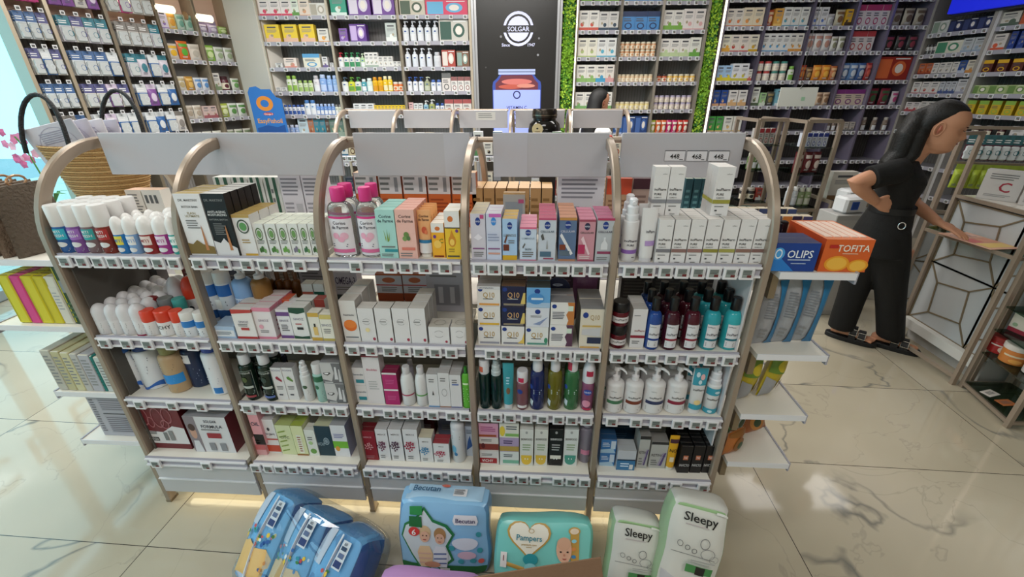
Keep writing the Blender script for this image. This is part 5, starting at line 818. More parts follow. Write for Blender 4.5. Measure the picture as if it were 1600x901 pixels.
# --- right hand wall
r0c = xu(1428)
RW = Wall(r0c, 5.5, -math.radians(78.5), 'right wall')
A0, A1, A2 = .02, .62, 1.75
nW = ['right wall corner bay', 'right wall bay below blue sign']
RWZ = [2.14, 1.94, 1.745, 1.55, 1.36, 1.16]
wallbay(RW, A0, A1, RWZ+[.8, .5], 'right wall bay in the corner, white topped boxes on it', dark=True, tagn=6, post='a9a49e'); wallbay(RW, A1+.03, A2, RWZ+[.8, .5], 'right wall bay at the frame edge under the blue sign', dark=True, tagn=8, post='cfcdcc')
WX = [A0, A1, A2]
rows(0, WX, nW, wl=RW, data=[(2.14, [(1, 'w', .17, .12, 'c8c8c4', '8a9a8a', 'white flat gift box'), (3, 'w', .14, .11, '1c2448', '3a4470', 'navy gift boxes')]), (1.94, [(3, 'c', .035, .1, 'c8c6c4', '444', 'small white bottles'), (1, 'w', .26, .12, 'd4d0c0', '4a8a6a', 'wide cream and green box'), (2, 'b', .1, .13, 'b8bcc0', '9ab', 'pale grey boxes')]), (1.745, [(2, 'b', .07, .11, 'b8603a', '8a3a24', 'orange brown boxes'), (4, 'b', .06, .11, 'd0ccc8', '888', 'white medicine boxes'), (1, 'b', .07, .12, '2a4a8a', 'b8c0d0', 'navy box'), (1, 'b', .08, .12, 'd0c8b8', 'c88a4a', 'cream box')]), (1.55, [(3, 'b', .09, .12, 'd0ccca', 'b05050', 'white boxes with red mark'), (3, 'b', .05, .12, 'b8bcc4', '4a5a8a', 'blue grey boxes'), (1, 'b', .1, .14, 'c0c0c4', '99a', 'grey box')]), (1.36, [(2, 'b', .08, .1, 'd0c8c8', 'a84a50', 'white and red boxes'), (3, 'b', .07, .11, 'c8c4c0', '8a5a5a', 'tilted white boxes'), (2, 'b', .09, .1, '8a2a34', 'c88', 'dark red boxes')])])
rows(1, WX, nW, wl=RW, data=[(2.14, [(1, 'b', .16, .12, 'cfcac0', '5a6a5a', 'cream box with black script'), (5, 'b', .17, .15, 'c05a34', 'd8805a', 'orange gift boxes')]), (1.94, [(1, 'b', .12, .14, 'd0c8c4', 'd05a3a', 'white box with red top'), (2, 'b', .05, .15, '28408a', '4a60a8', 'blue boxes'), (2, 'b', .05, .15, '3a8090', '5aa0b0', 'teal boxes'), (2, 'b', .16, .14, 'd8d8d8', '999', 'white printed boxes'), (3, 'b', .07, .14, 'b8c098', '8a9a60', 'pale green boxes')]), (1.745, [(9, 'q', .09, .11, '5a2a24', 'd8a828', 'brown sweets boxes with yellow top')]), (1.55, [(3, 'w', .15, .08, 'a8b880', '6a8a4a', 'low green boxes'), (3, 'w', .13, .12, 'c0b0a8', '8a6a60', 'beige boxes'), (2, 'b', .12, .1, 'b03a34', 'd8c8c0', 'red boxes')]), (1.36, [(5, 'q', .08, .13, 'c8a828', '8ab04a', 'yellow sponge packs'), (5, 'g', .08, .13, '2a2c50', 'b05a30', 'navy packs with orange picture')]), (1.16, [(4, 'j', .06, .1, '4a2428', 'c8c4c8', 'dark jars'), (4, 'b', .11, .11, 'd0cccc', '8a8a90', 'white stacked boxes')])])
s = MB(); s.box(.25, 2.3, -.0, .06, 2.30, 2.62, mat('1d2be0', .4, emit=.9)); s.box(.23, 2.32, .06, .1, 2.28, 2.64, mat('333', .5))
o = s.build('lit_sign', None, RW.at(0, -.12, 0), smooth=0); o.rotation_euler = (0, 0, RW.rz); tag(o, 'plain bright blue lit sign at the top right corner', 'sign')
# --- dark vitamin poster, backlit screen
pa, pb = xu(747), xu(868); s = MB(); zt_ = 2.62; zb_ = .9; PWd = pb-pa; PH = zt_-zb_
s.box(pa, pb, .01, .05, zb_, zt_, mat('242221', .3, emit=.12)); fr = mat('b5b5b8', .3, .5)
f = lambda x, z, off: (x+(pa+pb)/2, .01-off, z+zb_)
LT = mat('c9cbe6', .4, emit=.75)
def pz(v): return (BW.x_of(805, v)[1]-zb_)/PH
def px_(u, v=100): return (BW.x_of(u, v)[0]-pa)/PWd
asp = PWd/PH; R1 = .19
cyl = pz(45)
jt, jb = pz(108), pz(182)
s.decal(f, PWd, PH, [('o', .52, cyl, R1, R1*asp, LT, .84), ('e', .52, cyl, R1*.72, R1*.72*asp, LT), ('r', .28, cyl-.02, .76, cyl+.02, '242221'), ('t', .52, cyl, .026, 'SOLGAR', LT, .46), ('t', .36, pz(70), .018, 'Since', LT, .16), ('t', .68, pz(70), .018, '1947', LT, .16),
 ('p', [(.28, jt-.03), (.72, jt-.03), (.76, jt-.055), (.81, jt-.075), (.82, jt-.10), (.82, jb-.18), (.18, jb-.18), (.18, jt-.10), (.19, jt-.075), (.24, jt-.055)], mat('3a4fa0', .4, emit=.4)), ('p', [(.30, jt-.035), (.70, jt-.035), (.73, jt-.06), (.78, jt-.085), (.78, jt-.16), (.22, jt-.16), (.22, jt-.085), (.27, jt-.06)], mat('6a3440', .4, emit=.35)), ('e', .5, jt-.075, .20, .018, mat('c8706a', .4, emit=.45)), ('e', .42, jt-.105, .16, .014, mat('b8584a', .4, emit=.4)), ('e', .62, jt-.10, .12, .012, mat('d08878', .4, emit=.4)),
 ('r', .26, jt-.032, .74, jt, mat('a8b4d8', .4, emit=.5)), ('r', .26, jt-.018, .74, jt-.013, '5a6a98'), ('r', .19, jb-.18, .81, jt-.125, mat('9aa8ee', .4, emit=.7)), ('o', .5, jt-.155, .05, .05*asp, '2a2a5a', .7), ('t', .5, pz(168), .02, 'VITAMIN C', '2a2a5a', .52), ('t', .5, pz(177.5), .02, '500 MG', '2a2a5a', .36), ('r', .4, pz(190), .6, pz(186), '5a48a0'), ('r', .42, pz(198), .58, pz(194), '2a2860'),
 ('e', .3, pz(57), .014, .014*asp, '8a8a90'), ('e', .78, pz(60), .012, .012*asp, '8a8a90'), ('e', .77, pz(86), .014, .014*asp, '9a9aa0'), ('e', .1, pz(105), .01, .01*asp, '555')])
o = s.build('lit_poster', None, BW.at(0, 0, 0), smooth=0); o.rotation_euler = (0, 0, BW.rz); tag(o, 'tall dark backlit vitamin poster with round white logo and pill jar', 'poster')
for a, b in ((pa-.055, pa), (pb, pb+.055)):
    q = MB(); q.box(a, b, -.02, .06, 0, 2.9, fr); q.box((a+b)/2-.004, (a+b)/2+.004, -.026, -.02, 0, 2.9, mat('7d7b7d', .4)); q.build('poster_frame', o, smooth=0)
# --- white pillar and fish sign
slab('white_pillar', [W(-3.22, 5.72), W(-2.76, 5.48), W(-2.66, 5.7), W(-3.1, 5.95)], 0, 3.0, mat('d8d4cc', .5))
s = MB(); pts = [(0, 0), (.36, 0), (.36, .40), (.30, .42), (.25, .50), (.15, .50), (.10, .53), (.03, .52), (0, .47)]
s.loft([[(x, y, z) for x, z in pts] for y in (0, .01)], mat('2f6cb8', .35))
s.decal(lambda x, z, off: (x+.18, -off, z), .36, .52, [('p', [(.05, .02), (.95, .02), (.95, .25), (.7, .2), (.4, .24), (.05, .18)], '1f4a90'), ('t', .5, .33, .09, 'EasyFishoil', 'e09a2a', .86), ('e', .5, .47, .16, .03, 'b83a3a'), ('t', .5, .47, .035, 'Omega-3', 'e8e0e0', .26), ('o', .45, .68, .26, .15, 'd8862a', .5)])
s.box(.14, .22, .01, .03, -1.12, .2, mat('9a9a9a', .4, .5)); s.box(.04, .32, .0, .2, -1.13, -1.12, mat('888', .4, .5))
q = Gp(401, 203, 5.3)
q.z = 1.13
o = s.build('standing_sign', None, q, smooth=0); o.rotation_euler = (0, 0, YAW); tag(o, 'wavy topped blue standing sign in front of the white pillar', 'sign')
# --- left wall of hanging goods
dl = math.atan2(.891, .454)
LW = Wall(-3.966, 4.33, dl, 'left wall')
hx = [LW.x_of(u, 139)[0] for u in (59, 121, 205, 279, 335, 383)]
nH = ['hook bay by glass', 'second hook bay', 'third hook bay', 'lamp lit bay', 'bay by white pillar']
lab_ = ['left wall hook bay nearest the glass front', 'second hook bay of the left wall with round soother packs', 'third hook bay of the left wall with blue packs', 'left wall bay with stacked bags under the lamps', 'left wall bay beside the white pillar']
for i in range(5):
    zs = [] if i < 3 else [2.2, 1.92, 1.62, 1.33, 1.05]
    t = wallbay(LW, hx[i], hx[i+1], zs, lab_[i], dep=.22, rib=i < 3, tagn=4, post='b5a690')
    s = MB(); s.box(.014, hx[i+1]-hx[i]-.014, .2, .215, 2.1 if i < 3 else 2.2, 2.9, mat('e6c3ae', .6)); s.build('upper_panel', t, smooth=0)
PAL = [('c84a8a', '7a4aa0'), ('d8dde0', '4a6a9a'), ('d6d0dc', '3a7a8a'), ('d8d4cc', '5a5a8a'), ('3a6aa8', 'd8dce0'), ('8a5aa0', 'd8c8e0'), ('3a8aa0', 'c8dcdc'), ('d0ccc8', '8a8480')]
PN = ['pink and purple', 'white and navy', 'lilac and teal', 'cream and indigo', 'blue and white', 'violet and lilac', 'aqua and pale', 'grey and white']
HZ = [2.50, 2.22, 1.95, 1.68, 1.42, 1.2]
for i in range(3):
    wd = hx[i+1]-hx[i]
    for j, z in enumerate(HZ):
        ncol = 4 if i else 3
        for c in range(ncol):
            x = hx[i]+.03+(wd-.06)*(c+.5)/ncol; p = {0: [0, 1, 3, 1, 7, 3], 1: [5, 2, 1, 3, 4, 7], 2: [7, 7, 2, 4, 4, 6]}[i][j]
            p = (p+(c if (i+j+c) % 3 == 0 else 0)) % 8; kd = 'h' if (j == 0 and i < 2) or (i == 2 and j > 1 and c % 2) else 'k'
            me, nm = bgmesh(kd, min(.1, (wd-.08)/ncol), .2, PAL[p][0], PAL[p][1])
            lb = '%s %s, %s row %s column, %s' % (PN[p], 'hanging bag' if kd == 'h' else 'blister pack', ['top', 'second', 'third', 'fourth', 'fifth', 'sixth'][j], ['left', 'second', 'third', 'fourth'][c], nH[i])
            for dd in range(2):
                o = link(nm, me, None, LW.at(x, -.02+dd*.055, z), LW.rz); tag(o, lb, BCAT[kd], lb)
            s = MB(); s.tube([(0, .2, 0), (0, -.06, .003)], .0025, mat('aaa', .3, .8), 6); s.box(-.016, .016, -.064, -.060, -.012, .02, WH); s.box(-.010, .010, -.0645, -.064, -.006, .012, mat('555', .4))
            h = s.build('price_hook', None, LW.at(x, 0, z+.012), smooth=0); h.rotation_euler = (0, 0, LW.rz); tag(h, 'steel hook with price tag, '+lb.split(', ', 1)[1], 'hook')
rows(3, hx, nH, [(2.2, [(1, 'b', .09, .16, 'd6cce0', '8a6ab0', 'lilac box'), (1, 'g', .1, .16, 'e0c070', 'd89a3a', 'yellow wipes pouch'), (2, 'g', .09, .15, 'a8c4b4', '6a9a8a', 'mint wipes pouches')]), (1.92, [(1, 'g', .11, .15, 'd8ccc0', 'e0b030', 'cream nappy bag'), (1, 'g', .11, .18, 'd8682a', '5aa83a', 'orange and green nappy bag'), (1, 'g', .12, .16, 'd8d0c4', 'b8b0a4', 'cream soft bag')]), (1.62, [(1, 'g', .1, .14, 'd8d2c4', 'b8a880', 'beige bag'), (1, 'g', .1, .14, 'b88a3a', 'd8b060', 'golden bag'), (2, 'g', .09, .13, 'd4d8e0', '5a8ac0', 'white and blue bags')]), (1.33, [(2, 'g', .1, .14, 'd0c8bc', 'a89a8a', 'cream bags'), (2, 'b', .09, .13, 'c8b0ac', '9a5a60', 'dusty pink boxes')]), (1.05, [(3, 'g', .1, .14, 'd0d0c4', '8a9a7a', 'grey green bags')])], wl=LW)
rows(4, hx, nH, [(2.2, [(2, 'g', .14, .09, 'a898b8', 'd0c8d8', 'mauve wipes packs', 2), (1, 'g', .14, .08, '8aa850', 'c8d8a0', 'green wipes pack')]), (1.92, [(1, 'g', .13, .16, '8ab84a', 'd0e0a8', 'bright green nappy bag'), (2, 'g', .12, .15, 'd6d8d2', '9aaa8a', 'white nappy bags')]), (1.62, [(1, 'b', .08, .18, 'd0ccc8', '7a8a6a', 'tall white box'), (1, 'j', .1, .15, '5a2430', '3a1a20', 'dark red tub'), (1, 'g', .1, .13, 'd0d4c8', '6a9a5a', 'white and green bag')]), (1.33, [(1, 'g', .12, .15, 'a8b84a', 'd8e0b0', 'lime bag'), (2, 'g', .12, .15, 'd4d8d0', '5a8a4a', 'white bags with green leaves')]), (1.05, [(3, 'g', .1, .14, 'd0d0c4', '7a8a6a', 'pale bags')])], wl=LW)
for k, (x_, z_) in enumerate((LW.x_of(172, -5), LW.x_of(240, 11), LW.x_of(304, 26))):
    s = MB(); a = LW.at(x_, .02, z_); d = LW.M.to_3x3() @ Vector((1, 0, 0))
    s.tube([tuple(d*t) for t in (0, .01, .19, .20)], [.025, .036, .036, .025], mat('fff1cf', .5, emit=3.2), 14)
    o = s.build('tube_lamp', None, a); tag(o, ['leftmost', 'middle', 'rightmost'][k]+' of the three glowing tube lamps over the left wall', 'lamp')
    s = MB(); s.tube([(0, 0, 0), (0, 0, .3)], .004, mat('333', .5), 6); s.build('lamp_cord', o)
    s = MB(); s.tube([tuple(d*-.09+Vector((0, 0, 0))), tuple(d*-.075)], .04, mat('9a7a58', .6), 14); s.build('wooden_disc', o)
# ---------------------------------------------------------------- goods seen on the far side of the front shelving
def G3(x0, x1, y, z0, h_, d, kind, label, a, name=None, rz=0, cat=None, n=1, step=None):
    o = make(kind, name or NMS[kind], (x1-x0), d, h_, a, label, cat or CATS[kind], ((x0+x1)/2, y, z0), rz)
    return o
def back_side(us, v0, v1, y, z0, kind, labels, a, d=.05, name=None):
    for k, (u0, u1) in enumerate(us):
        x0 = Yp(u0, v0, y).x; x1 = Yp(u1, v0, y).x; zt = Yp((u0+u1)/2, v1, y).z
        G3(x0+.001, x1-.001, y, z0, max(.02, zt-z0), d, kind, labels[k], a[k] if isinstance(a, list) else a, name)
fine = lambda c, n=7: [lines(.1, .1, .9, .9, n, c)]
T1 = LEV[1]+.001
BK = dict(col='d5d1d8', top='ccc8cc', dec=[lines(.08, .55, .9, .92, 5, '88868f'), lines(.08, .1, .5, .45, 4, '9a98a0'), ('r', .6, .1, .9, .4, 'b8b6bc')])
OR = dict(col='c9622c', top='d8b08a', side='b05424', dec=[('r', 0, .62, 1, 1, 'd4cfd2'), lines(.08, .66, .6, .95, 3, '777'), ('r', .7, .66, .85, .92, '8a8a90'), lines(.1, .08, .9, .55, 7, '9a4018'), ('r', 0, .0, .03, 1, '8a3a18')])
us = [(557, 593), (594, 630), (631, 668), (669, 705), (706, 745)]
back_side(us, 313, 270, .36, T1, 'carton', ['%s orange banded white box seen from its back over the middle bay' % n for n in ('leftmost', 'second', 'third', 'fourth', 'fifth')], OR)
back_side([(447, 480), (481, 516)], 335, 270, .38, T1, 'carton', ['left grey printed box back behind second bay', 'right grey printed box back behind second bay'], BK)
back_side([(345, 372), (372.5, 397), (398, 420), (421, 445)], 325, 277, .40, T1, 'carton', ['%s white box with green stripes behind second bay' % n for n in ('leftmost', 'second', 'third', 'fourth')], dict(col='d2d2cc', top='cfcfc8', dec=[('r', .15, 0, .35, 1, '2f5a44'), ('r', .6, 0, .8, 1, '2f5a44'), lines(.4, .2, .55, .8, 3)]))
back_side([(870, 942)], 325, 270, .34, T1, 'carton', ['wide grey white leaflet box back behind fourth bay'], BK)
back_side([(945, 984)], 325, 279, .35, T1, 'carton', ['tan box with orange red top behind the fourth bay post'], dict(col='bb9474', top='c8502c', dec=[('r', 0, .7, 1, 1, 'c84828'), lines(.1, .1, .9, .62, 6, '8a6248')]))
back_side([(985, 1012)], 325, 279, .37, T1, 'carton', ['brown box with dark plum top behind rightmost bay'], dict(col='a88f84', top='4a1a2a', dec=[('r', 0, .8, 1, 1, '4a1a2a'), lines(.1, .1, .9, .7, 6, '7a625a')]))
for k, u in enumerate((1066, 1079, 1091)):
    back_side([(u, u+12)], 318, 279, .42, T1, 'carton', [['left', 'centre', 'right'][k]+' slim dark teal box behind the upper serum boxes'], dict(col='24505a', top='a8b8a8', dec=[lines(.2, .2, .8, .8, 5, '5a8a90')]))
back_side([(738+18*k, 755+18*k) for k in range(7)], 320, 294, .36, T1, 'carton', ['%s tan wooden looking box with open top behind fourth bay' % n for n in ('leftmost', 'second', 'third', 'fourth', 'fifth', 'sixth', 'seventh')], dict(col='b58b5c', top='d8b080', dec=[lines(.1, .3, .9, .8, 3, '8a6438')]), d=.13)
back_side([(843, 868)], 300, 272, .48, T1, 'carton', ['small black box behind the fourth header board'], dict(col='141416', dec=[lines(.2, .3, .8, .6, 2, '888')]))
back_side([(208, 232), (233, 262)], 335, 297, .37, T1, 'carton', ['left white box with barcode side behind leftmost bay', 'right box with cut-out windows behind leftmost bay'], [dict(col='cfc6bc', top='d0a890', dec=[lines(.1, .1, .9, .9, 9, '6a6664')]), dict(col='cfcac2', top='c8a890', dec=[('r', .1, .6, .25, .85, '555'), ('r', .35, .6, .5, .85, '555'), ('r', .6, .6, .75, .85, '555'), ('r', 0, .1, 1, .25, 'c89a30')])])
for k in range(5):
    q = Yp(1137+k*13, 335, .42); s = MB(); rn = random.Random(k)
    s.rbox(-.03, .03, 0, .09, 0, .05+.01*(k % 2), mat('1c3a28' if k % 2 else '16181a', .25, bump=.3, scale=50), .01)
    s.decal(flatmap(0), .06, .05, [('r', .1, .3, .9, .6, '3f6a4a'), lines(.2, .65, .8, .85, 1, 'aaa')])
    tag(s.build('snack_packet', None, (q.x, .42, T1)), ['leftmost', 'second', 'third', 'fourth', 'fifth'][k]+' dark green shiny packet behind the white serum boxes', 'packet')
# second shelf, far side
T2 = LEV[2]+.001
back_side([(592, 632), (633, 670)], 473, 428, .33, T2, 'carton', ['left orange box on the far side, second shelf', 'right orange box on the far side, second shelf'], dict(col='b0542a', top='8a4a2a', dec=[('r', 0, .3, 1, .95, 'c9ccd8'), ('e', .5, .78, .25, .1, 'b86a4a'), ('r', 0, 0, 1, .3, '9a4018'), ('r', 0, .58, 1, .62, 'c04a4a'), lines(.2, .35, .8, .55, 3)]))
back_side([(671, 730)], 497, 400, .25, T2, 'carton', ['large pale grey window box at the back of middle bay second shelf'], dict(col='b7b5c0', dec=[('o', .5, .78, .15, .1, '8a8894', .85), ('r', .35, .75, .65, .81, 'b7b5c0'), lines(.1, .62, .9, .68, 1), ('r', .2, .12, .85, .5, '8f8e98'), ('r', .3, .16, .42, .46, 'c4c3cc'), ('r', .6, .16, .72, .46, 'c4c3cc')]), d=.03)
back_side([(525, 562)], 460, 425, .33, T2, 'carton', ['violet white fish oil box behind second shelf'], dict(col='b9b6c4', dec=[T(.7, .25, 'OMEGA-3', '3a3050'), ('r', 0, 0, 1, .2, '1a2a30'), lines(.1, .35, .9, .5, 2)]))
back_side([(440, 475), (476, 520)], 470, 420, .36, T2, 'carton', ['left dim brown box on far side behind amber bottles', 'right grey box on far side behind amber bottles'], [dict(col='6a5a4c', dec=fine('8a7a6a')), dict(col='8a868c', dec=fine('5a585e'))])
back_side([(120, 165)], 500, 425, .33, T2, 'carton', ['dark green folder box at back of leftmost bay'], dict(col='243a26', dec=[('r', .05, .8, .9, .98, '8a8a90'), lines(.2, .5, .8, .7, 3, '3f5a40')]))
back_side([(166, 220)], 480, 420, .34, T2, 'carton', ['grey violet printed box at back of leftmost bay'], dict(col='77747f', dec=fine('55535c', 10)))
back_side([(221, 262)], 470, 420, .35, T2, 'carton', ['brown grey box at back of leftmost bay'], dict(col='5f5a5c', dec=fine('47454a', 8)))
back_side([(748, 800), (801, 858)], 470, 428, .34, T2, 'carton', ['left rose box far side behind cream boxes', 'right dusty pink box far side behind cream boxes'], [dict(col='a86a60', dec=fine('7a4a44')), dict(col='a8808a', dec=fine('7a5a64'))])
for k, (u0, u1) in enumerate(((965, 1010), (1012, 1060), (1062, 1112), (1114, 1160))):
    back_side([(u0, u1)], 490, 430, .36, T2, 'carton', ['%s dark grey box back on far side behind shampoo bottles' % ['leftmost', 'second', 'third', 'rightmost'][k]], dict(col=['3d3838', '4a4648', '35323a', '57534f'][k], dec=fine('66625f')))
for k, (u0, u1) in enumerate(((300, 340), (342, 384), (386, 428))):
    back_side([(u0, u1)], 470, 420, .37, T2, 'carton', ['%s dim box back on far side behind the stacked tubs' % ['left', 'middle', 'right'][k]], dict(col=['6a3434', '4a4c58', '5a5250'][k], dec=fine('7a7672')))
for k, (u0, u1) in enumerate(((860, 895), (897, 935))):
    back_side([(u0, u1)], 470, 425, .36, T2, 'carton', ['%s dark plum box back on far side behind the wavy boxes' % ['left', 'right'][k]], dict(col=['43323e', '4c3a46'][k], dec=fine('6a5a66')))
# second shelving row goods
rnd = random.Random(3)
CB = [('d8d0c0', 'a84a2a'), ('d4d4d0', '3a6a8a'), ('2a3040', '8a8a90'), ('c8b898', '5a3a20'), ('d8dad8', '5a8a5a'), ('b83a34', 'd8c8b8'), ('e0dcd4', '222')]
CN = ['cream and rust', 'white and blue', 'charcoal', 'tan and brown', 'white and green', 'red', 'white and black']
for i in range(5):
    x0 = -.05+i*.465
    for L in (1, 2):
        x = x0+.03
        for k in range(6):
            w_ = .055+.018*rnd.random(); h_ = .09+.09*rnd.random(); p = (i*3+k*2+L) % 7
            if x+w_ > x0+.44: break
            me, nm = bgmesh('bqb'[k % 3], round(w_, 2), round(h_, 2), *CB[p])
            tag(link('counter_carton', me, None, (x+w_/2, Y2+.02, LEV[L]+.001)), '%s carton, %s on %s shelf of the %s back shelving bay' % (CN[p], ['leftmost', 'second', 'third', 'fourth', 'fifth', 'sixth'][k], ORD[L], SB[i]), 'box')
            x += w_+.008
q = Yp(851, 206, 2.2)
s = MB(); R_ = .128; zb = LEV[1]+.001; H = Yp(850, 171, 2.3).z-zb
s.lathe([(R_*.8, 0), (R_, .015), (R_, H*.55), (R_*.92, H*.68), (R_*.7, H*.76), (R_*.7, H*.8)], mat('0f0d0d', .08), 28)
j = s.build('display_jar', None, (q.x, Y2+.145, zb)); tag(j, 'large black glass jar with dark metal lid and round kraft tag', 'jar')
s = MB(); s.lathe([(R_*.74, H*.8), (R_*.76, H*.81), (R_*.76, H*.95), (R_*.7, H)], mat('3a342e', .25, .8), 28); s.lathe([(R_*.78, H*.86), (R_*.78, H*.88)], mat('8a8070', .2, .9), 28); s.build('lid', j)
s = MB(); s.decal(lambda x, z, off: (x-.055, -R_-.003-off, z+H*.44), .1, .1, [('e', .5, .5, .42, .42, 'c8b890'), ('e', .5, .55, .08, .06, '222'), ('r', .3, .3, .7, .34, '6a5a40')]); s.add([(x, y+.001, z) for x, y, z in s.v[:21]], [(0, 1+i, 1+(i+1) % 20) for i in range(20)], 'b8a880'); s.build('paper_tag', j, smooth=0)
# ---------------------------------------------------------------- left end of the shelving
def endshelf(x0, x1, y0, y1, z, lab, railside):
    s = MB(); s.box(x0, x1, y0, y1, z-.018, z, SHW, WH); xr = x1 if railside > 0 else x0
    s.box(min(xr, xr+.006*railside), max(xr, xr+.006*railside), y0, y1, z-.034, z+.004, RAIL); s.box(x0, x1, y0-.003, y0, z-.02, z+.002, WH)
    o = s.build('end_shelf', None, (0, 0, 0), smooth=0); tag(o, lab, 'shelf')
    for k in range(4 if railside > 0 else 3):
        t = link('price_tag', TAGMESH, o, (xr+.006*railside, y0+.07+k*.11, z)); t.rotation_euler = (0, 0, math.pi/2*railside)
    b = MB(); b.box(min(x0, x1) if railside > 0 else x1-.02, (min(x0, x1)+.02) if railside > 0 else x1, y0+.03, y0+.05, z-.1, z-.018, BRD); b.build('bracket', o, smooth=0)
    return o
zl = {1: 1.095, 2: .835, 3: .535, 4: .285}
for L in (1, 2, 3, 4):
    endshelf(-.42 if L < 3 else -.33, -.022, .05, .55, zl[L], 'end shelf on the left side of the front shelving, %s level' % ORD[L], -1)
    endshelf(2.29, 2.51, .0, .50, {1: 1.118, 2: .831, 3: .584, 4: .359}[L], 'end shelf on the right side of the front shelving, %s level' % ORD[L], 1)
for k in range(4):
    s = MB(); fur = mat(['7a6450', '68584a', '736050', '5c5044'][k], .85, bump=1, scale=90); x = -.37+.055*k
    n = 10; rings = []
    for i in range(n):
        t = i/(n-1); z = .235*t; wy = .10*(1-.12*t); tx = .022*(1-t*.75)+.003
        rings.append([(tx*math.cos(2*math.pi*j/16)*(1+.15*math.sin(j*3+i)), wy*math.sin(2*math.pi*j/16), z) for j in range(16)])
    s.loft(rings, fur); o = s.build('fur_pouch', None, (x, .16, 1.096)); tag(o, ['leftmost', 'second', 'third', 'rightmost'][k]+' dark brown furry pouch on the left end shelf', 'pouch')
    s = MB(); s.tube([(0, .03*math.cos(t*.52), .245+.018*math.sin(t*.52)) for t in range(12)], .004, mat('b08a68', .3, .4), 6, close=True); s.build('ring_handle', o)
cols = [('d8cf30', 'yellow'), ('d8488a', 'pink'), ('d6c92c', 'bright yellow'), ('cfc028', 'deep yellow'), ('ddd8c8', 'cream'), ('2c4426', 'dark green')]
for k, (c, n) in enumerate(cols):
    w_ = [.045, .04, .045, .04, .04, .055][k]; x = -.345+sum([.047, .042, .047, .042, .042, .057][:k])
    s = MB(); h_ = .19 if k < 5 else .235
    s.rbox(x, x+w_-.001, .07, .30, 0, h_, mat(c, .5), .003); s.decal(lambda a, z, off: (a+x+w_/2, .07-off, z), w_, h_, [('r', .1, .04, .18, .96, mat('b8b020' if k != 1 else 'b83070'))]+([('r', .1, .05, .9, .8, 'd8d2c4'), lines(.2, .3, .8, .7, 6, 'aaa')] if k == 4 else []) + ([('r', .2, .55, .95, .75, '8a8f94'), lines(.1, .1, .8, .4, 4, '4a6444')] if k == 5 else []))
    if k < 5:
        for q in range(8): s.box(x+.004, x+w_-.005, .075+.025*q, .077+.025*q, h_, h_+.001, mat('5a2a3a' if k % 2 else '7a6a2a', .6))
    tag(s.build('folder_box', None, (0, 0, zl[2]+.001)), '%s upright slim box on the left end shelf' % n, 'box')
bk = [('bdb8ac', .04, 'grey beige'), ('c0b890', .035, 'tan'), ('cfc8a0', .035, 'pale yellow'), ('bdb9b4', .03, 'light grey'), ('b5b3ba', .045, 'cool grey'), ('1f7a74', .012, 'teal spined'), ('c4c9c6', .05, 'white printed')]
x = -.32
for k, (c, w_, n) in enumerate(bk):
    s = MB(); h_ = .185-.004*k; s.rbox(x, x+w_-.001, .06, .27+.02*(k % 3), 0, h_, mat(c, .6), .002)
    s.box(x+.003, x+w_-.004, .0605, .066, h_*.98, h_+.0008, mat('e0dccc', .7)); s.decal(lambda a, z, off: (a+x+w_/2, .06-off, z), w_, h_, [lines(.15, .15, .85, .9, 9, '8a8a8a' if k != 5 else '186058')])
    tag(s.build('upright_book', None, (0, 0, zl[3]+.001)), n+' book standing on the left end shelf', 'book'); x += w_+.0015
s = MB(); s.box(-.255, -.03, .08, .24, 0, .215, mat('b4b1ba', .5)); s.decal(lambda a, z, off: (a-.1425, .08-off, z), .225, .215, [lines(.03, .1, .12, .9, 14, '66646c'), ('r', .2, .08, .95, .5, 'a8a5b0'), lines(.22, .1, .92, .48, 8, '5f5d66'), ('r', .2, .62, .85, .92, 'a8a5b0'), lines(.22, .64, .82, .9, 5, '77757e'), lines(.2, .53, .7, .58, 1, '333')])
tag(s.build('printed_carton', None, (0, 0, zl[4]+.001), smooth=0), 'grey lilac carton covered in fine print on the lowest left end shelf', 'box')
# straw basket with rope handles
s = MB(); yc = .74; pts = []; n = 36; xa = Yp(85, 240, .6).x; xb = Yp(262, 262, .6).x; cxb = (xa+xb)/2-.19; bz0, bz1 = 1.08, 1.40
st = mat('c09a66', .75, bump=1, scale=130); st2 = mat('a07a4a', .8, bump=1, scale=130); rings = []; ms = []
NR = 30
for i in range(NR*2+1):
    t = i/(NR*2); z = (bz1-bz0)*t; rx = .115+.125*t**.9; ry = .09+.05*t; b = .005 if i % 2 else 0
    rings.append([((rx+b)*math.cos(2*math.pi*j/n), (ry+b)*math.sin(2*math.pi*j/n), z) for j in range(n)]); ms.append(st if (i//2) % 2 else st2)
s.loft(rings, ms, cap=False)
s.loft([[(p[0]*.9, p[1]*.9, .02) for p in rings[0]], [(p[0]*.95, p[1]*.94, p[2]) for p in rings[-1]]], st2, cap=False); s.add([(p[0], p[1], .004) for p in rings[0]], [tuple(range(n))], st2)
bkt = s.build('straw_basket', None, (cxb, yc, bz0)); tag(bkt, 'large woven straw basket bag with black rope handles', 'basket')
s = MB(); s.box(-.09, .09, -.08, .08, -1.078, -.002, mat('c8c6ca', .4)); s.build('stand_block', bkt)
for y_, ph, xo, hh in ((-.12, 0, -.105, .235), (.12, 1, .035, .25)):
    s = MB(); s.tube([(xo+.105*math.cos(math.pi-math.pi*i/16), y_+.05*math.sin(math.pi*i/16), (bz1-bz0)-.03+hh*math.sin(math.pi*i/16)**.8) for i in range(17)], .009, mat('141416', .6, bump=.5, scale=150), 10); s.build('rope_handle', bkt)
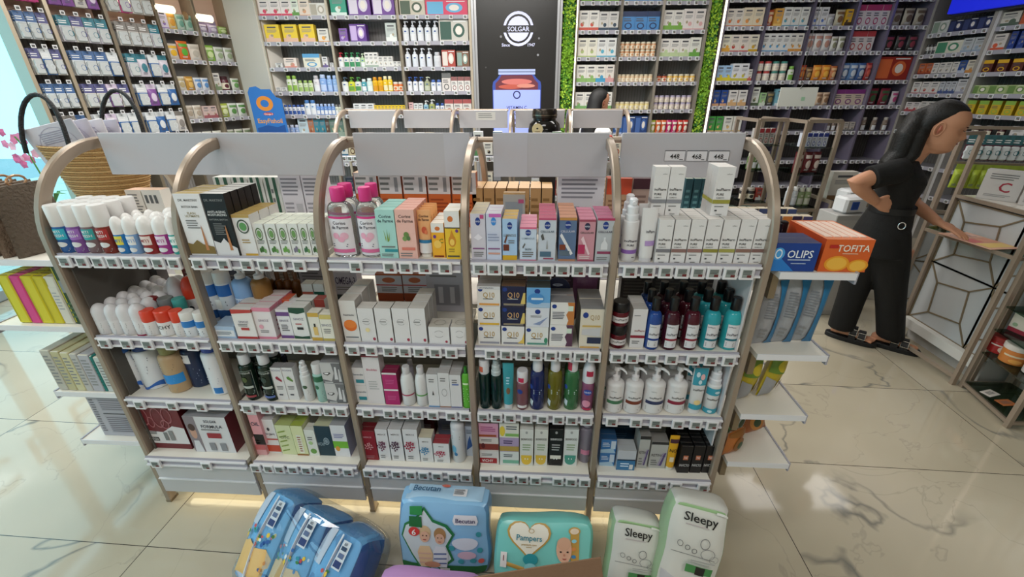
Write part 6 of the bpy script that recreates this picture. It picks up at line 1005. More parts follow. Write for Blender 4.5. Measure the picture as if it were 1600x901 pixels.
for k, (a, c) in enumerate(((.16, 'cfccd6'), (.05, 'c4c0cc'), (-.06, 'd6d3da'), (-.15, 'bcb8c6'))):
    s = MB(); s.rbox(-.13, .10, 0, .006, 0, .2, mat(c, .5), .002); s.decal(flatmap(0), .2, .2, [('o', .45, .55, .4, .38, 'a9a4b8', .97), lines(.15, .6, .75, .85, 6, 'a29eb0')])
    o = s.build('paper_folder', None, (cxb-.06+.02*k, yc-.05+.035*k, bz0+.215)); o.rotation_euler = (a*.6, -.22+.05*k, a); tag(o, ['front', 'second', 'third', 'rear'][k]+' lilac grey paper folder sticking out of the straw basket', 'folder')
# orchid by the glass
q = Gp(47, 238, 3.1); s = MB(); s.tube([(0, 0, 0), (.01, 0, .3), (-.02, 0, .5), (-.06, 0, .58)], .005, mat('4a7a3a', .5), 6)
fl_ = s.build('potted_orchid', None, (q.x, q.y, .76)); tag(fl_, 'pink orchid on a white stand by the glass storefront', 'plant')
s = MB(); rn = random.Random(5)
for k in range(16):
    c_ = Vector((-.08+rn.uniform(-.07, .08), rn.uniform(-.04, .04), .50+rn.uniform(-.1, .12)))
    for p in range(5):
        a = p*1.257+k; d = Vector((math.cos(a), .25*math.sin(k), math.sin(a)))*.032; e = Vector((-math.sin(a), 0, math.cos(a)))*.014
        s.add([c_, c_+d*.6+e, c_+d, c_+d*.6-e], [(0, 1, 2, 3)], mat(['e88ab0', 'f0b8cc', 'd86a98'][k % 3], .6))
s.build('blossoms', fl_, smooth=0)
s = MB(); s.lathe([(.05, -.001), (.07, .12), (.065, .12), (.05, .1)], mat('e0e0dc', .4), 18); s.build('flower_pot', fl_)
s = MB()
for k in range(5):
    a = k*1.3; s.add([(0, 0, .1), (.06*math.cos(a)-.02*math.sin(a), .06*math.sin(a)+.02*math.cos(a), .2), (.14*math.cos(a), .14*math.sin(a), .19), (.06*math.cos(a)+.02*math.sin(a), .06*math.sin(a)-.02*math.cos(a), .2)], [(0, 1, 2, 3)], mat('3f7a34', .5))
s.build('leaves', fl_, smooth=0)
s = MB(); s.rbox(-.17, .17, -.17, .17, 0, .755, mat('dfe4e6', .4), .01); s.box(-.15, .15, -.171, -.17, .05, .7, mat('ccd3d6', .4)); tag(s.build('flower_stand', None, (q.x, q.y, 0)), 'white square pedestal carrying the pink orchid', 'stand')
# ---------------------------------------------------------------- right end goods
ZR = {1: 1.118, 2: .831, 3: .584, 4: .359}
s, _ = P_carton(.145, .1, .088, dict(col='1b3f8c', top='1a2a5a', side='12306e', dec=[('p', [(0, 0), (.6, 0), (0, .9)], '2a7ac8'), ('e', .22, .62, .12, .22, '4aa0e0'), ('o', .22, .62, .07, .17, 'e8f0f8', .7), ('t', .64, .62, .26, 'OLIPS', 'e8ecf4', .5), lines(.42, .38, .88, .46, 1, 'b8c8e0'), lines(.5, .26, .8, .32, 1, 'b8c8e0')]))
tag(s.build('candy_box', None, (2.318, .01, ZR[1]+.001)), 'blue candy box with big white letters on the right end shelf', 'box')
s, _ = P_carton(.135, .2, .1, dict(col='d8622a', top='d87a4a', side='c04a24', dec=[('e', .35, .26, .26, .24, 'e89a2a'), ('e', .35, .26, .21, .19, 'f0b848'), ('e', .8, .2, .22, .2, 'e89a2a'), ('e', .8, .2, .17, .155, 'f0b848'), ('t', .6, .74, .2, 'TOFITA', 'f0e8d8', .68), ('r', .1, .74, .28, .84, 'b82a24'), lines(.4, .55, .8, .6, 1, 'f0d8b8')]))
for k in range(5): s.box(-.06+.024*k, -.042+.024*k, .02, .18, .1, .103, mat('e8cfc0', .5))
tag(s.build('candy_box', None, (2.47, .012, ZR[1]+.001)), 'orange candy box with orange slices on the right end shelf', 'box')
for k in range(3):
    s = MB(); s.rbox(-.03, .03, 0, .022, 0, .1, mat('17161a', .3), .003); s.decal(flatmap(0), .06, .1, [lines(.1, .3, .9, .8, 3, 'c8c8c8')]); o = s.build('chocolate_pack', None, (2.30+.03*k, .14+.026*k, ZR[1]+.001)); tag(o, ['front', 'middle', 'rear'][k]+' black and white chocolate pack behind the blue candy box', 'packet')
for j in range(2):
    for k in range(7):
        me, nm = bgmesh('q', .03, .1, 'd0c4ac', ['3a4a7a', 'c88a4a', '26304e'][k % 3]); x = 2.285+.0335*k
        tag(link('gum_carton', me, None, (x, .26+.1*j+.003*(k % 2), ZR[1]+.001)), '%s %s row carton behind the candy boxes' % (['leftmost', 'second', 'third', 'fourth', 'fifth', 'sixth', 'seventh'][k], ['front', 'rear'][j]), 'box')
WB = [('p', [(.62, 0), (1, 0), (1, 1), (.7, 1), (.75, .5)], '2f78a8')]
for k in range(3):
    s, _ = P_bag(.075, .05, .235, dict(col='9fa0a4', lab=[('r', .55, .0, 1, 1, '2c76a6'), lines(.08, .45, .5, .85, 10, '777a80'), lines(.08, .12, .4, .3, 3, '888')]))
    o = s.build('snack_bag', None, (2.335+.066*k, .045+.01*k, ZR[2]+.002)); o.rotation_euler = (.04, .02*(k-1), .25-.1*k); tag(o, ['left', 'middle', 'right'][k]+' silver and blue snack bag standing on the right end shelf', 'bag')
for k in range(2):
    s, _ = P_bag(.085, .06, .20, dict(col='b8a428', lab=[('r', 0, .55, 1, 1, '6a8a30'), ('e', .5, .7, .3, .12, 'c8b430'), ('p', [(0, 0), (.5, 0), (.35, .4), (0, .45)], '9a9a9c'), ('e', .7, .3, .15, .12, '8a6a20')]))
    o = s.build('snack_bag', None, (2.345+.085*k, .07+.02*k, ZR[3]+.002)); o.rotation_euler = (.05, .12*k, .5); tag(o, ['left', 'right'][k]+' yellow green snack bag on the third right end shelf', 'bag')
for k, (c1, c2, n) in enumerate((('6f9a6a', 'c4ccd0', 'green and silver crumpled'), ('a8602c', 'd08a3a', 'brown orange'), ('b06a34', '8a5a2a', 'small rust'))):
    s, _ = P_bag(.1, .05, .14 if k < 2 else .1, dict(col=c1, lab=[('e', .5, .5, .3, .3, c2), ('e', .5, .5, .16, .16, '2f4a2a'), ('r', 0, .85, 1, 1, c2)]))
    o = s.build('snack_bag', None, ((2.36, 2.46, 2.33)[k], (.12, .14, .03)[k], ZR[4]+(.006 if k < 2 else .004))); o.rotation_euler = (.0, [.25, -.3, .1][k], [.5, .2, .6][k]); tag(o, n+' snack bag on the lowest right end shelf', 'bag')
# ---------------------------------------------------------------- brass framed counters
def frame(name, lab, P, bars, w_=.022, m=BR, cat='display stand'):
    t = thing(name, lab, cat, P[0]); o0 = Vector(P[0])
    posts, rails = bars
    for a, b in posts:
        s = MB(); s.bar(Vector(a)-o0, Vector(b)-o0, w_, w_, m); s.build('post', t, smooth=0)
    for a, b in rails:
        s = MB(); d = Vector(b)-Vector(a); s.bar(Vector(a)-o0, Vector(b)-o0, w_*.9, w_*.9, m, side=Vector((0, 0, 1))); s.build('rail', t, smooth=0)
    return t
def geopanel(A, B, z0, z1, parent, o0, th=.02, seed=0):
    """white panel with a brass line lattice, from A to B"""
    A, B = Vector(A), Vector(B); d = (B-A); L = d.length; d = d.normalized(); n = d.cross(Vector((0, 0, 1))); 
    if n.dot(CAM-A) < 0: n = -n
    P = lambda s_, z, o: tuple(A-o0+d*s_+n*o+Vector((0, 0, z)))
    s = MB(); V = [P(a, b, c) for c in (-th, 0) for a, b in ((0, z0), (L, z0), (L, z1), (0, z1))]
    s.add(V, [(0, 3, 2, 1), (4, 5, 6, 7), (0, 1, 5, 4), (1, 2, 6, 5), (2, 3, 7, 6), (3, 0, 4, 7)], mat('b9bcbd', .3)); s.build('panel', parent, smooth=0)
    m = MB(); H = z1-z0; nz = max(1, round(H/.36)); h_ = H/nz; nx = max(1, round(L/.42)); w_ = L/nx
    ln = []
    for i in range(nx):
        for j in range(nz):
            x, z = i*w_, z0+j*h_; a, b, c, e = (x+w_*.28, z+h_*.22), (x+w_*.80, z+h_*.30), (x+w_*.72, z+h_*.80), (x+w_*.22, z+h_*.72)
            ln += [(a, b), (b, c), (c, e), (e, a), ((x, z), a), ((x+w_, z), b), ((x+w_, z+h_), c), ((x, z+h_), e), ((x, z), (x+w_, z)), ((x, z), (x, z+h_)), ((x, z+h_), (x+w_, z+h_)), ((x+w_, z), (x+w_, z+h_))]
    for a, b in ln: m.bar(P(a[0], a[1], .003), P(b[0], b[1], .003), .006, .008, BRD, side=n)
    m.build('brass_lattice', parent, smooth=0)
def shelfglass(t, o0, c, z, name='glass_shelf'):
    s = MB(); s.loft([[tuple(Vector((x, y, zz))-o0) for x, y in c] for zz in (z-.008, z)], windowglass('b8c8c0', .12)); s.build(name, t, smooth=0)
Tf = (4.03, 1.57, 0); Rf = (4.07, 1.03, 0); Tb = (4.185, 1.625, 0); Rb = (4.185, 1.05, 0); E1 = (4.04, .665, 0); E2 = (4.36, .67, 0)
up = lambda p, z: (p[0], p[1], z)
t = frame('display_stand', 'brass framed stand in front of the woman with open top frame', [Tf], ([(Tf, up(Tf, 1.375)), (Tb, up(Tb, 1.375)), (Rf, up(Rf, 1.2)), (Rb, up(Rb, .98))], [(up(Tf, 1.37), up(Tb, 1.37)), (up(Tf, .80), up(Rf, .80)), (up(Tf, .80), up(Tb, .80)), (up(Rf, .8), up(Rb, .8)), (up(Tf, .05), up(Rf, .05)), (up(Tf, .05), up(Tb, .05)), (up(Tb, 1.0), up(Rb, 1.0)), (up(Tb, .14), up(Rb, .14))]))
o0 = Vector(Tf); c = [Tf[:2], Rf[:2], Rb[:2], Tb[:2]]; shelfglass(t, o0, c, .812)
geopanel((4.2, 1.61, 0), (4.2, 1.18, 0), .16, .975, t, o0); geopanel((4.2, 1.18, 0), (4.2, 1.04, 0), .16, .975, t, o0)
s = MB(); s.box(4.15, 4.2, 1.06, 1.60, .10, .16, mat('d8d6d0', .4)); s.v = [tuple(Vector(v)-o0) for v in s.v]; s.build('plinth', t, smooth=0)
t2 = frame('display_stand', 'brass framed stand with jars on glass shelves at the right edge', [Rf], ([(up(E1, 0), up(E1, 1.2)), (E2, up(E2, 1.0)), ((4.105, 1.005, 0), (4.105, 1.005, 1.0)), ((4.35, 1.005, 0), (4.35, 1.005, 1.0))], [(up(E1, .03), (4.105, 1.005, .03)), (up(E1, .03), up(E2, .03)), (up(E1, .3), up(E2, .3)), ((4.105, 1.0, .03), (4.35, 1.0, .03)), ((4.35, 1.0, .3), up(E2, .3)), ((4.35, 1.0, .98), up(E2, .98))]))
o0 = Vector(Rf); c = [(4.1, .99), E1[:2], E2[:2], (4.34, .99)]
for z in (.05, .255, .405, .545, .84): shelfglass(t2, o0, c, z)
t3 = frame('service_counter', 'white topped counter with brass lattice front at the right edge', [(4.38, .2, 0)], ([((4.39, .2, 0), (4.39, .2, 1.0)), ((4.39, 1.0, 0), (4.39, 1.0, 1.0))], []), cat='counter')
o0 = Vector((4.38, .2, 0)); geopanel((4.385, .98, 0), (4.385, .22, 0), .1, .99, t3, o0)
s = MB(); s.rbox(0, .55, 0, .83, .985, 1.0, mat('d6d2ca', .15), .003); s.rbox(-.19, .55, .832, 1.44, .985, 1.0, mat('d6d2ca', .15), .003); s.build('counter_top', t3)
s = MB(); s.box(.02, .5, .03, .83, 0, .984, mat('b4b2ae', .5)); s.box(-.155, .5, .85, 1.40, 0, .984, mat('b4b2ae', .5)); s.build('cabinet_body', t3, smooth=0)
for k, (x, y, w_, tx, n) in enumerate(((4.30, 1.50, .17, 'C', 'white box with big red letter C on the counter'), (4.35, 1.35, .1, '', 'narrow white box with red dots on the counter'), (4.38, 1.22, .12, '', 'white box at the frame edge on the counter'))):
    s = carton_mb(w_, .07, .17, 'c9c6c4', [('t', .6, .45, .32, 'C', 'a03040', .4) if tx else ('e', .5, .35, .1, .06, 'b04a50'), lines(.15, .68, .85, .9, 3, '777'), lines(.15, .1, .85, .2, 2, '999')])
    o = s.build('right_side_box', None, (x, y, 1.001)); o.rotation_euler = (0, 0, math.radians(-52)); tag(o, n, 'box')
jar = lambda w_, h_, c, cc, dec, loc, lab: make('jar', 'food_tub', w_, w_, h_, dict(col=c, cap=.26, capcol=cc, capr=.53, lab=dec), lab, 'tub', loc, math.radians(-35))
jar(.115, .10, '9c2424', '8a2a28', [('e', .55, .45, .2, .3, 'd8c8b8'), ('r', .1, .7, .9, .8, 'd8d0c8')], (4.16, .95, .256), 'red labelled tub with dark red lid on glass shelf')
jar(.105, .11, 'c87a3a', 'd8d0c8', [('r', .1, .6, .9, .72, 'd8c8a8'), ('e', .5, .3, .2, .15, 'e0a050')], (4.13, .85, .256), 'orange tub with white lid on glass shelf')
jar(.09, .09, 'c8c0bc', 'd0ccc8', [('e', .4, .4, .15, .2, 'a04050'), ('e', .7, .3, .1, .12, 'a04050')], (4.14, .745, .256), 'white tub with red berries on glass shelf')
s = carton_mb(.24, .12, .105, 'c9c2b4', [('r', 0, 0, 1, .22, '8a2434'), ('e', .68, .5, .06, .12, 'a03a44'), lines(.55, .68, .95, .78, 1, '8a4a4a'), ('e', .1, .4, .05, .1, '8aa080')], top='8a9a78')
o = s.build('tea_box', None, (4.18, .87, .406)); o.rotation_euler = (0, 0, math.radians(-80)); tag(o, 'cream and dark red tea box on the upper glass shelf', 'box')
for k in range(2):
    s = carton_mb(.10, .08, .1, 'cfc8c4', [('r', 0, 0, 1, .3, '9a3a48'), lines(.2, .5, .8, .8, 3)]); o = s.build('tea_box', None, (4.2, .92-.17*k, .546)); o.rotation_euler = (0, 0, math.radians(-80)); tag(o, ['rear', 'front'][k]+' small white and rose box on the top glass shelf', 'box')
for k, (c_, x, y, a) in enumerate((('d8d0c8', 4.13, .88, .3), ('b0683a', 4.14, .80, .1))):
    s = MB(); s.rbox(-.04, .04, -.025, .025, 0, .004, mat(c_, .5), .001); s.decal(lambda x_, z, off: (x_, z-.02, .004+off), .07, .04, [lines(.1, .2, .9, .8, 3, '666')]); o = s.build('flyer', None, (x, y, .0505)); o.rotation_euler = (0, 0, a); tag(o, ['white', 'orange'][k]+' paper slip lying at the bottom of the right stand', 'flyer')
# leaflet on stand
s = MB(); s.rbox(-.095, .095, -.15, .15, 0, .003, mat('d8a890', .5), .001); s.decal(lambda x, z, off: (x, z-.14, .003+off), .17, .28, [('r', .05, .05, .95, .3, 'e0c070'), ('r', .05, .35, .45, .6, 'c86a6a'), ('r', .5, .35, .95, .6, 'd89a80'), ('r', .05, .65, .95, .9, 'e0b8a8'), lines(.1, .68, .9, .88, 4, '9a6a60')])
o = s.build('leaflet', None, (4.10, 1.29, .813)); o.rotation_euler = (0, 0, .12); tag(o, 'pink and yellow leaflet under the hand of the standing woman', 'leaflet')
# hanging packs beyond the stand
for j in range(2):
    for k in range(8):
        me, nm = bgmesh('k' if j == 0 else 'h', .05, .16, *(('5a2a3a', '2a5a60') if j == 0 else ('a8b83a', '8a9a30')))
        q = (4.50+.0*k, 1.98-.05*k+.0, 1.33-.19*j); o = link('hanging_pack', me, None, (4.44+.045*k, 1.95-.012*k, 1.33-.19*j), -.5); tag(o, ['dark brush pack with teal foot', 'lime green pack'][j]+' hanging behind the stand the woman leans on', 'hanging pack', ['brush packs behind the stand', 'lime packs behind the stand'][j])
t4 = frame('display_stand', 'brass rack with hanging brush packs behind the counter', [(4.4, 2.02, 0)], ([((4.42, 2.02, 0), (4.42, 2.02, 1.38)), ((4.86, 1.9, 0), (4.86, 1.9, 1.38))], [((4.42, 2.02, 1.37), (4.86, 1.9, 1.37)), ((4.42, 2.02, 1.14), (4.86, 1.9, 1.14)), ((4.42, 2.02, .8), (4.86, 1.9, .8))]))
geopanel((4.43, 2.03, 0), (4.85, 1.915, 0), .05, .78, t4, Vector((4.4, 2.02, 0)))
# étagère pair left of the woman
fr0 = lambda r, g, z=0: tuple(W(r, g, z))
for k, (ra, rb, g, lb) in enumerate(((1.94, 2.16, 3.6, 'left brass framed stand with sprays behind the right end'), (2.21, 2.46, 3.42, 'middle brass framed stand with red bags and bottles'), (2.52, 3.0, 3.35, 'brass lattice counter carrying tissue packs left of the woman'))):
    zt = 1.39 if k < 2 else .80; gb = g+.35
    ps = [((ra, g), zt), ((rb, g), zt), ((ra, gb), zt), ((rb, gb), zt)]
    rl = [(fr0(ra, g, z), fr0(rb, g, z)) for z in ((zt, .72, .06) if k < 2 else (.78, .06))]+[(fr0(x, g, zt-.005), fr0(x, gb, zt-.005)) for x in (ra, rb)]
    t = frame('display_stand', lb, [fr0(ra, g)], ([(fr0(a, b), fr0(a, b, z)) for (a, b), z in ps], rl), w_=.026)
    o0 = Vector(fr0(ra, g)); c = [fr0(ra+.01, g)[:2], fr0(rb-.01, g)[:2], fr0(rb-.01, gb)[:2], fr0(ra+.01, gb)[:2]]
    for z in ((.74, 1.0, 1.2) if k < 2 else (.79,)): shelfglass(t, o0, c, z)
    geopanel(fr0(ra+.02, g+.03 if k < 2 else g-.015), fr0(rb-.02, g+.03 if k < 2 else g-.015), .08, .70 if k < 2 else .77, t, o0)
def st_row(r0, r1, g, z, items, where):
    wl = Wall(0, g, 0, 's'); row(wl, r0-.02, r1+.02, z, items, where)
w1 = 'on the left brass stand'; w2 = 'on the middle brass stand'; w3 = 'on the lattice counter'
st_row(1.96, 2.14, 3.66, 1.2, [(4, 'q', .035, .12, 'b8b4b0', 'a03038', 'white tooth care packs with red top')], w1)
st_row(1.96, 2.14, 3.66, 1.0, [(3, 'c', .04, .13, '6a8050', 'c8ccb8', 'olive bottles'), (1, 'c', .04, .14, '8ac0a0', 'ccc', 'mint bottle')], w1)
st_row(1.96, 2.14, 3.66, .74, [(2, 'j', .07, .1, '3a3434', 'b8b0a8', 'dark jars'), (1, 'b', .05, .1, 'a04038', 'ccc', 'red box')], w1)
st_row(2.23, 2.44, 3.46, 1.2, [(5, 'q', .035, .1, 'c8ccd8', '2a3a8a', 'white and navy tubes in boxes')], w2)
st_row(2.23, 2.44, 3.46, 1.0, [(3, 'g', .065, .16, '6a2024', 'd8c8c0', 'dark red tea bags with white print')], w2)
st_row(2.23, 2.44, 3.46, .74, [(2, 'c', .05, .15, 'c8ccd0', 'e8e8e8', 'white spray bottles'), (2, 'c', .055, .14, '8a9a70', 'c8c8b8', 'olive oil soap bottles')], w2)
st_row(2.55, 2.75, 3.45, .79, [(1, 'b', .2, .22, 'd6d0c8', '8a6a4a', 'white box with brown cat picture')], w3)
s = MB(); s.rbox(-.09, .09, 0, .12, 0, .115, mat('d9dadb', .45, bump=.15, scale=30), .015); s.decal(flatmap(0), .18, .115, [('r', .3, .3, .6, .75, '2f8a50'), ('r', .34, .36, .56, .69, '1f6a3a')])
o = s.build('tissue_pack', None, W(2.62, 3.24, .801)); o.rotation_euler = (0, 0, YAW+.15); tag(o, 'white tissue pack with green square beside the elbow', 'tissue pack')
s = MB(); s.rbox(-.09, .09, 0, .12, 0, .115, mat('d9dadb', .45, bump=.15, scale=30), .015); s.decal(flatmap(0), .18, .115, [('r', .25, .25, .58, .75, '2a5ac0'), ('r', .3, .3, .53, .7, '1f4aa0')])
o = s.build('tissue_pack', None, W(2.44, 3.0, .80-.0)); o.rotation_euler = (0, 0, YAW+.15); tag(o, 'white tissue pack with blue square nearest the elbow', 'tissue pack')
s = MB(); s.rbox(-.14, .14, -.03, .17, 0, .799, mat('a9a7a4', .5), .005); s.decal(flatmap(-.03), .28, .8, [('r', .05, .05, .95, .95, 'b4b2ae')]); o = s.build('low_cabinet', None, W(2.44, 3.0, 0)); o.rotation_euler = (0, 0, YAW); tag(o, 'grey low cabinet carrying the blue square tissue pack', 'cabinet')
s = carton_mb(.2, .12, .19, 'cfd0d0', [('e', .7, .6, .22, .22, '1a2a3a'), ('e', .2, .75, .08, .08, '222'), ('e', .2, .5, .08, .08, '222'), ('e', .2, .25, .06, .06, '3a6a4a'), ('r', .4, .1, .9, .2, '777')])
o = s.build('diaper_carton', None, W(2.86, 3.5, .791)); o.rotation_euler = (0, 0, YAW); tag(o, 'white box with black round logo behind the elbow of the woman', 'box')
s = MB(); s.box(-.17, .17, 0, .008, 0, .16, mat('cfd0c8', .5)); s.tube([(0, 0, .15), (.02, -.01, .19), (-.01, 0, .22), (0, 0, 1.54)], .003, mat('555', .4, .6), 6); s.decal(flatmap(0), .34, .16, [('r', .6, .3, .7, .5, '9ac0a0')])
o = s.build('blank_card', None, W(2.62, 4.3, 1.46)); o.rotation_euler = (0, 0, YAW); tag(o, 'pale blank card hanging above the brass stands', 'card')
# ---------------------------------------------------------------- people
SKIN = mat('c08a6c', .5, bump=.04, scale=400); SKIND = mat('a8644f', .45); HAIR = mat('0b0909', .55, bump=.3, scale=150); BLK = mat('0b0b0c', .8, bump=.15, scale=150); LIP = mat('8a3a38', .4)
def ell(c, rx, ry, n=20, p=2.0, tx=0, bump=None):
    R = []
    for j in range(n):
        a = 2*math.pi*j/n; x, y = math.cos(a), math.sin(a); x = math.copysign(abs(x)**(2/p), x); y = math.copysign(abs(y)**(2/p), y)
        X, Y = rx*x, ry*y
        if bump: X += bump(a, y)
        R.append((c[0]+X, c[1]+Y, c[2]+X*tx))
    return R
def head_mb(s, M, m):
    prof = [(-.012, .040, -.035, .034), (.0, .066, -.045, .036), (.010, .080, -.05, .044), (.026, .083, -.055, .052), (.038, .080, -.062, .057), (.046, .085, -.066, .059), (.053, .081, -.07, .061), (.060, .085, -.073, .062), (.068, .082, -.078, .064), (.076, .083, -.082, .066), (.086, .083, -.087, .068), (.098, .081, -.091, .070), (.110, .077, -.094, .071), (.124, .083, -.097, .073), (.142, .086, -.099, .074), (.162, .083, -.098, .073), (.182, .072, -.092, .069), (.198, .054, -.08, .06), (.212, .026, -.06, .044), (.220, -.01, -.03, .02)]
    nose = {5: .002, 6: 0, 7: .003, 8: .014, 9: .023, 10: .019, 11: .013, 12: .008, 13: .003}
    rings = []
    for i, (z, xf, xb, hw) in enumerate(prof):
        c = (xf+xb)/2; rx = (xf-xb)/2; R = []
        for j in range(48):
            a = 2*math.pi*j/48; y = hw*math.sin(a); x = c+rx*math.copysign(abs(math.cos(a))**.85, math.cos(a))
            if math.cos(a) > 0: x += nose.get(i, 0)*math.exp(-(y/.013)**2)
            if math.cos(a) > .3 and i in (11, 12): x -= .006*math.exp(-((abs(y)-.032)/.014)**2)
            R.append(tuple(M @ Vector((x, y, z))))
        rings.append(R)
    s.loft(rings, m)
def face_parts(root, M, loc):
    for sg in (1, -1):
        s = MB(); n = 14
        e = [M @ Vector((.0745-.0, sg*.030+.011*math.cos(t*6.283/n), .108+.0045*math.sin(t*6.283/n))) for t in range(n)]
        e = [p+(M.to_3x3() @ Vector((.0035, sg*.002, 0))) for p in e]
        s.add(e, [tuple(range(n))], 'e6e0dc'); s.build('eye', root, smooth=0)
        s = MB(); s.tube([M @ Vector((.086-.18*abs(t-.03), sg*(.016+t), .124+.1*t*(1-t*18))) for t in (0, .012, .024, .034)], [.0022, .0028, .0024, .0012], HAIR, 6); s.build('eyebrow', root)
        s = MB(); s.tube([M @ Vector((.080-.16*abs(t-.03), sg*(.018+t), .1085)) for t in (0, .01, .02, .026)], .0014, HAIR, 6); s.build('eyelashes', root)
        s = MB(); s.tube([M @ Vector((-.002+.017*math.cos(a*.45)-.01, sg*(.071+.006*math.sin(a*.3)), .100+.030*math.sin(a*.45))) for a in range(14)], .0042, SKIN, 6, close=True)
        s.tube([M @ Vector((-.012, sg*.068, .082)), M @ Vector((-.010, sg*.073, .098)), M @ Vector((-.012, sg*.068, .116))], [.006, .009, .006], SKIND, 8); s.build('ear', root)
    s = MB(); s.tube([M @ Vector((.083-.5*abs(t)*abs(t)*18, t, .0475)) for t in (-.022, -.012, 0, .012, .022)], [.001, .0035, .0045, .0035, .001], LIP, 8); s.build('lips', root)
def hand(s, wrist, d, nrm, side, m, L=.175, curl=.35, spread=.12):
    """palm and five tapered bent fingers; d towards fingertips, nrm = back of hand, side = towards the thumb"""
    wrist, d, nrm, side = map(Vector, (wrist, d, nrm, side)); d.normalize(); nrm = (nrm-d*nrm.dot(d)).normalized(); side = (side-d*side.dot(d)-nrm*side.dot(nrm)).normalized()
    R = []
    for t, w_, th in ((0, .026, .019), (.25, .032, .017), (.5, .040, .015), (.8, .042, .013), (1, .038, .010)):
        c = wrist+d*(L*.5*t); R.append([tuple(c+side*w_*math.cos(a*math.pi/8)+nrm*th*math.sin(a*math.pi/8)) for a in range(16)])
    s.loft(R, m)
    for k, (o, l) in enumerate(((.030, .44), (.0105, .50), (-.0095, .46), (-.029, .36))):
        p = wrist+d*(L*.46)+side*o; q = d+side*(o*spread*20*.3); q.normalize(); P = [p]; a = 0
        for f_ in (.45, .30, .25):
            a += curl; dd = q*math.cos(a)-nrm*math.sin(a); P.append(P[-1]+dd*(L*l*f_))
        s.tube(P, [.0092, .0088, .0078, .0062], m, 8)
    p = wrist+d*(L*.14)+side*.026; dd = (d*.75+side*.65).normalized(); p2 = p+dd*L*.2; p3 = p2+(d*.9+side*.3-nrm*.3).normalized()*L*.17
    s.tube([p, p2, p3], [.0135, .0105, .0075], m, 8)
def fuse(o, vox=.005):
    r = o.modifiers.new('r', 'REMESH'); r.mode = 'VOXEL'; r.voxel_size = vox; r.use_smooth_shade = True
    q = o.modifiers.new('s', 'SMOOTH'); q.factor = .5; q.iterations = 2
R00 = Vector((2.25, 2.485, 0)); wp = W(2.25, 2.485)
def LP(r, z, dy=0):   # measured on the plane through her feet, then pushed sideways by dy
    x = (r-2.25)*.741; k = (1-x*.27)*(1+dy/3.35); return (x, dy, 1.6152-(1.6152-z)*k)
wom = thing('person', 'dark haired person in black top and wide black trousers reaching for a leaflet', 'person', wp, YAW-.70)
# head frame, looking down
MH = Matrix.Translation((.048, 0, 1.305)) @ Matrix.Rotation(math.radians(10), 4, 'Y') @ Matrix.Scale(1.1, 4)
s = MB()
head_mb(s, MH, SKIN)
neck0 = Vector(LP(2.205, 1.21)); nk = MH @ Vector((-.02, 0, .05))
s.tube([neck0, neck0.lerp(nk, .5), nk], [.062, .052, .050], SKIN, 16)
s.loft([ell(LP(2.225, z), rx*.8, ry) for z, rx, ry in ((.90, .10, .10), (.99, .112, .114), (1.08, .095, .115), (1.16, .09, .14), (1.21, .075, .145), (1.235, .05, .07))], SKIN)
sR, eR, wR = Vector(LP(2.17, 1.185, -.155)), Vector(LP(1.955, 1.125, -.29)), Vector(LP(2.115, 1.012, -.165))
s.tube([sR, sR.lerp(eR, .3), sR.lerp(eR, .75), eR, eR.lerp(wR, .25), eR.lerp(wR, .65), wR], [.054, .049, .043, .040, .040, .033, .025], SKIN, 14)
hand(s, wR, Vector((.8, .45, -.25)), (0, -1, .25), (.2, -.1, 1), SKIN, L=.165, curl=.28)
sL, eL, wL = Vector(LP(2.20, 1.185, .15)), Vector(LP(2.355, 1.0, .19)), Vector(LP(2.525, .885, .05))
hL = Vector(LP(2.62, .838, .02))
s.tube([sL, sL.lerp(eL, .4), eL, eL.lerp(wL, .3), wL], [.052, .045, .038, .036, .025], SKIN, 14)
hand(s, wL, hL-wL, (.25, -.1, 1), (-.2, 1, 0), SKIN, L=.175, curl=.12)
def foot_at(u, v):
    p = Matrix.Rotation(-(YAW-.70), 3, 'Z') @ (Zp(u, v, 0)-wp); return Vector((p.x, p.y, .10))
aA, aB = foot_at(1308, 526), foot_at(1371, 538)
for an, kn in ((aA, Vector((-.03, .05, .80)).lerp(aA, .5)), (aB, Vector((.01, -.05, .80)).lerp(aB+Vector((.06, 0, 0)), .5))):
    s.tube([kn+Vector((-.02, 0, .27)), kn, kn.lerp(an, .35), an, Vector((an.x+.0, an.y, .065))], [.06, .04, .038, .034, .034], SKIN, 14)
    # foot: heel to toes
    R = []
    for t, w_, h0, h1 in ((-.05, .022, .035, .075), (-.02, .033, .033, .10), (.04, .034, .033, .105), (.10, .040, .033, .08), (.15, .044, .033, .06), (.185, .040, .033, .052)):
        R.append([(an.x+t, an.y+w_*math.cos(a*math.pi/8), (h0+h1)/2+(h1-h0)/2*math.sin(a*math.pi/8)) for a in range(16)])
    s.loft(R, SKIN)
    for k in range(5): s.tube([(an.x+.17, an.y+.032-.016*k, .042), (an.x+.205-.006*abs(k-1), an.y+.034-.017*k, .040)], [.0105, .008], SKIN, 8)
fuse(s.build('body', wom))
s = MB()
s.loft([ell(LP(2.215, z), rx*.82, ry, 28, 2.2, bump=(lambda a, y, q=bp: q*max(0, math.cos(a))**2)) for z, rx, ry, bp in ((.985, .124, .130, 0), (1.03, .122, .133, .005), (1.09, .118, .145, .02), (1.13, .116, .16, .028), (1.17, .108, .175, .016), (1.205, .092, .172, 0), (1.228, .075, .13, 0), (1.25, .066, .088, 0))], BLK)
s.tube([sR+Vector((.03, .03, .01)), sR, sR.lerp(eR, .35), sR.lerp(eR, .62)], [.062, .068, .064, .066], BLK, 18)
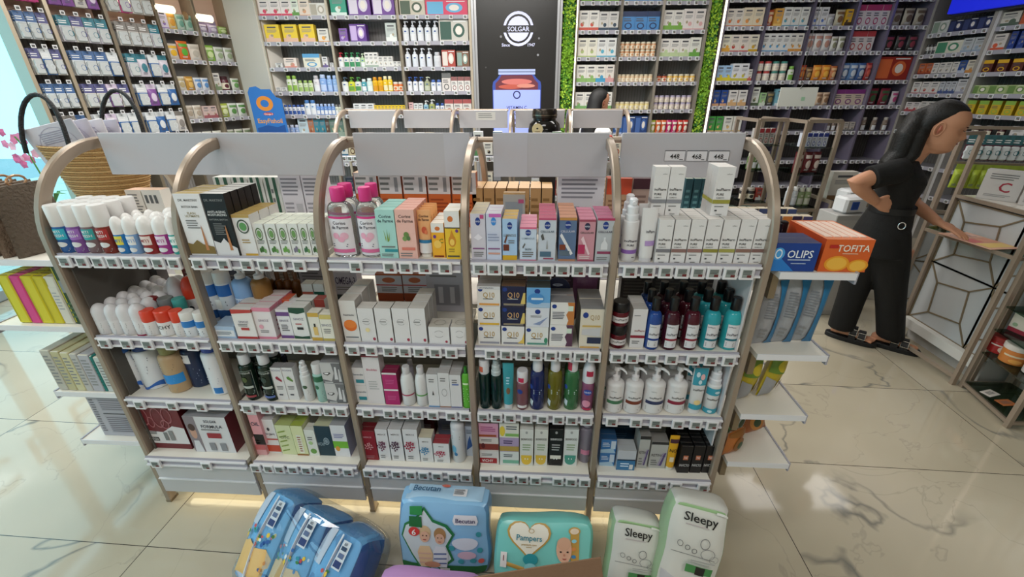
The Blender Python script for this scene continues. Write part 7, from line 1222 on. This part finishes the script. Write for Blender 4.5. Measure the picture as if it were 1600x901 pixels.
s.tube([sL+Vector((-.03, -.03, .01)), sL, sL.lerp(eL, .35), sL.lerp(eL, .6)], [.062, .066, .062, .062], BLK, 18)
sh = s.build('shirt', wom); fuse(sh, .007)
s = MB()
s.loft([ell(((r-2.25)*.741, 0, z), rx*.82, ry, 28, 2.2) for r, z, rx, ry in ((2.245, .70, .17, .15), (2.215, .80, .172, .155), (2.22, .88, .155, .142), (2.228, .95, .136, .128), (2.232, .993, .128, .126))], BLK)
for an, hx_, hy_ in ((aA, -.055, .05), (aB, .01, -.05)):
    hipc = Vector((hx_, hy_, .86)); rr = []
    for f_, rx, ry in ((0, .098, .09), (.2, .100, .105), (.45, .088, .102), (.7, .080, .095), (1, .078, .090)):
        z_ = .86+(.085-.86)*f_; rr.append(ell((hipc.x+(an.x+(.045 if an is aB else .0)-hipc.x)*f_, hipc.y+(an.y-hipc.y)*f_, z_), rx, ry, 24, 2.1))
    s.loft(list(reversed(rr)), BLK)
tr = s.build('trousers', wom); fuse(tr, .008)
s = MB(); s.tube([(.05+.016*math.cos(t*.6), -.134, .905+.020*math.sin(t*.6)) for t in range(11)], .0028, mat('c8c8c8', .2, .9), 6, close=True); s.build('belt_ring', wom)
s = MB(); s.loft([ell((-.016, 0, z), .112, .132, 28, 2.2) for z in (.955, .99)], mat('131315', .5), cap=False); s.build('waistband', wom)
# hair: cap, pulled back and falling behind the shoulder
s = MB(); rings = []
for z, xf, xb, hw in ((.06, -.012, -.098, .066), (.085, -.016, -.108, .075), (.11, -.014, -.113, .079), (.135, .018, -.116, .080), (.155, .045, -.114, .080), (.175, .062, -.107, .077), (.195, .062, -.093, .069), (.212, .040, -.074, .053), (.226, .010, -.05, .030), (.230, -.015, -.03, .01)):
    c = (xf+xb)/2; rx = (xf-xb)/2; rings.append([tuple(MH @ Vector((c+rx*math.cos(a*math.pi/16), hw*math.sin(a*math.pi/16), z))) for a in range(32)])
s.loft(rings, HAIR)
hb = [MH @ Vector((-.05, 0, .17)), MH @ Vector((-.10, -.01, .12)), MH @ Vector((-.105, -.03, .05)), Vector(LP(2.17, 1.285, -.03)), Vector(LP(2.13, 1.23, -.05)), Vector(LP(2.12, 1.17, -.06)), Vector(LP(2.13, 1.11, -.06))]
for off, sc in (((0, 0, 0), 1), ((.02, .06, .01), .8), ((-.01, -.04, .0), .7), ((.04, -.03, .0), .6)):
    s.tube([p+Vector(off)*min(1, i/2) for i, p in enumerate(hb)], [q*sc for q in (.05, .066, .066, .066, .060, .048, .02)], HAIR, 14)
fuse(s.build('hair', wom), .006)
face_parts(wom, MH, None)
for an in (aA, aB):
    s = MB(); R = []
    for z, g_ in ((0, 0), (.004, .004), (.028, .004), (.033, 0)):
        R.append([(an.x+.072+(.145+g_)*math.copysign(abs(math.cos(a*math.pi/14))**.75, math.cos(a*math.pi/14)), an.y+(.045+g_+.004*math.cos(a*math.pi/14))*math.copysign(abs(math.sin(a*math.pi/14))**.75, math.sin(a*math.pi/14)), z) for a in range(28)])
    s.loft(R, mat('121214', .6)); sd = s.build('sandal', wom)
    s = MB()
    for x0_, hh in ((.075, .105), (.125, .078)):
        for y_ in range(9): pass
        P = [[(an.x+x0_+dx, an.y+.049*math.cos(math.pi*i/10), .03+hh*.78*math.sin(math.pi*i/10)) for i in range(11)] for dx in (-.02, .02)]
        P2 = [[(x, y*1.0, z+.004) for x, y, z in r] for r in P]
        s.loft(P2, mat('141416', .5), cap=False, close=False)
        s.tube([(an.x+x0_+.02*a_, an.y-.042+.012*b_, .03+hh*.50+.016*b_) for a_, b_ in ((-1, -1), (1, -1), (1, 1), (-1, 1))], .0035, mat('d8d4cc', .2, .8), 6, close=True)
    s.build('buckle_strap', sd)
# person behind the second shelving row
q = Gp(936, 160, 4.4); q = Vector((q.x, q.y, 0)); top = Gp(936, 138, 4.4).z
p2 = thing('person', 'person with long straight dark hair seen behind the back shelving', 'person', q, YAW+.5)
ho = Matrix.Translation((0, 0, top-.228)) @ Matrix.Rotation(math.radians(6), 4, 'Y')
s = MB(); head_mb(s, ho, SKIN); b0 = top-.228
s.tube([(-.02, 0, b0-.09), (-.01, 0, b0+.05)], [.06, .05], SKIN, 14)
s.loft([ell((-.02, 0, z), rx, ry) for z, rx, ry in ((.85, .14, .16), (1.0, .12, .14), (1.15, .12, .16), (b0-.13, .09, .17), (b0-.09, .05, .08))], SKIN)
for sg in (1, -1):
    s.tube([(-.02, sg*.16, b0-.14), (-.04, sg*.20, 1.05), (.10, sg*.19, .92)], [.05, .042, .028], SKIN, 12); hand(s, (.10, sg*.19, .92), (1, 0, -.2), (0, 0, 1), (0, -sg, 0), SKIN)
    s.tube([(-.01, sg*.09, .85), (0, sg*.10, .48), (0, sg*.10, .05)], [.08, .058, .04], SKIN, 12); s.tube([(-.04, sg*.10, .04), (.16, sg*.11, .03)], [.04, .035], SKIN, 12)
fuse(s.build('body', p2), .008)
s = MB(); s.loft([ell((-.02, 0, z), rx, ry, 24) for z, rx, ry in ((.60, .17, .20), (.9, .155, .18), (1.0, .135, .16), (1.15, .14, .18), (b0-.12, .10, .185), (b0-.085, .062, .09))], mat('d6d6d6', .7))
for sg in (1, -1): s.tube([(-.02, sg*.15, b0-.14), (-.04, sg*.20, 1.05), (.07, sg*.19, .94)], [.06, .052, .042], mat('d6d6d6', .7), 14)
fuse(s.build('white_coat', p2), .009)
s = MB(); s.loft([ell((-.01, 0, z), .12, .15, 20) for z in (.05, .4, .62)], mat('22242a', .7)); s.build('trousers', p2)
s = MB(); rings = []
for z, xf, xb, hw in ((-.22, -.06, -.13, .10), (-.1, -.04, -.135, .10), (0, -.02, -.13, .09), (.06, .0, -.12, .085), (.11, .01, -.118, .082), (.155, .06, -.115, .08), (.19, .066, -.098, .07), (.215, .036, -.074, .05), (.232, -.01, -.03, .01)):
    c = (xf+xb)/2; rx = (xf-xb)/2; rings.append([tuple(ho @ Vector((c+rx*math.cos(a*math.pi/16), hw*math.sin(a*math.pi/16), z))) for a in range(32)])
s.loft(rings, HAIR); s.build('hair', p2); face_parts(p2, ho, None)
# ---------------------------------------------------------------- packs lying on the floor
def pack_mb(w_, d_, h_, m, dec=(), tdec=(), puff=.03, sd=1, sidec=None, nx=14, nz=12, ny=8):
    """soft rectangular pack: superellipsoid-like with seams; front face decals follow the bulge"""
    s = MB(); rn = random.Random(sd); wob = [(rn.uniform(8, 25), rn.uniform(8, 25), rn.uniform(0, 6)) for _ in range(5)]
    def pt(u, v, w):   # u,v,w in -1..1
        P = Vector((u*w_/2, (v+1)*d_/2, (w+1)*h_/2)); e = .22
        cx = Vector((0, d_/2, h_/2)); q = P-cx
        ax, ay, az = abs(u), abs(v), abs(w); f = 1-.035*ax**6*ay**6-.045*ax**6*az**6-.03*ay**6*az**6
        q *= f; 
        b = puff*(1-ax**3)*(1-az**3); c = puff*.6*(1-ax**3)*(1-ay**3); dd = puff*.4*(1-ay**3)*(1-az**3)
        if ay > .999: q.y += math.copysign(b, v)
        if az > .999 and w > 0: q.z += c
        if ax > .999: q.x += math.copysign(dd, u)
        r = sum(math.sin(P.x*a+P.z*bb*1.3+P.y*a+ph) for a, bb, ph in wob)*.0016; q += q.normalized()*r
        return cx+q
    def grid(fn, n, m_, mm, flip):
        V = [tuple(fn(-1+2*i/n, -1+2*j/m_)) for j in range(m_+1) for i in range(n+1)]
        F_ = [(j*(n+1)+i, j*(n+1)+i+1, (j+1)*(n+1)+i+1, (j+1)*(n+1)+i) for j in range(m_) for i in range(n)]
        s.add(V, [tuple(reversed(f)) for f in F_] if flip else F_, mm)
    grid(lambda a, b: pt(a, -1, b), nx, nz, m, False); grid(lambda a, b: pt(a, 1, b), nx, nz, m, True)
    grid(lambda a, b: pt(a, b, 1), nx, ny, m, False); grid(lambda a, b: pt(a, b, -1), nx, ny, m, True)
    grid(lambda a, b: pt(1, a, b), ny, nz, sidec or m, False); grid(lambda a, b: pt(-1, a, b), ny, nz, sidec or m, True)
    ff = lambda x, z, off: tuple(pt(max(-1, min(1, x/(w_/2))), -1, max(-1, min(1, z/h_*2-1)))+Vector((0, -off*2.5-.0022, 0))); ff.curved = 1
    tf = lambda x, y, off: tuple(pt(max(-1, min(1, x/(w_/2))), max(-1, min(1, y/d_*2-1)), 1)+Vector((0, 0, off*2.5+.002))); tf.curved = 1
    return s, ff, tf
def grect(s, f, Wd, H, x0, y0, x1, y1, c, n=8):
    V = [f((x0+(x1-x0)*i/n-.5)*Wd, (y0+(y1-y0)*j/n)*H, .0003) for j in range(n+1) for i in range(n+1)]
    s.add(V, [(j*(n+1)+i, j*(n+1)+i+1, (j+1)*(n+1)+i+1, (j+1)*(n+1)+i) for j in range(n) for i in range(n)], c)
def gpoly(s, f, Wd, H, pts, c, off=.0006):
    """polygon subdivided as a fan so it hugs the bulge"""
    cx = sum(p[0] for p in pts)/len(pts); cy_ = sum(p[1] for p in pts)/len(pts); V = [f((cx-.5)*Wd, cy_*H, off)]; K = 4; n = len(pts)
    for k in range(1, K+1):
        for p in pts: V.append(f((cx+(p[0]-cx)*k/K-.5)*Wd, (cy_+(p[1]-cy_)*k/K)*H, off))
    F_ = [(0, 1+i, 1+(i+1) % n) for i in range(n)]
    for k in range(K-1): F_ += [(1+k*n+i, 1+(k+1)*n+i, 1+(k+1)*n+(i+1) % n, 1+k*n+(i+1) % n) for i in range(n)]
    s.add(V, F_, c)
def blob(cx, cy_, rx, ry, n=20, k=0, amp=0): return [(cx+rx*math.cos(2*math.pi*i/n)*(1+amp*math.sin(k*2*math.pi*i/n)), cy_+ry*math.sin(2*math.pi*i/n)*(1+amp*math.sin(k*2*math.pi*i/n))) for i in range(n)]
PL = dict(rough=.22, bump=.18, scale=14)
SK, SK2 = 'e0b096', 'c98f74'
# large light blue pack with two children
w_, d_, h_ = .325, .10, .30
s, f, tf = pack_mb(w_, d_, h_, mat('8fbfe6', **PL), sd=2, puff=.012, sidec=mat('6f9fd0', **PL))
grect(s, f, w_, h_, -.0, .0, 1, .16, mat('1f6a38', **PL)); g_ = lambda P, c, o=.0006: gpoly(s, f, w_, h_, P, c, o)
g_([(.03, .55), (.06, .72), (.18, .80), (.30, .95), (.40, .80), (.55, .74), (.63, .62), (.56, .45), (.62, .25), (.50, .12), (.22, .10), (.14, .3)], '2c7a4a', .0007)
g_([(.05, .55), (.08, .70), (.19, .77), (.30, .91), (.39, .77), (.53, .71), (.60, .61), (.53, .45), (.59, .27), (.48, .14), (.24, .12), (.16, .31)], 'cfd8e0', .0012)
for (hx_, hy_, hc, sc, st) in ((.30, .60, 'd8b890', 'e4c49c', 'd8b0a0'), (.47, .58, 'b08458', 'e0e0e8', '5a6a98')):
    g_(blob(hx_, hy_+.03, .068, .095), hc, .0018); g_([(hx_-.08, .36), (hx_-.05, .45), (hx_+.05, .45), (hx_+.09, .34), (hx_+.07, .14), (hx_-.06, .14)], sc, .0022)
    g_(blob(hx_, hy_-.02, .054, .075), SK, .003); g_(blob(hx_-.02, hy_, .007, .009), '3a2a2a', .0036); g_(blob(hx_+.02, hy_, .007, .009), '3a2a2a', .0036); g_([(hx_-.02, hy_-.05), (hx_+.02, hy_-.05), (hx_+.012, hy_-.062), (hx_-.012, hy_-.062)], 'b04a4a', .0036)
    for yy in (.2, .27, .34): g_([(hx_-.07, yy), (hx_+.07, yy+.005), (hx_+.07, yy+.025), (hx_-.07, yy+.02)], st, .003)
g_(blob(.38, .19, .09, .05), SK2, .0032)
for x0_, y0_, x1_, y1_, c in ((.13, .86, .28, .97, '2c8a4a'), (.12, .70, .27, .84, '1f6a38')): g_([(x0_, y0_), (x1_, y0_), (x1_, y1_), (x0_, y1_)], c, .0025)
g_(blob(.18, .64, .062, .062), 'd03a3a', .003); s.decal(f, w_, h_, [('t', .18, .64, .075, '6', 'f4f0f0')], off0=.004)
g_([(.63, .75), (.88, .75), (.90, .80), (.88, .88), (.63, .88), (.61, .80)], 'e6e2ea', .002); s.decal(f, w_, h_, [('t', .755, .815, .055, 'Becutan', '30265a', .22)], off0=.003)
g_(blob(.74, .50, .14, .085, amp=.04, k=3), 'dfe2f0', .0016); g_(blob(.76, .34, .10, .06), 'd8b8cc', .0018)
for cx_, cy2 in ((.90, .63), (.60, .44), (.90, .42), (.70, .25), (.83, .27)): g_(blob(cx_, cy2, .033, .036), '3f9aa8', .0026)
g_(blob(.92, .27, .035, .037), 'd8605a', .003); g_([(.46, .02), (.57, .02), (.57, .13), (.46, .13)], 'e2dcdc', .002); s.decal(f, w_, h_, [('t', .515, .075, .06, '32', 'c03a3a')], off0=.003); g_(blob(.40, .09, .05, .07, k=6, amp=.15), '8fb4d4', .0022)
T_ = lambda P, c, o=.001: gpoly(s, tf, w_, d_, P, c, o)
T_([(.06, .1), (.94, .1), (.94, .9), (.06, .9)], 'a9cbe6'); T_([(.60, .22), (.75, .22), (.75, .6), (.60, .6)], 'e4e4ea', .002); s.decal(tf, w_, d_, [('l', .61, .28, .74, .55, 5, '444'), ('t', .3, .5, .3, 'Becutan', '2a5a80', .3), ('e', .5, .7, .05, .09, 'd06a5a')], off0=.0028)
bec = s.build('diaper_pack', None, Yp(694, 884, -.23)+Vector((0, 0, 0))); bec.location = (1.255, -.245, 0.004); bec.rotation_euler = (-.22, 0, .0); tag(bec, 'light blue diaper pack with two children and green base, standing', 'diaper pack')
# turquoise pack with baby
w_, d_, h_ = .335, .10, .215
s, f, tf = pack_mb(w_, d_, h_, mat('7fcfc8', **PL), sd=4, puff=.014)
g_ = lambda P, c, o=.0006: gpoly(s, f, w_, h_, P, c, o)
heart = lambda k: [(.34+k*.21*math.sin(t)**3*1.0, .76+k*.30*(.81*math.cos(t)-.31*math.cos(2*t)-.12*math.cos(3*t)-.06*math.cos(4*t))) for t in [i*math.pi/14 for i in range(28)]]
g_(heart(1.12), 'c49a4a', .0008); g_(heart(1.0), 'ece6d8', .0014)
for P in ([(.06, .34), (.35, .24), (.35, .30), (.06, .40)], [(.35, .24), (.86, .32), (.86, .38), (.35, .30)], [(.78, .28), (.87, .28), (.87, .85), (.78, .85)]): g_(P, 'c49a4a', .0012)
g_(blob(.82, .88, .06, .06), 'c49a4a', .0014); g_(blob(.82, .88, .045, .042), 'e6d0b8', .002)
s.decal(f, w_, h_, [('t', .34, .76, .085, 'Pampers', '1f7f94', .31), ('t', .34, .66, .03, 'premium care', 'b08a3a', .26), ('t', .34, .615, .03, '*****', 'b08a3a', .16), ('o', .36, .87, .03, .035, 'b08a3a', .8)], off0=.003)
g_(blob(.36, .44, .075, .085), '2f98a4', .002); g_(blob(.36, .33, .06, .06), '8fd4dc', .0026)
g_([(.57, .12), (.60, .34), (.70, .42), (.84, .34), (.90, .12)], SK2, .0024); g_(blob(.715, .60, .085, .20), SK, .003); g_(blob(.715, .70, .075, .10), 'd8a88c', .0034)
for e_ in (.68, .755): g_(blob(e_, .58, .012, .013), '2a1c1a', .0044)
g_([(.69, .48), (.745, .48), (.73, .46), (.705, .46)], 'a85048', .0044); g_(blob(.717, .53, .012, .02), 'c98a70', .0042)
g_([(.05, .30), (.12, .30), (.12, .52), (.05, .52)], 'eee8e6', .002); s.decal(f, w_, h_, [('t', .085, .44, .08, '1', '8a4a4a')], off0=.003)
for y_ in (.74, .62, .5, .38): g_(blob(.82, y_, .026, .028), ['e0a04a', '3f86b8', 'd88a4a', '8fd0e0'][int(y_*10) % 4], .0024)
pm = s.build('diaper_pack', None, (1.615, -.30, .05)); pm.rotation_euler = (-.62, 0, .0); tag(pm, 'turquoise diaper pack with a baby and gold heart outline', 'diaper pack')
# two white packs with black script
for k, (loc, rot, w_, h_, n) in enumerate((((1.905, -.315, .01), (-.42, .08, -.08), .165, .29, 'lower white diaper pack with black script, left of the other'), ((2.06, -.345, .09), (-.36, .12, -.14), .18, .345, 'upper white diaper pack with black script, rightmost'))):
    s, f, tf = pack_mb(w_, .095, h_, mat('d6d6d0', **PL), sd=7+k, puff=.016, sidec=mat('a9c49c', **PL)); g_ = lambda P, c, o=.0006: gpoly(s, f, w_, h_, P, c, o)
    g_([(.04, .975), (.96, .975), (.92, 1), (.08, 1)], '9cc08c', .001); g_([(.02, .02), (.98, .02), (.98, .26), (.6, .22), (.02, .3)], 'c0c0c4', .0012)
    s.decal(f, w_, h_, [('t', .5, .88, .085, 'Sleepy', '141414', .66), ('l', .25, .79, .75, .82, 1, 'b8b0b0'), ('o', .62, .66, .08, .05, '77777a', .85), ('o', .7, .57, .12, .05, '8a8a8c', .9), ('o', .82, .53, .08, .035, '8a8a8c', .9), ('o', .22, .62, .05, .03, '777', .8), ('o', .35, .60, .045, .025, '777', .7), ('o', .47, .58, .045, .025, '777', .7), ('l', .08, .515, .95, .53, 1, '888'), ('l', .45, .46, .9, .5, 2, 'aaa'), ('r', .38, .36, .85, .44, '4a8a50'), ('r', .56, .35, .72, .435, '26201c'), ('r', .74, .97, .97, .995, 'dcdcd8')], off0=.002)
    o = s.build('diaper_pack', None, loc); o.rotation_euler = rot; tag(o, n, 'diaper pack')
s = MB(); s.rbox(-.085, .085, -.05, .06, 0, .095, mat('c9c9c6', .4), .01); s.decal(flatmap(-.05), .17, .095, [lines(.1, .2, .9, .8, 4, '9a9a98')]); tag(s.build('diaper_pack', None, (2.09, -.245, 0)), 'white pack lying under the rightmost white diaper pack', 'diaper pack')
# bundle of three blue packs in clear plastic, lying tilted
bun = thing('diaper_bundle', 'three blue and yellow packs bundled in clear plastic on the floor', 'diaper bundle', (.715, -.40, .0), -.42)
for k in range(3):
    w_, d_, h_ = .155, .15, .30
    s, f, tf = pack_mb(w_, d_, h_, mat('6aa4d4', **PL), sd=20+k, puff=.012, sidec=mat('3f6aa8', **PL)); g_ = lambda P, c, o=.0006: gpoly(s, f, w_, h_, P, c, o)
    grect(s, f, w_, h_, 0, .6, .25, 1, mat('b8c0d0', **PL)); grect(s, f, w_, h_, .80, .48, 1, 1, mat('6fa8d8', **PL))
    g_([(0, 0), (1, 0), (1, .36), (.8, .44), (.5, .40), (.25, .45), (0, .38)], 'e0b470', .0012)
    rn = random.Random(k)
    for i in range(22): g_(blob(rn.uniform(.05, .95), rn.uniform(.42, .60), rn.uniform(.02, .05), rn.uniform(.012, .03), 7), ['c04a4a', 'e0c040', '3f7a3a', '2c5aa0', 'd8e0e8', '2f8aa0'][i % 6], .0014+.00012*i)
    for i in range(5): g_(blob(rn.uniform(.1, .9), rn.uniform(.08, .34), .035, .02, 9), ['4a5a88', 'c98a50'][i % 2], .0016+.0001*i)
    g_([(.44, 0), (.485, 0), (.485, 1), (.44, 1)], 'd0d6e0', .004)
    s.decal(f, w_, h_, [('r', .56, .66, .78, .96, 'cdd4de'), ('r', .58, .68, .76, .75, '2c3a70'), ('r', .6, .78, .74, .83, '5a6a90'), ('r', .6, .86, .74, .90, '30405c'), ('t', .67, .93, .03, '60', '223', .2)], off0=.005)
    o = s.build('blue_pack', bun, ((k-1)*.158, -.01, .05)); o.rotation_euler = (-.80, .03*(k-1), .0)
s, f, tf = pack_mb(.50, .185, .33, windowglass('eef1f6', .10), sd=40, puff=.02); o = s.build('plastic_wrap', bun, (0, -.028, .03)); o.rotation_euler = (-.80, 0, 0)
s, f, tf = pack_mb(.46, .16, .07, mat('a9b0c4', **PL), sd=42, puff=.02, sidec=mat('4a6298', **PL)); o = s.build('pack_bottoms', bun, (0, .0, .003)); o.rotation_euler = (0, 0, 0)
s = MB(); s.rbox(-.022, .022, 0, .002, 0, .10, mat('dcdcdc', .4), .0008); s.decal(flatmap(0), .044, .10, [('r', .15, .05+.1*i, .6, .05+.1*i+.02+.03*(i % 3), '1c1c1c') for i in range(9)]+[('l', .68, .05, .9, .9, 6, '444')]); o = s.build('barcode_label', bun, (.075, -.055, .135)); o.rotation_euler = (-.80, .1, -.1)
# lilac pack and open carton close to the camera
w_, d_, h_ = .32, .14, .27
s, f, tf = pack_mb(w_, d_, h_, mat('c494cc', **PL), sd=50, puff=.012); g_ = lambda P, c, o=.0006: gpoly(s, f, w_, h_, P, c, o)
g_(blob(.13, .90, .06, .07), 'e6e2ea', .0012); g_(blob(.13, .90, .045, .05), '8a98a0', .002); g_(blob(.60, .86, .14, .12), 'd8b078', .0014); g_(blob(.60, .80, .10, .10), SK, .0022); g_(blob(.90, .96, .08, .05), 'e0a04a', .0016)
o = s.build('diaper_pack', None, (1.262, -.535, .0)); o.rotation_euler = (-.06, 0, -.03); tag(o, 'lilac diaper pack cut by the lower frame edge', 'diaper pack')
cb = thing('cardboard_box', 'open brown cardboard box at the lower frame edge', 'box', (1.60, -.525, 0), .10); KB = mat('7d5f48', .75, bump=.12, scale=90)
for nm, B_ in (('side_wall', (-.24, .16, -.004, 0, 0, .445)), ('side_wall', (-.24, .16, -.30, -.296, 0, .34)), ('end_wall', (-.244, -.24, -.30, 0, 0, .40)), ('end_wall', (.16, .164, -.30, 0, 0, .40)), ('box_bottom', (-.24, .16, -.296, -.004, 0, .004))):
    s = MB(); s.box(*B_, KB); s.build(nm, cb, smooth=0)
s = MB(); s.loft([[(-.24, 0, .445), (.16, 0, .445), (.16, -.003, .445), (-.24, -.003, .445)], [(-.235, .012, .46), (.155, .03, .50), (.155, .027, .50), (-.235, .009, .46)]], KB)
s.add([(-.1+.0, -.0045, .30), (.08, -.0045, .30), (.08, -.0045, .31), (-.1, -.0045, .31)], [(0, 1, 2, 3)], '5a4232'); s.build('flap', cb, smooth=0)
s = MB(); s.rbox(-.05, .05, -.04, .04, 0, .15, mat('2f9aa0', .35), .003); s.decal(flatmap(-.04), .1, .15, [('r', .5, .5, .9, .95, 'd8c04a'), ('r', .1, .1, .9, .3, '1f6a70')]); s.decal(lambda x, z, off: (x, z-.04, .15+off), .1, .08, [('r', .5, .1, .9, .8, 'd8c04a')]); o = s.build('product_carton', None, (2.17, -.46, 0)); o.rotation_euler = (0, 0, .5); tag(o, 'teal and yellow box at the bottom frame edge by the white packs', 'box')
